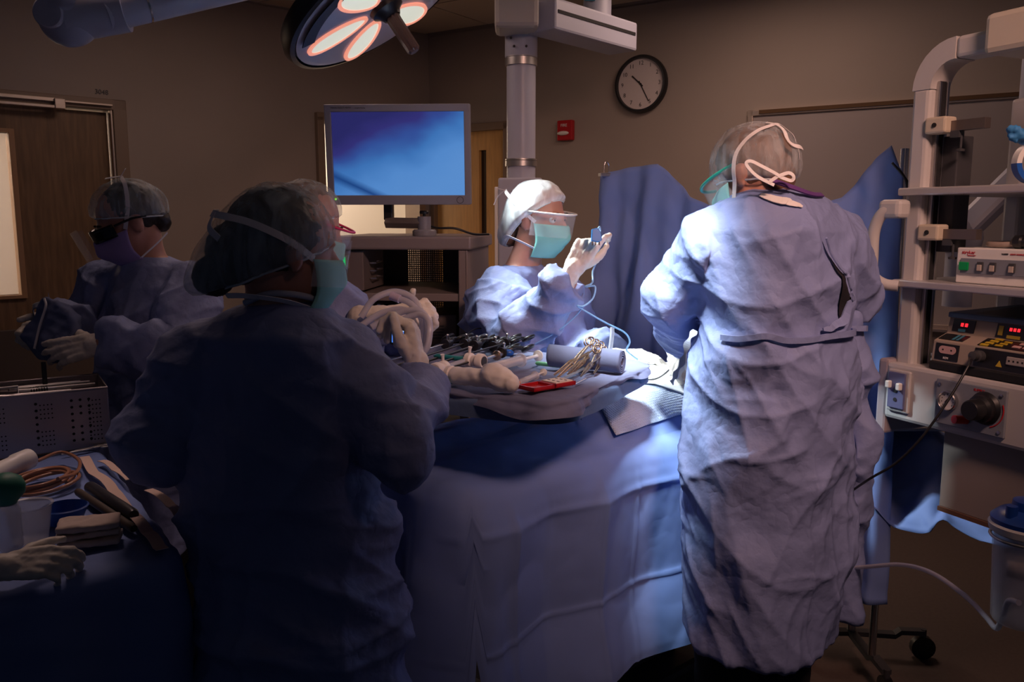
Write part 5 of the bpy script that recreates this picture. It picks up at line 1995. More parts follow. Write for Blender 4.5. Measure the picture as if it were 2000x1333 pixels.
def t_flare(s, v, o, q):
    d = max(0.0, q - 0.05)
    f = 0.035 * d
    # the corner throws a stiff fold
    cor = math.exp(-(((s - 0.0) ** 2 + (v - 0.0) ** 2) / 0.004))
    f += 0.20 * d * cor
    w = max(0.0, min(1.0, (abs(o.y) - 0.3) / 0.65))      # 1 on the long sides, 0 on the ends
    g = 0.042 * (tri(s, [-0.05, 0.10, 0.24, 0.40, 0.55, 0.79, 0.95, 1.15, 1.4, 1.8]) - 0.5) * min(1, d / 0.1)
    g += 0.030 * (tri(q, [-0.1, 0.135, 0.41, 0.60]) - 0.5) * min(1, d / 0.05)
    for kx in (0.10, 0.24, 0.40, 0.55, 0.79, 0.95):
        g += 0.007 * math.exp(-abs(s - kx) / 0.006) * min(1, d / 0.1)
    for kz in (0.135, 0.41):
        g += 0.007 * math.exp(-abs(q - kz) / 0.006)
    f += w * g + (1 - w) * 0.03 * math.sin(v * 22) * min(1, d / 0.2)
    return f


mb = cloth(TK, TU, TV, TL, TWD, TH, lambda s, v, o: 0.605 + (0.02 if o.y < -0.9 else 0.12 if o.x < -0.5 else -0.2), 0.045, 0.05, t_flare, nq=90, ntop=16, step=0.008)
me = mb.mesh('operating_table_drape')
P, N = verts_of(me)
Q = P * np.array((1, 1, 0.7))
a = np.abs(noise3(Q * 5 + 3))
b = np.abs(noise3(Q * 13 + 8))
set_verts(me, P + N * ((0.2 - a) * 0.012 + (0.2 - b) * 0.003)[:, None])
dr = link('table_drape', me, M_drape, None, smooth=180)
ot_ = thing('operating_table', 'operating table under a long blue drape reaching nearly to the floor', 'operating table')
dr.parent = ot_
Ru = Matrix((TU, TV, UP)).transposed()
c = TK + TU * 0.80 + TV * (TWD / 2)
mb = MB()
mb.box((c.x, c.y, 0.84), (1.50, 0.42, 0.07), Ru)
obj('table_top', mb, M_dark, ot_, smooth=0, bevel=0.01)
mb = MB()
mb.box((c.x, c.y, 0.47), (0.30, 0.26, 0.70), Ru)
obj('column', mb, M_steelb, ot_, smooth=0, bevel=0.01)
mb = MB()
mb.box((c.x, c.y, 0.06), (0.95, 0.44, 0.12), Ru)
obj('base', mb, M_dark, ot_, smooth=0, bevel=0.02)


def tsurf(s, v, off=0.0):
    """point on the draped front half of the table; v < 0 runs down the front"""
    if v >= 0:
        p = TK + TU * s + TV * v
        return Vector((p.x, p.y, TH(s, v) + off))
    q = -v
    er = 0.05
    a = min(q / er, math.pi / 2)
    out = er * math.sin(a) + 0.035 * max(0, q - 0.05)
    dz = er * (1 - math.cos(a)) + max(0, q - er * math.pi / 2)
    p = TK + TU * s - TV * (out + off * math.sin(a))
    return Vector((p.x, p.y, TH(s, 0) - dz + off * math.cos(a)))


# white field sheet and ribbed absorbent sheet
def sheet(name, quad, m, off, nu=40, nv=30, amp=0.004, fr=14, sd=0.0):
    """quad: four (s, v) corners"""
    (a, b, c_, d_) = [Vector(q) for q in quad]

    def fn(u, v):
        q = a.lerp(b, u).lerp(d_.lerp(c_, u), v)
        return tsurf(q.x, q.y, off)
    mb = MB()
    mb.grid(fn, nu, nv)
    me = mb.mesh(name)
    P, N = verts_of(me)
    h = np.abs(noise3(P * fr + sd)) * amp * 2
    N = np.where(N[:, 2:3] < -0.3, -N, N)
    set_verts(me, P + N * h[:, None])
    return link(name, me, m, None, smooth=180, solid=0.0015)


def ribbed():
    m = bpy.data.materials.new('absorbent_sheet')
    m.use_nodes = True
    nt = m.node_tree
    b = nt.nodes['Principled BSDF']
    b.inputs['Base Color'].default_value = (0.50, 0.58, 0.74, 1)
    b.inputs['Roughness'].default_value = 0.8
    tc = nt.nodes.new('ShaderNodeTexCoord')
    mp = nt.nodes.new('ShaderNodeMapping')
    mp.inputs['Rotation'].default_value = (0, 0, -0.69)
    nt.links.new(tc.outputs['Object'], mp.inputs[0])
    outs = []
    for ax in ('X', 'Y'):
        w = nt.nodes.new('ShaderNodeTexWave')
        w.bands_direction = ax
        w.inputs['Scale'].default_value = 42
        nt.links.new(mp.outputs[0], w.inputs['Vector'])
        outs.append(w.outputs['Fac'])
    mu = nt.nodes.new('ShaderNodeMath')
    mu.operation = 'MULTIPLY'
    nt.links.new(outs[0], mu.inputs[0])
    nt.links.new(outs[1], mu.inputs[1])
    bu = nt.nodes.new('ShaderNodeBump')
    bu.inputs['Strength'].default_value = 0.6
    bu.inputs['Distance'].default_value = 0.003
    nt.links.new(mu.outputs[0], bu.inputs['Height'])
    nt.links.new(bu.outputs[0], b.inputs['Normal'])
    return m


M_field = mat('field_sheet_white', (0.86, 0.88, 0.88), 0.85, bump=[(14, 0.2)])
o = sheet('absorbent_sheet', ((0.665, 0.275), (0.534, 0.018), (1.02, 0.02), (1.10, 0.25)), ribbed(), 0.010, 60, 30, 0.003, 12, 2.0)
tag(o, 'pale blue ribbed absorbent sheet over the front edge of the operating table', 'surgical sheet')
o = sheet('field_sheet', ((0.755, 0.18), (0.89, 0.055), (1.22, 0.15), (0.92, 0.44)), M_field, 0.016, 40, 30, 0.004, 16, 5.0)
tag(o, 'white sheet glaring under the surgical light on the operating field', 'surgical sheet')
# blue tube-holder tab on the drape
mb = MB()
mb.grid(lambda u, v: tsurf(0.520 + 0.085 * u - 0.02 * v, 0.165 + 0.13 * u - 0.05 * v, 0.014), 10, 6)
tab = tag(link('tube_holder_tab', mb.mesh('tab'), mat('tab_blue', (0.02, 0.13, 0.42), 0.6), None, smooth=60, solid=0.006), 'dark blue adhesive tube holder tab on the drape beside the ribbed sheet', 'tube holder')

# ------------------------------------------------ tray stand (mayo) with two covers
MU = Vector((-0.87, 0.49, 0)).normalized()
MV = Vector((0.49, 0.87, 0)).normalized()
MK = V3(0.10, 1.76, 0)
MLN, MWD, MZ = 0.70, 0.60, 1.110
# use a right handed frame: s along MV (0..MWD), v along MU (0..MLN)
st = thing('instrument_stand', 'tray stand reaching over the table under layered slate blue covers', 'instrument stand')


def m_flare(s, v, o, q):
    a = math.atan2(o.y, o.x)
    return 0.012 * math.sin(s * 17 + v * 13) * min(1, q / 0.03) + 0.25 * max(0, q - 0.02) * (0.4 + 0.6 * math.sin(s * 9 + v * 7 + 1.3))


mbc = cloth(MK + MV * 0.016 + MU * 0.016, MV, MU, MWD - 0.032, MLN - 0.032, lambda s, v: MZ - 0.012, lambda s, v, o: 0.048 + 0.005 * math.sin(s * 8 + v * 5), 0.06, 0.014, lambda s, v, o, q: 0.006 + 0.03 * q, nq=14, ntop=8, step=0.012)
me = crumple(mbc.mesh('c'), 0.004, 7, (1, 1, 1), 6.0)
link('tray_cover', me, mat('tray_cover_blue', (0.10, 0.16, 0.30), 0.75, bump=[(20, 0.2), (400, 0.2)]), st, smooth=180)
mbc = cloth(MK + MV * 0.004 + MU * 0.004, MV, MU, MWD - 0.008, MLN - 0.008, lambda s, v: MZ + 0.004 * math.sin(s * 19 + v * 8) * math.sin(v * 15 + 1),
            lambda s, v, o: 0.034 + 0.010 * math.sin(s * 11 + v * 16) + 0.007 * math.sin(s * 31 + v * 27), 0.05, 0.010, m_flare, nq=14, ntop=26, step=0.010)
me = crumple(mbc.mesh('c'), 0.012, 11, (1, 1, 1), 16.0, 0.5, lambda P: np.where(P[:, 2] < MZ - 0.006, 1.0, 0.35))
link('tray_towel', me, M_wrap, st, smooth=180)
Rm = Matrix((MV, MU, UP)).transposed()
c = MK + MV * (MWD / 2) + MU * (MLN / 2)
mb = MB()
mb.box((c.x, c.y, MZ - 0.032), (MWD - 0.05, MLN - 0.05, 0.014), Rm)
obj('steel_tray', mb, M_steel, st, smooth=0, bevel=0.004)
pp = V3(-0.40, 2.37, 0)
mb = MB()
mb.cyl(pp + V3(0, 0, 0.06), pp + V3(0, 0, MZ - 0.04), 0.014, n=16)
obj('post', mb, M_steel, st)
mb = MB()
for dx, dy in ((0.20, -0.12), (0.20, 0.28), (-0.06, 0.30)):
    mb.tube([pp + V3(0, 0, 0.07), pp + V3(dx, dy, 0.06)], 0.014, 10)
obj('foot_frame', mb, M_steel, st)

# ------------------------------------------------ upright drape screen at the head end
def scr_top(a):
    """a 0..1 from the far left pole to the right pole: top height"""
    xs = [0.0, 0.04, 0.12, 0.235, 0.28, 0.36, 0.5, 0.72, 0.84, 0.93, 0.965, 1.0]
    zs = [1.660, 1.675, 1.690, 1.695, 1.66, 1.575, 1.52, 1.52, 1.56, 1.675, 1.705, 1.62]
    return float(np.interp(a, xs, zs))


def scr(u, v):
    vv = 0.86 - 1.20 * u
    top = scr_top(u)
    z = top + (0.34 - top) * v
    fold = 0.030 * math.sin(u * 34 + 2.2 * math.sin(v * 2.0)) * (0.25 + v) + 0.022 * math.sin(u * 71 + 1.5 * v) * (0.2 + v) + 0.05 * v
    fold += 0.05 * math.exp(-((u - 0.235) / 0.05) ** 2) * v
    p = TK + TU * (1.33 - fold) + TV * (vv - 0.05 * v * (u - 0.3))
    return Vector((p.x, p.y, z))


mb = MB()
mb.grid(scr, 200, 70)
me = crumple(mb.mesh('s'), 0.016, 4, (1, 1, 0.5), 40.0)
scs = thing('drape_screen', 'tall blue drape hung upright between two poles behind the table', 'drape')
link('screen_drape', me, M_drape, scs, smooth=180, solid=0.002)
for vv, zt in ((0.80, 1.67), (-0.30, 1.70)):
    p = TK + TU * 1.40 + TV * vv
    mb = MB()
    mb.cyl((p.x, p.y, 0.12), (p.x, p.y, zt), 0.012, n=14)
    obj('pole', mb, M_steel, scs)
# binder clip on the left corner
clp = thing('binder_clip', 'silver spring clip on the upper left corner of the drape screen', 'clip')
p = scr(0.028, 0.0)
Rk = frame((0.3, -0.95, 0), (0, 0, 1))
mb = MB(mtx(Rk, p))
mb.prism([(-0.032, -0.010), (0.032, -0.010), (0.032, 0.018), (-0.032, 0.018)], 0.016, mtx(Matrix.Identity(3), (0, 0, -0.014)))
obj('clip_body', mb, M_steel, clp, smooth=0, bevel=0.003)
mb = MB(mtx(Rk, p))
mb.tube([(-0.010, 0, 0.0), (-0.010, 0, 0.030), (-0.004, 0, 0.042), (0.004, 0, 0.042), (0.010, 0, 0.030), (0.010, 0, 0.0)], 0.0025, 8)
obj('clip_handle', mb, M_steel, clp)
mb = MB()
pk = scr(0.975, 0.02)
for k in (0, 1):
    mb.tube(spline([pk + V3(-0.02, -0.03, 0.0), pk + V3(0.015, -0.035, -0.04), pk + V3(0.03 + 0.02 * k, -0.035, -0.09), pk + V3(0.035 + 0.03 * k, -0.035, -0.12)], 6), 0.0035, 8)
    c0 = pk + V3(0.036 + 0.03 * k, -0.035, -0.132)
    mb.tube([c0 + V3(0.011 * math.cos(a), 0, 0.014 * math.sin(a)) for a in [2 * math.pi * i / 14 for i in range(14)]], 0.003, 6, closed=True)
tag(obj('towel_clamp', mb, M_black, smooth=60), 'black clamp gripping the right peak of the drape screen', 'clamp')

# ------------------------------------------------ drape tail spread over a stand on the right
sd = thing('draped_stand', 'wheeled stand under a dark blue drape beside the surgeon on the right', 'stand')


def tail(u, v):
    r0 = pt(1660 + 190 * u, 640 + 215 * u, 2.95 - 0.35 * u)
    r1 = pt(1675 + 300 * u, 905 + 50 * u, 2.62 - 0.30 * u)
    r2 = pt(1690 + 290 * u + 14 * math.sin(u * 8), 985 + 55 * u + 40 * abs(math.sin(u * 5.2)), 2.42 - 0.22 * u)
    if v < 0.6:
        p = r0.lerp(r1, v / 0.6)
    else:
        p = r1.lerp(r2, (v - 0.6) / 0.4)
    return p + V3(0, -0.02, 0.01) * math.sin(u * 13 + v * 3)


mb = MB()
mb.grid(tail, 60, 40)
link('stand_drape', crumple(mb.mesh('t'), 0.020, 6, (1, 1, 1), 55.0), M_drape, sd, smooth=180, solid=0.002)
bp = V3(1.17, 2.74, 0)
mb = MB()
mb.cyl(bp + V3(0, 0, 0.09), bp + V3(0, 0, 0.86), 0.014, n=14)
obj('post', mb, M_steelb, sd)
mb = MB()
mb.box(bp + V3(0.02, -0.06, 0.855), (0.34, 0.30, 0.012))
obj('platform', mb, M_steelb, sd, smooth=0, bevel=0.004)
for dx, dy in ((0.24, -0.02), (0.0, -0.28), (-0.24, 0.02)):
    e = bp + V3(dx, dy, 0.095)
    mb = MB()
    m1 = bp.lerp(e, 0.6)
    mb.ribbon([bp + V3(0, 0, 0.085), V3(m1.x, m1.y, 0.080), V3(m1.x + dx * .08, m1.y + dy * .08, 0.095), e], 0.030, 0.016, (0, 0, 1))
    obj('leg', mb, M_dark, sd, smooth=0)
    mb = MB()
    w = e - V3(0, 0, 0.055)
    ax = V3(-dy, dx, 0).normalized() if dx else V3(1, 0, 0)
    mb.cyl(w - ax * 0.012, w + ax * 0.012, 0.040, n=22)
    cs = obj('caster', mb, M_black, sd, smooth=35)
    obj('caster_fork', MB().cyl(w + V3(0, 0, 0.03), e + V3(0, 0, 0.01), 0.010), M_dark, cs)

# ------------------------------------------------ instrument table on the left
LZ = 0.90
L0, L1 = pt(372, 1072, 1.47), V3(-0.98, 1.20, LZ)          # front right corner, a point along the front edge
LU = Vector((L1.x - L0.x, L1.y - L0.y, 0)).normalized()      # along the front, to the left
LV = Vector((LU.y, -LU.x, 0))
if LV.y < 0:
    LV = -LV
lt = thing('instrument_table', 'blue draped instrument table in the lower left foreground', 'table')
LK = V3(L0.x, L0.y, 0) + LU * 1.29
mb = cloth(LK, -LU, LV, 1.25, 0.86, lambda s, v: LZ, lambda s, v, o: 0.62, 0.05, 0.03, lambda s, v, o, q: (0.05 + 0.05 * math.sin(s * 14 + v * 9)) * max(0, q - 0.04) + 0.012 * math.sin(s * 31 + v * 22) * min(1, max(0, q - 0.03) / 0.1), nq=40, ntop=14, step=0.015)
link('table_drape', crumple(mb.mesh('l'), 0.007, 7, (1, 1, 0.6), 61.0), M_drape, lt, smooth=180)
c = LK - LU * 0.625 + LV * 0.43
Rlt = Matrix((-LU, LV, UP)).transposed()
mb = MB()
mb.box((c.x, c.y, LZ - 0.035), (1.2, 0.80, 0.03), Rlt)
obj('table_top', mb, M_steelb, lt, smooth=0)
for a in (0.06, 1.19):
    for b_ in (0.06, 0.80):
        p = LK - LU * a + LV * b_
        obj('leg', MB().cyl((p.x, p.y, 0), (p.x, p.y, LZ - 0.05), 0.016), M_steelb, lt)

# ================================================================== THINGS ON THE INSTRUMENT TRAY
TZt = MZ + 0.006
M_gold = mat('warm_steel', (0.62, 0.46, 0.34), 0.25, 1.0)
M_beige = mat('beige_plastic', (0.82, 0.77, 0.73), 0.45)
M_teal = mat('teal_plastic', (0.03, 0.30, 0.32), 0.4)
M_lilac = mat('lilac_plastic', (0.30, 0.24, 0.45), 0.4)

# rolled towel
rl = thing('rolled_towel', 'rolled slate blue towel lying across the tray under the clamps', 'towel')
a, b = onz(1086, 718, TZt), onz(1208, 728, TZt)
R_ = 0.030
a.z = b.z = TZt + R_
ax = (b - a).normalized()
a -= ax * 0.015
b += ax * 0.010
Y_ = V3(0, 0, 1)
X_ = ax.cross(Y_).normalized()


def roll(u, v):
    ang = v * math.pi * 2 * 4.2
    r = 0.007 + (R_ - 0.007) * (v ** 0.8) + 0.0015 * math.sin(u * 9 + ang)
    return a.lerp(b, u) + X_ * (r * math.cos(ang)) + Y_ * (r * math.sin(ang))


mb = MB()
mb.grid(roll, 24, 150)
obj('towel_roll', mb, M_wrap, rl, smooth=180, solid=0.003)


# hemostatic clamps leaning over the roll
def clamp_mesh(tip, back, nrm, L, gap):
    tip, back, nrm = Vector(tip), Vector(back), Vector(nrm)
    ax = (back - tip).normalized()
    side = ax.cross(nrm).normalized()
    mb = MB()
    for s in (-1, 1):
        P = [tip + side * (s * 0.0012), tip + ax * (L * 0.32) + side * (s * 0.0030), tip + ax * (L * 0.40) + side * (s * 0.0035), tip + ax * (L * 0.62) - side * (s * 0.004), tip + ax * (L * 0.86) - side * (s * 0.008)]
        mb.tube(P, [0.0012, 0.0026, 0.0032, 0.0024, 0.0022], 8)
        c = tip + ax * (L * 0.93) - side * (s * (0.012 + gap))
        mb.tube([c + ax * (0.0125 * math.cos(t)) + side * (0.0095 * math.sin(t)) for t in [2 * math.pi * i / 16 for i in range(16)]], 0.0022, 8, closed=True)
    mb.cyl(tip + ax * (L * 0.38) - nrm * 0.003, tip + ax * (L * 0.38) + nrm * 0.003, 0.0032, n=10)
    return mb


clamp_words = ['front-most', 'second', 'third', 'fourth', 'fifth', 'sixth', 'rear-most']
for k in range(7):
    tip = onz(1082 + 13.0 * k - (6 if k % 2 else 0), 733 - 0.5 * k + (5 if k % 3 == 1 else 0), TZt + 0.004)
    back = pt(1160 + 4.6 * k, 673 + 2.2 * k - (5 if k % 2 else 0), tip.y + 0.085)
    L = (back - tip).length
    mb = clamp_mesh(tip, back, (0.55, -0.65, 0.52), L, 0.001)
    tag(obj('hemostat_clamp', mb, M_gold, None, smooth=60), '%s of the bright steel clamps leaning together over the rolled towel' % clamp_words[k], 'clamp', 'clamps on the tray')

# needle counter box
nb = thing('needle_counter', 'open red needle counter box with white foam at the front of the tray', 'needle box')
q0, q1, q3 = onz(1010, 763, TZt), onz(1062, 775, TZt), onz(1055, 749, TZt)
e1_ = (q1 - q0)
e2_ = V3(-e1_.y, e1_.x, 0).normalized()
e1n = e1_.normalized()
Rn = Matrix((e1n, e2_, UP)).transposed()
w_, l_ = 0.056, 0.064
for k, off in enumerate((0.0, l_ + 0.002)):
    base_ = q0 + e2_ * off + V3(0, 0, 0.004)
    mb = MB(mtx(Rn, base_))
    mb.box((w_ / 2, l_ / 2, 0.002), (w_, l_, 0.003))
    for c_, s_ in (((0.002, l_ / 2, 0.005), (0.004, l_, 0.009)), ((w_ - 0.002, l_ / 2, 0.005), (0.004, l_, 0.009)), ((w_ / 2, 0.002, 0.005), (w_, 0.004, 0.009)), ((w_ / 2, l_ - 0.002, 0.005), (w_, 0.004, 0.009))):
        mb.box(c_, s_)
    hf_ = obj('box_half', mb, M_red, nb, smooth=0)
    if k == 1:
        mb = MB(mtx(Rn, base_))
        mb.box((w_ / 2, l_ / 2, 0.0075), (w_ - 0.010, l_ - 0.010, 0.008))
        fm = obj('foam_pad', mb, mat('foam_white', (0.80, 0.74, 0.66), 0.9), hf_, smooth=0)
        for i in range(6):
            mb = MB(mtx(Rn, base_))
            mb.box((0.013 + 0.015 * (i % 3), 0.020 + 0.024 * (i // 3), 0.0118), (0.007, 0.003, 0.0012))
            obj('foam_mark', mb, M_dark, fm, smooth=0)

# white plastic-wrapped light handle
hnd = thing('camera_handle', 'white moulded handpiece with round socket lying at the tray front', 'handpiece')
A_, B_ = onz(893, 752, TZt), onz(1003, 768, TZt)
mb = MB()
n_ = 9
axh = (B_ - A_)
for t, rr, zz in ((0.0, 0.021, 0.022), (0.18, 0.019, 0.021), (0.38, 0.020, 0.022), (0.55, 0.024, 0.026), (0.66, 0.030, 0.032), (0.80, 0.028, 0.026), (0.94, 0.022, 0.021)):
    mb.ell(A_ + axh * t + V3(0, 0, zz), (rr * 1.05, rr * 1.0, rr), None, 20, 12)
mb.tube([A_ + V3(0, 0, 0.022), A_ + axh * 0.5 + V3(0, 0, 0.024), B_ + V3(0, 0, 0.022)], [0.020, 0.021, 0.019], 18)
link('handle_body', crumple(fuse(mb, 0.004, 4), 0.003, 30, (1, 1, 1), 2.0), M_beige, hnd, smooth=180)
dA = -axh.normalized()
mb = MB()
mb.lathe([(0.019, 0), (0.021, 0.002), (0.021, 0.012), (0.012, 0.013), (0.011, 0.004), (0.001, 0.004)], 24, mtx(frame((0, 0, 1), dA), A_ + V3(0, 0, 0.022) + dA * 0.014))
obj('socket_ring', mb, M_beige, hnd, smooth=35)
mb = MB()
mb.lathe([(0.0095, 0.0), (0.0095, 0.010), (0.001, 0.010)], 20, mtx(frame((0, 0, 1), dA), A_ + V3(0, 0, 0.022) + dA * 0.014))
obj('socket_core', mb, M_dark, hnd, smooth=35)


# trocars
def trocar(A, B, label, cols, name='trocar'):
    A, B = Vector(A), Vector(B)
    t = thing(name, label, 'trocar', group='trocars on the tray')
    d_ = (B - A).normalized()
    Mz = mtx(frame((0, 0, 1) if abs(d_.z) < 0.9 else (1, 0, 0), d_), A)
    mb = MB(Mz)
    mb.lathe([(0.017, 0), (0.019, 0.003), (0.019, 0.018), (0.014, 0.022), (0.014, 0.034), (0.018, 0.038), (0.018, 0.052), (0.008, 0.060), (0.001, 0.060)], 22)
    obj('trocar_head', mb, cols[0], t, smooth=35)
    mb = MB(Mz)
    mb.lathe([(0.0070, 0.060), (0.0068, 0.15), (0.001, 0.162)], 16)
    obj('cannula', mb, cols[1], t, smooth=35)
    mb = MB(Mz)
    mb.lathe([(0.0085, -0.002), (0.0125, -0.002), (0.0125, 0.001), (0.0085, 0.001)], 18)
    obj('seal_ring', mb, M_dark, t, smooth=35)
    mb = MB(Mz)
    mb.tube([(0, 0.012, 0.044), (0, 0.026, 0.044), (0, 0.034, 0.042)], [0.004, 0.004, 0.0055], 10)
    obj('stopcock', mb, cols[0], t, smooth=35)
    return t


trocar(onz(848, 742, TZt) + V3(0, 0, 0.021), onz(905, 722, TZt) + V3(0, 0, 0.021), 'beige trocar with upright valve at the left end of the tray', (M_beige, M_clear2))
trocar(onz(945, 722, TZt) + V3(0, 0, 0.021), onz(893, 716, TZt) + V3(0, 0, 0.019), 'beige trocar with teal cannula in the middle of the tray', (M_beige, M_teal))
ob_ = tag(obj('obturator', MB().tube([onz(846, 757, TZt) + V3(0, 0, 0.008), onz(885, 750, TZt) + V3(0, 0, 0.008), onz(892, 749, TZt) + V3(0, 0, 0.008)], [0.003, 0.0085, 0.0085], 14), M_teal, smooth=40), 'teal pointed obturator beside the beige trocar', 'obturator')


# syringes
def syringe(A, B, r, label, tipcol, plung=0.02):
    A, B = Vector(A), Vector(B)
    t = thing('syringe', label, 'syringe', group='syringes on the tray')
    d_ = (B - A).normalized()
    L = (B - A).length
    Mz = mtx(frame((0, 0, 1), d_), A)
    mb = MB(Mz)
    mb.lathe([(0.002, -0.012), (0.003, 0.0), (r, 0.004), (r, L * 0.62), (r * 1.5, L * 0.63), (r * 1.5, L * 0.65), (r * 0.9, L * 0.65)], 22)
    obj('barrel', mb, M_clear2, t, smooth=35)
    mb = MB(Mz)
    mb.lathe([(0.001, L * 0.28), (r * 0.9, L * 0.29), (r * 0.9, L * 0.33), (r * 0.35, L * 0.34), (r * 0.35, L * 0.97), (r * 1.2, L * 0.98), (r * 1.2, L), (0.001, L)], 18)
    obj('plunger', mb, M_white, t, smooth=35)
    if tipcol:
        mb = MB(Mz)
        mb.lathe([(0.001, -0.040), (0.0035, -0.035), (0.0055, -0.012), (0.005, 0.002)], 14)
        obj('needle_cap', mb, tipcol, t, smooth=35)
    return t


syringe(onz(948, 732, TZt) + V3(0, 0, 0.014), onz(1052, 705, TZt) + V3(0, 0, 0.014), 0.0125, 'large clear syringe lying across the middle of the tray', None)
syringe(onz(1012, 757, TZt) + V3(0, 0, 0.010), onz(1062, 735, TZt) + V3(0, 0, 0.010), 0.0075, 'small clear syringe with orange cap behind the red box', mat('orange_cap', (0.75, 0.24, 0.05), 0.4))

# marker and scalpel
mk_ = thing('skin_marker', 'light green marker pen beside the rolled towel', 'marker')
a, b = onz(1046, 714, TZt), onz(1098, 720, TZt)
mb = MB()
mb.tube([a + V3(0, 0, 0.006), a.lerp(b, 0.06) + V3(0, 0, 0.006), b + V3(0, 0, 0.006)], [0.002, 0.0058, 0.0058], 12)
obj('pen_body', mb, mat('green_pen', (0.16, 0.48, 0.22), 0.4), mk_, smooth=40)
mb = MB()
mb.tube([a.lerp(b, 0.6) + V3(0, 0, 0.006), a.lerp(b, 0.62) + V3(0, 0, 0.006)], 0.0064, 12)
obj('pen_ring', mb, M_white, mk_, smooth=40)
sc_ = thing('scalpel', 'scalpel with pale handle and orange end in front of the towel roll', 'scalpel')
a, b = onz(1100, 744, TZt) + V3(0, 0, 0.005), onz(1152, 722, TZt) + V3(0, 0, 0.010)
mb = MB()
mb.ribbon([a, a.lerp(b, 0.5), a.lerp(b, 0.86)], 0.008, 0.003, (0, 0, 1))
obj('handle', mb, mat('pale_blue_handle', (0.52, 0.60, 0.68), 0.3, 0.5), sc_, smooth=0)
mb = MB()
mb.ribbon([a.lerp(b, 0.85), b], 0.009, 0.006, (0, 0, 1))
obj('blade_guard', mb, mat('orange_guard', (0.55, 0.16, 0.08), 0.5), sc_, smooth=0)
nd = tag(obj('probe', MB().tube([onz(1118, 757, TZt) + V3(0, 0, 0.004), onz(1144, 745, TZt) + V3(0, 0, 0.005)], [0.0012, 0.0022], 8), M_steel, smooth=40), 'short steel probe just behind the red box', 'probe')


# laparoscopic instruments: long shafts with black ring handles
def lap(A, B, label, hm, ang, shaft=M_black):
    """A shaft tip, B handle"""
    A, B = Vector(A), Vector(B)
    t = thing('laparoscopic_instrument', label, 'instrument', group='laparoscopic instruments on the tray')
    d_ = (B - A).normalized()
    sd_ = d_.cross(UP).normalized()
    mb = MB()
    mb.cyl(A, B, 0.0028, n=10)
    obj('shaft', mb, shaft, t, smooth=60)
    mb = MB()
    mb.lathe([(0.008, 0), (0.015, 0.002), (0.015, 0.010), (0.009, 0.014), (0.012, 0.018), (0.012, 0.034), (0.001, 0.036)], 14, mtx(frame(UP, d_), B))
    obj('rotation_knob', mb, hm, t, smooth=35)
    for s in (-1, 1):
        mb = MB()
        c0 = B + d_ * 0.030
        c1 = c0 + d_ * 0.045 + sd_ * (s * 0.018 + ang) + UP * 0.006
        mb.tube(spline([c0, c0.lerp(c1, 0.5) + UP * 0.006, c1], 5), [0.0085] * 5 + [0.006] * 6, 8)
        cc = c1 + d_ * 0.016 + sd_ * (s * 0.004)
        mb.tube([cc + d_ * (0.021 * math.cos(q)) + (sd_ * 0.85 + UP * 0.5) * (0.0155 * math.sin(q)) for q in [2 * math.pi * i / 16 for i in range(16)]], 0.0052, 8, closed=True)
        obj('ring_handle', mb, hm, t, smooth=60)
    mb = MB()
    mb.cyl(B + d_ * 0.02, B + d_ * 0.02 + UP * 0.022, 0.0035, n=10)
    mb.ell(B + d_ * 0.02 + UP * 0.024, (0.005, 0.005, 0.004), None, 10, 6)
    obj('cautery_post', mb, M_steel, t, smooth=60)


spec = [((760, 712), (868, 682), 'rear-most'), ((765, 726), (905, 684), 'second rear of the'), ((770, 738), (925, 691), 'third rear of the'), ((780, 735), (945, 682), 'fourth rear of the'), ((775, 750), (962, 690), 'middle'), ((800, 742), (985, 686), 'right-most'), ((790, 762), (978, 700), 'front-most')]
for k, (pa, pb, w_) in enumerate(spec):
    A_ = onz(*pa, TZt) + V3(0, 0, 0.010 + 0.002 * k)
    B_ = onz(*pb, TZt) + V3(0, 0, 0.014 + 0.004 * (k % 3))
    lap(A_, B_, '%s long black handled instruments fanned over the tray' % (w_ if 'the' in w_ else w_ + ' of the'), M_black, 0.006 * (k - 3), M_steel if k in (0, 4) else M_black)
# long clear shaft with bronze wheel
t = thing('suction_irrigator', 'steel irrigator tube with bronze wheel valve lying on the tray', 'instrument')
A_, B_ = onz(930, 715, TZt) + V3(0, 0, 0.012), onz(968, 704, TZt) + V3(0, 0, 0.012)
mb = MB()
mb.cyl(A_, B_, 0.0045, n=12)
obj('tube', mb, M_steel, t, smooth=60)
mb = MB()
dd = (B_ - A_).normalized()
mb.lathe([(0.001, 0), (0.010, 0.001), (0.014, 0.004), (0.014, 0.010), (0.007, 0.014), (0.006, 0.040), (0.001, 0.042)], 10, mtx(frame(UP, dd), B_))
obj('wheel_valve', mb, M_gold, t, smooth=30)
mb = MB()
mb.ell(B_ + dd * 0.045 + V3(0.012, 0.01, 0), (0.016, 0.010, 0.010), None, 14, 8)
obj('blue_grip', mb, M_blue, t, smooth=60)

# thin black cable across the back of the tray
tag(obj('cautery_cord', MB().tube(spline([onz(905, 672, TZt) + V3(0, 0, .02), onz(930, 664, TZt) + V3(0, 0, .035), onz(965, 665, TZt) + V3(0, 0, .03), onz(1005, 676, TZt) + V3(0, 0, .010), onz(1022, 683, TZt) + V3(0, 0, .006)], 8), 0.0022, 8), M_black, smooth=60),
    'thin black cord arched over the back of the tray', 'cord')

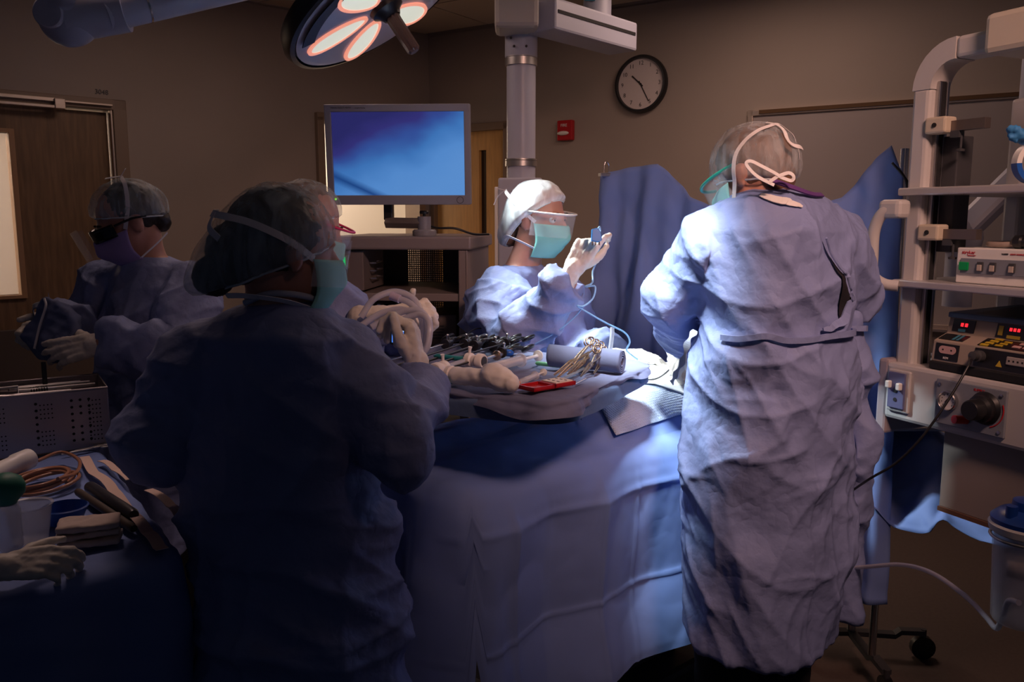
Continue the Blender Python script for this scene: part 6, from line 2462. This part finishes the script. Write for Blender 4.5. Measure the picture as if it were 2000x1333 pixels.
# ================================================================== HELD THINGS, TUBES AND CORDS
# clear tubing bundle held by A and B
tb = thing('tubing_bundle', 'coiled bundle of thick clear tubing held up between two gloved hands', 'tubing')
dd = 2.0
paths = [
    [(705, 620, 2.02), (730, 585, 2.03), (770, 570, 2.05), (805, 582, 2.05), (822, 610, 2.02), (826, 650, 1.98)],
    [(725, 640, 1.96), (770, 615, 1.98), (812, 606, 1.97), (832, 622, 1.95), (832, 665, 1.93), (822, 700, 1.93)],
    [(738, 650, 1.94), (780, 628, 1.95), (818, 615, 1.94), (838, 630, 1.92), (836, 672, 1.90), (826, 690, 1.90)],
    [(776, 583, 2.02), (800, 592, 2.01), (818, 612, 1.98), (826, 640, 1.95), (816, 690, 1.92)],
    [(700, 640, 2.00), (745, 612, 2.02), (790, 606, 2.00), (808, 630, 1.96), (812, 670, 1.92)],
]
for P_ in paths:
    mb = MB()
    mb.tube(spline([pt(*p) for p in P_], 10), 0.0078, 12)
    obj('tube', mb, M_tube, tb, smooth=60)
mb = MB()
c = pt(772, 581, 2.02)
d_ = (pt(800, 592, 2.01) - c).normalized()
mb.cyl(c - d_ * 0.012, c + d_ * 0.012, 0.0105, n=14)
obj('end_connector', mb, mat('lilac_clear', (0.62, 0.52, 0.66), 0.3), tb, smooth=40)

# small device with lit blue screen
dv = thing('handheld_display', 'small device with glowing blue screen between the gloved hands', 'device')
R_d = frame((0.15, 0.95, 0.25), (0.05, -0.3, 1)) @ Matrix.Rotation(0.0, 3, 'X')
Rv = Matrix((V3(1, 0.1, 0).normalized(), V3(0, 0.25, 1).normalized(), V3(0.1, -1, 0.25).normalized())).transposed()
c = pt(784, 652, 2.04)
mb = MB(mtx(Rv, c))
mb.box((0, 0, -0.008), (0.056, 0.052, 0.014))
obj('device_case', mb, M_dark, dv, smooth=0, bevel=0.004)
mb = MB(mtx(Rv, c))
mb.box((0, 0, 0.000), (0.046, 0.042, 0.002))
sn = obj('lit_screen', mb, mat('blue_screen', (0.02, 0.05, 0.2), 0.2, emit=((0.06, 0.20, 0.75), 1.2)), dv, smooth=0)
M_icon = mat('screen_icon', (0.5, 0.7, 1.0), 0.4, emit=((0.45, 0.65, 1.0), 1.2))
for x, y, w_, h_ in ((-0.002, 0.014, 0.030, 0.004), (-0.012, 0.007, 0.010, 0.005), (0.006, 0.006, 0.018, 0.003)):
    mb = MB(mtx(Rv, c))
    mb.box((x, y, 0.0014), (w_, h_, 0.001))
    obj('screen_line', mb, M_icon, sn, smooth=0)
for x in (-0.008, 0.007):
    mb = MB(mtx(Rv, c))
    mb.lathe([(0.0045, 0), (0.0045, 0.001), (0.001, 0.001)], 14, Matrix.Translation((x, -0.007, 0.001)))
    obj('screen_icon', mb, M_icon, sn, smooth=30)

# blue plug and its cord
pl = thing('blue_plug', 'flat bright blue plug with brass pins in a raised gloved hand', 'plug')
c = pt(1163, 461, 2.47)
Rp = Matrix((V3(1, 0.1, 0.0).normalized(), V3(0.0, 0.2, 1).normalized(), V3(0.1, -1, 0.2).normalized())).transposed()
M_plug = mat('plug_blue', (0.02, 0.22, 0.62), 0.4)
mb = MB(mtx(Rp, c))
mb.prism([(-0.014, -0.016), (0.006, -0.020), (0.018, -0.014), (0.014, 0.010), (0.004, 0.022), (-0.012, 0.018)], 0.010)
obj('plug_body', mb, M_plug, pl, smooth=0, bevel=0.002)
for x in (-0.010, 0.000, 0.010):
    mb = MB(mtx(Rp, c))
    mb.cyl((x, -0.017, 0.005), (x, -0.028, 0.005), 0.0018, n=8)
    obj('pin', mb, M_gold, pl, smooth=40)
M_cord = mat('cord_lightblue', (0.30, 0.55, 0.85), 0.4)
cp = [(1166, 450, 2.49), (1172, 447, 2.52), (1168, 500, 2.56), (1158, 530, 2.55), (1157, 552, 2.52), (1143, 560, 2.50), (1162, 560, 2.49), (1158, 583, 2.48), (1140, 598, 2.47), (1128, 598, 2.47), (1150, 612, 2.48), (1185, 632, 2.50), (1220, 650, 2.52), (1230, 668, 2.54), (1224, 684, 2.56), (1236, 696, 2.58), (1254, 708, 2.60)]
tag(obj('plug_cord', MB().tube(spline([pt(*p) for p in cp], 8), 0.0028, 8), M_cord, smooth=60), 'thin pale blue cord dangling from the raised plug to the table', 'cord')
cp = [pt(1140, 598, 2.47), pt(1120, 622, 2.50), pt(1085, 650, 2.52), pt(1045, 672, 2.54)]
tag(obj('second_cord', MB().tube(spline(cp, 8), 0.0022, 8), M_cord, smooth=60), 'pale cord curving across the lit sleeve towards the tray', 'cord')
tag(obj('drain_tube', MB().tube(spline([pt(1196, 640, 2.62), pt(1195, 660, 2.61), pt(1191, 690, 2.60)], 8), 0.0068, 12), M_tube, smooth=60), 'upright clear tube standing beside the resting gloved hand', 'tube')
tag(obj('suction_tube', MB().tube(spline([pt(1296, 640, 2.58), pt(1297, 665, 2.57), pt(1306, 690, 2.55), pt(1316, 712, 2.5)], 8), 0.0068, 12), M_tube, smooth=60), 'clear tube hanging below the surgeon\'s forearm', 'tube')
gz = MB()
for i in range(3):
    c0 = pt(1255 + 9 * i, 706 - 4 * (i % 2), 2.60)
    gz.tube(spline([c0 + V3(0.02 * math.cos(q), 0.016 * math.sin(q), 0.006 * math.sin(2 * q + i)) for q in [k * 0.7 for k in range(9)]], 5), 0.0028, 6)
tag(obj('gauze_cord_loop', gz, M_white, smooth=60), 'small loops of white cord on the table by the gloved hand', 'cord')
tag(obj('light_cable', MB().tube(spline([tsurf(0.78, 0.16, 0.024), tsurf(0.84, 0.14, 0.026), tsurf(0.95, 0.18, 0.028), tsurf(1.05, 0.24, 0.030), tsurf(1.16, 0.27, 0.035)], 10), 0.0026, 8), M_dark, smooth=60), 'dark cable curving over the glaring white field sheet', 'cable')

# packet held by the person at the door
pk_ = thing('sterile_packet', 'dark blue folded sterile packet held open by the person at the door', 'packet')
c = pt(104, 648, 2.40)
Rk2 = Matrix((V3(0.86, -0.35, -0.36).normalized(), V3(0.32, 0.1, 0.94).normalized(), V3(-0.25, -0.93, 0.2).normalized())).transposed()
Rk2 = Matrix((V3(0.80, -0.30, -0.52).normalized(), V3(0.50, 0.10, 0.86).normalized(), (V3(0.80, -0.30, -0.52).cross(V3(0.50, 0.10, 0.86))).normalized())).transposed()
mb = MB(mtx(Rk2, c))
mb.loft([[Vector((x * 0.072, y * 0.085, z)) for x, y in ((-1, -0.75), (0.2, -1), (1, -0.7), (1, 0.5), (0.55, 0.95), (-0.8, 0.9), (-1, 0.6))] for z in (-0.022, 0.022)])
me = crumple(fuse(mb, 0.005, 4), 0.010, 14, (1, 1, 1), 8.0)
link('packet_wrap', me, mat('packet_blue', (0.13, 0.16, 0.30), 0.7, bump=[(20, 0.3)]), pk_, smooth=180)
mb = MB(mtx(Rk2, c))
mb.tube(spline([(-0.055, 0.07, 0.030), (-0.035, 0.055, 0.033), (-0.020, 0.0, 0.034), (0.0, -0.06, 0.033)], 8), 0.0035, 8)
obj('white_tape', mb, M_tie, pk_, smooth=60)
mb = MB(mtx(Rk2, c))
mb.grid(lambda u, v: Vector((-0.07 - 0.035 * v + 0.01 * math.sin(u * 9), -0.06 + 0.13 * u, 0.01 - 0.03 * v + 0.012 * math.sin(u * 12))), 16, 6)
obj('torn_flap', mb, mat('packet_film', (0.10, 0.13, 0.25), 0.4), pk_, smooth=180, solid=0.0015)

# ================================================================== LEFT TABLE
LTZ = LZ + 0.006


def lz(px, py, up=0.0):
    return onz(px, py, LTZ) + V3(0, 0, up)


# sterilisation basket
bk = thing('sterilising_basket', 'perforated metal instrument basket on the left table', 'basket')
fr, fl = lz(217, 870), lz(-130, 914)
bx_ = (fl - fr)
BLn = bx_.length
bu = bx_.normalized()
bv = V3(bu.y, -bu.x, 0)
if bv.y < 0:
    bv = -bv
BH, BW = 0.155, 0.22
Rb = Matrix((-bu, bv, UP)).transposed()
Mb = mtx(Rb, fr)           # x to the right (negative inside), y backwards
M_bask = mat('basket_metal', (0.40, 0.36, 0.37), 0.38, 0.75)


def wallp(name, c, s):
    mb = MB(Mb)
    mb.box(c, s)
    return obj(name, mb, M_bask, bk, smooth=0, bevel=0.002)


fw = wallp('basket_front', (-BLn / 2, 0.0, BH / 2), (BLn, 0.003, BH))
rw = wallp('basket_side', (0.0, BW / 2, BH / 2), (0.003, BW, BH))
bw_ = wallp('basket_back', (-BLn / 2, BW, BH / 2), (BLn, 0.003, BH))
wallp('basket_floor', (-BLn / 2, BW / 2, 0.003), (BLn, BW, 0.003))
mb = MB(Mb)
mb.tube([(0.0, 0.0, BH), (0.0, BW, BH), (-BLn, BW, BH), (-BLn, 0.0, BH)], 0.0035, 8, closed=True)
obj('rim_wire', mb, M_bask, bk, smooth=60)
hol = MB(Mb)
rng = random.Random(4)


def hole(x, z, r):
    pl_ = [(r * math.cos(2 * math.pi * i / 10), r * math.sin(2 * math.pi * i / 10)) for i in range(10)]
    V = [(x + a_, -0.0021, z + b_) for a_, b_ in pl_]
    hol.add([Vector(v) for v in V], [tuple(range(10))])


for x in (-0.045, -0.065, -0.165, -0.270, -0.085):
    for k in range(7):
        if (k, x) in ((3, -0.065),):
            continue
        hole(x, 0.025 + k * 0.0175, 0.0036)
for x0 in (-0.020, -0.130, -0.235):
    for i in range(4):
        for k in range(10):
            if 4 <= k <= 5 and x0 < -0.1:
                continue
            hole(x0 - i * 0.0085, 0.022 + k * 0.0115, 0.0019)
ho = obj('perforations', hol, M_blackm, fw, smooth=0)
ho['kind'] = 'stuff'
# instruments inside the basket
for k, (x0, y0, x1, y1, z) in enumerate(((-0.02, 0.10, -0.20, 0.06, 0.150), (-0.03, 0.13, -0.22, 0.09, 0.152), (-0.05, 0.16, -0.25, 0.12, 0.149), (-0.08, 0.06, -0.26, 0.03, 0.146))):
    word = ('first', 'second', 'third', 'last')[k]
    mb = MB(Mb)
    mb.cyl((x0, y0, z), (x1, y1, z + 0.006), 0.004, n=10)
    mb.cyl((x0 - 0.10, y0 - 0.02, z - 0.002), (x1, y1, z + 0.006), 0.0065, n=10)
    tag(obj('steel_rod_instrument', mb, M_steelb, None, smooth=40), '%s slim steel rod from the right lying across the basket' % word, 'instrument', 'rods in the basket')
mb = MB(Mb)
mb.tube([(-0.20, 0.05, 0.10), (-0.20, 0.05, 0.170), (-0.34, 0.05, 0.165), (-0.34, 0.05, 0.10)], 0.004, 8)
tag(obj('wire_handle', mb, M_steelb, None, smooth=60), 'low wire handle standing up inside the basket front', 'handle')
mb = MB(Mb)
mb.tube([(-0.245, 0.17, 0.10), (-0.245, 0.17, 0.205), (-0.265, 0.17, 0.214), (-0.36, 0.17, 0.210), (-0.36, 0.17, 0.10)], 0.004, 8)
tag(obj('wire_handle', mb, M_steelb, None, smooth=60), 'tall wire handle at the left back of the basket', 'handle')
mb = MB(Mb)
mb.box((-0.135, 0.14, 0.180), (0.012, 0.008, 0.07))
tag(obj('black_bracket', mb, M_black, None, smooth=0, bevel=0.002), 'small black upright bracket rising from the basket', 'bracket')
mb = MB(Mb)
for i in range(7):
    mb.box((-0.17 + 0.006 * i, 0.085, 0.140), (0.003, 0.05, 0.035))
tag(obj('instrument_rack', mb, M_dark, None, smooth=0), 'dark toothed rack holding instruments in the basket', 'rack')
# flat steel clamps on the table in front of the basket
for k in range(3):
    a, b = lz(120 + 20 * k, 893 - 4 * k, 0.006), lz(212 - 4 * k, 872 + 1 * k, 0.006)
    mb = clamp_mesh(a, b, (0, 0, 1), (b - a).length, 0.001)
    tag(obj('steel_forceps', mb, M_steelb, None, smooth=60), '%s of three steel forceps lying along the foot of the basket' % ('front', 'middle', 'back')[k], 'forceps', 'forceps by the basket')

# coil of tan tubing with a white connector
co = thing('tubing_coil', 'coil of amber plastic tubing with a white connector on the left table', 'tubing')
c = lz(82, 950)
P_ = []
for i in range(150):
    t = i / 150 * 2 * math.pi * 5
    r = 0.058 + 0.006 * math.sin(t * 0.37) + 0.004 * math.sin(t * 1.3)
    P_.append(c + V3(0.012 * math.sin(t * 0.21), 0, 0) + V3(r * 0.95 * math.cos(t), r * 1.25 * math.sin(t), 0.005 + 0.0032 * (i / 150 * 5) + 0.004 * math.sin(t + 1)))
mb = MB()
mb.tube(P_, 0.0042, 8)
obj('coil', mb, mat('amber_tubing', (0.42, 0.20, 0.12), 0.25, alpha=0.85), co, smooth=60)
mb = MB()
q_ = [lz(115, 962, 0.03), lz(150, 940, 0.02), lz(155, 915, 0.02), lz(120, 903, 0.025), lz(75, 925, 0.03)]
mb.tube(spline(q_, 10), 0.0042, 8)
obj('loose_loop', mb, mat('amber_tubing', (0.42, 0.20, 0.12), 0.25, alpha=0.85), co, smooth=60)
mb = MB()
a, b = lz(0, 948, 0.03), lz(60, 925, 0.036)
mb.tube([a - (b - a) * 0.4, a, a.lerp(b, 0.5), a.lerp(b, 0.55), b], [0.020, 0.022, 0.022, 0.025, 0.024], 20)
obj('connector', mb, M_white, co, smooth=40)

# green bulb syringe standing in a clear cup
bs = thing('bulb_syringe', 'clear irrigation syringe with a dark green rubber bulb on top', 'syringe')
c = lz(22, 1078)
mb = MB(Matrix.Translation(c))
mb.lathe([(0.001, 0.0), (0.014, 0.001), (0.021, 0.010), (0.021, 0.078), (0.017, 0.090), (0.014, 0.094)], 24)
obj('barrel', mb, M_clear2, bs, smooth=40)
mb = MB(Matrix.Translation(c))
mb.lathe([(0.015, 0.088), (0.018, 0.094), (0.030, 0.108), (0.032, 0.122), (0.026, 0.136), (0.012, 0.144), (0.001, 0.146)], 28)
obj('rubber_bulb', mb, mat('green_rubber', (0.015, 0.19, 0.13), 0.5), bs, smooth=60)
cu = thing('plastic_cup', 'clear plastic cup standing beside the blue bowl', 'cup')
c = lz(60, 1056)
mb = MB(Matrix.Translation(c))
mb.lathe([(0.001, 0.0), (0.030, 0.0), (0.040, 0.066), (0.043, 0.068), (0.043, 0.070), (0.038, 0.068), (0.028, 0.003), (0.001, 0.003)], 32)
obj('cup_wall', mb, M_clear2, cu, smooth=40)
bl = thing('blue_bowl', 'small round blue plastic bowl behind the folded towels', 'bowl')
c = lz(128, 1020)
mb = MB(Matrix.Translation(c))
mb.lathe([(0.001, 0.0), (0.030, 0.0), (0.042, 0.030), (0.044, 0.031), (0.041, 0.033), (0.029, 0.004), (0.001, 0.004)], 32)
obj('bowl_wall', mb, mat('bowl_blue', (0.02, 0.08, 0.36), 0.35), bl, smooth=40)

# folded towels
M_towelw = mat('towel_cream', (0.62, 0.50, 0.44), 0.95, bump=[(180, 0.4), (30, 0.3)])
a, b = lz(88, 1078), lz(225, 1075)
tx = (b - a).normalized()
ty = V3(-tx.y, tx.x, 0)
Rt_ = Matrix((tx, ty, UP)).transposed()
for k, (dx, dy, rz) in enumerate(((0.0, 0.0, -0.10), (-0.006, 0.004, 0.06), (-0.004, 0.008, -0.04))):
    cc = a.lerp(b, 0.52) + ty * (0.040 + dy) + tx * dx + V3(0, 0, 0.008 + 0.0135 * k)
    R2_ = Rt_ @ Matrix.Rotation(rz + 0.35, 3, 'Z')
    mb = MB()
    hw, hd = 0.052, 0.034
    prof = [(-hd, -0.006), (hd - 0.006, -0.006), (hd, 0.0), (hd - 0.006, 0.006), (-hd, 0.006)]
    mb.prism(prof, 2 * hw, mtx(R2_ @ Matrix(((0, 0, 1), (1, 0, 0), (0, 1, 0))), cc - (R2_ @ V3(hw, 0, 0))))
    me = crumple(fuse(mb, 0.0035, 2), 0.0035, 24, (1, 1, 1), 3.0 + k)
    tag(link('folded_towel', me, M_towelw, None, smooth=180), '%s of three cream towels stacked by the gloved hand' % ('bottom', 'middle', 'top')[k], 'towel', 'folded cream towels')

# adhesive strips
M_strip = mat('strip_cream', (0.66, 0.48, 0.40), 0.8, bump=[(120, 0.2)])
strips = [([(165, 897), (180, 925), (215, 955), (240, 990), (275, 1030), (300, 1060), (318, 1084)], 0.022, 'longest cream adhesive strip curving along the left table'),
          ([(197, 905), (222, 920), (254, 945)], 0.017, 'short cream adhesive strip near the basket corner'),
          ([(290, 962), (330, 990), (350, 1015), (370, 1042)], 0.019, 'cream adhesive strip nearest the foreground gown')]
for P_, w_, lab in strips:
    mb = MB()
    Q_ = spline([lz(x, y, 0.006) for x, y in P_], 8)
    Q_ = [p + V3(0, 0, 0.005 * abs(math.sin(i * 0.35))) for i, p in enumerate(Q_)]
    mb.ribbon(Q_, w_, 0.0015, (0, 0, 1))
    tag(obj('adhesive_strip', mb, M_strip, None, smooth=0), lab, 'strip', 'adhesive strips on the left table')
# dark rolls
for pa, pb, r, m_, lab in (((152, 968), (262, 1042), 0.0085, mat('dark_brown_roll', (0.06, 0.04, 0.03), 0.6), 'thin dark brown rod lying beside the cream strip'),
                           ((175, 962), (262, 1020), 0.013, mat('black_film_roll', (0.03, 0.03, 0.04), 0.35), 'thick black film roll beside the thin brown rod')):
    A_, B_ = lz(*pa, r), lz(*pb, r)
    mb = MB()
    mb.tube([A_, A_.lerp(B_, 0.03), A_.lerp(B_, 0.97), B_], [r * 0.8, r, r, r * 0.8], 16)
    tag(obj('roll', mb, m_, None, smooth=40), lab, 'roll')

# ================================================================== SUCTION CANISTER AT THE RIGHT EDGE
sc2 = thing('suction_canister', 'clear suction canister with blue lid at the right edge', 'canister')
cc = pt(2008, 1030, 1.50)
MC2 = Matrix.Translation((cc.x, cc.y, 0))
zt = cc.z
mb = MB(MC2)
mb.lathe([(0.001, zt - 0.185), (0.046, zt - 0.185), (0.049, zt - 0.180), (0.057, zt - 0.01), (0.057, zt), (0.054, zt), (0.046, zt - 0.178), (0.001, zt - 0.180)], 36)
obj('jar', mb, M_clear2, sc2, smooth=40)
mb = MB(MC2)
mb.lathe([(0.058, zt - 0.012), (0.064, zt - 0.008), (0.066, zt + 0.004), (0.060, zt + 0.010)], 36)
obj('white_rim', mb, M_white, sc2, smooth=40)
mb = MB(MC2)
mb.lathe([(0.062, zt + 0.004), (0.063, zt + 0.016), (0.050, zt + 0.028), (0.030, zt + 0.034), (0.028, zt + 0.050), (0.016, zt + 0.052), (0.001, zt + 0.052)], 36)
lid_ = obj('blue_lid', mb, mat('lid_blue', (0.015, 0.07, 0.36), 0.3), sc2, smooth=40)
for ang in (200, 250, 300):
    q = math.radians(ang)
    p = V3(cc.x + 0.045 * math.cos(q), cc.y + 0.045 * math.sin(q), zt + 0.024)
    obj('port', MB().cyl(p, p + V3(0, 0, 0.022), 0.010, n=14), mat('lid_blue', (0.015, 0.07, 0.36), 0.3), lid_, smooth=40)
mb = MB(MC2)
mb.grid(lambda u, v: Vector((0.0525 * math.cos(math.radians(205 + 40 * u)), 0.0525 * math.sin(math.radians(205 + 40 * u)), zt - 0.085 + 0.032 * v)), 10, 2)
obj('paper_label', mb, mat('paper_label', (0.62, 0.56, 0.56), 0.8), sc2, smooth=180, solid=0.001)
# roller stand that carries the canister
rs_ = thing('canister_stand', 'dark roller stand carrying the suction canister at the right edge', 'stand')
px_, py_ = cc.x + 0.085, cc.y + 0.02
mb = MB()
mb.cyl((px_, py_, 0.07), (px_, py_, zt + 0.05), 0.013, n=14)
obj('post', mb, M_steelb, rs_)
mb = MB()
mb.tube([(cc.x + 0.0605 * math.cos(q), cc.y + 0.0605 * math.sin(q), zt - 0.02) for q in [2 * math.pi * i / 28 for i in range(28)]], 0.003, 8, closed=True)
obj('holder_ring', mb, M_steelb, rs_, smooth=60)
for k in range(5):
    q = 2 * math.pi * k / 5 + 0.3
    mb = MB()
    mb.tube([(px_, py_, 0.08), (px_ + 0.20 * math.cos(q), py_ + 0.20 * math.sin(q), 0.06)], 0.012, 10)
    obj('leg', mb, M_dark, rs_)
    mb = MB()
    e = V3(px_ + 0.20 * math.cos(q), py_ + 0.20 * math.sin(q), 0.027)
    mb.cyl(e - V3(0.01, 0, 0), e + V3(0.01, 0, 0), 0.027, n=16)
    obj('caster', mb, M_black, rs_)
# suction hose
tag(obj('suction_hose', MB().tube(spline([pt(1640, 1112, 2.20), pt(1690, 1108, 2.12), pt(1760, 1104, 2.0), pt(1820, 1120, 1.85), pt(1885, 1165, 1.68), pt(1925, 1205, 1.58), pt(1946, 1228, 1.52), pt(1958, 1205, 1.49), pt(1970, 1175, 1.47), pt(1990, 1178, 1.44)], 10), 0.0055, 10), M_tube, smooth=60),
    'clear suction hose arching from the surgeon towards the canister', 'hose')
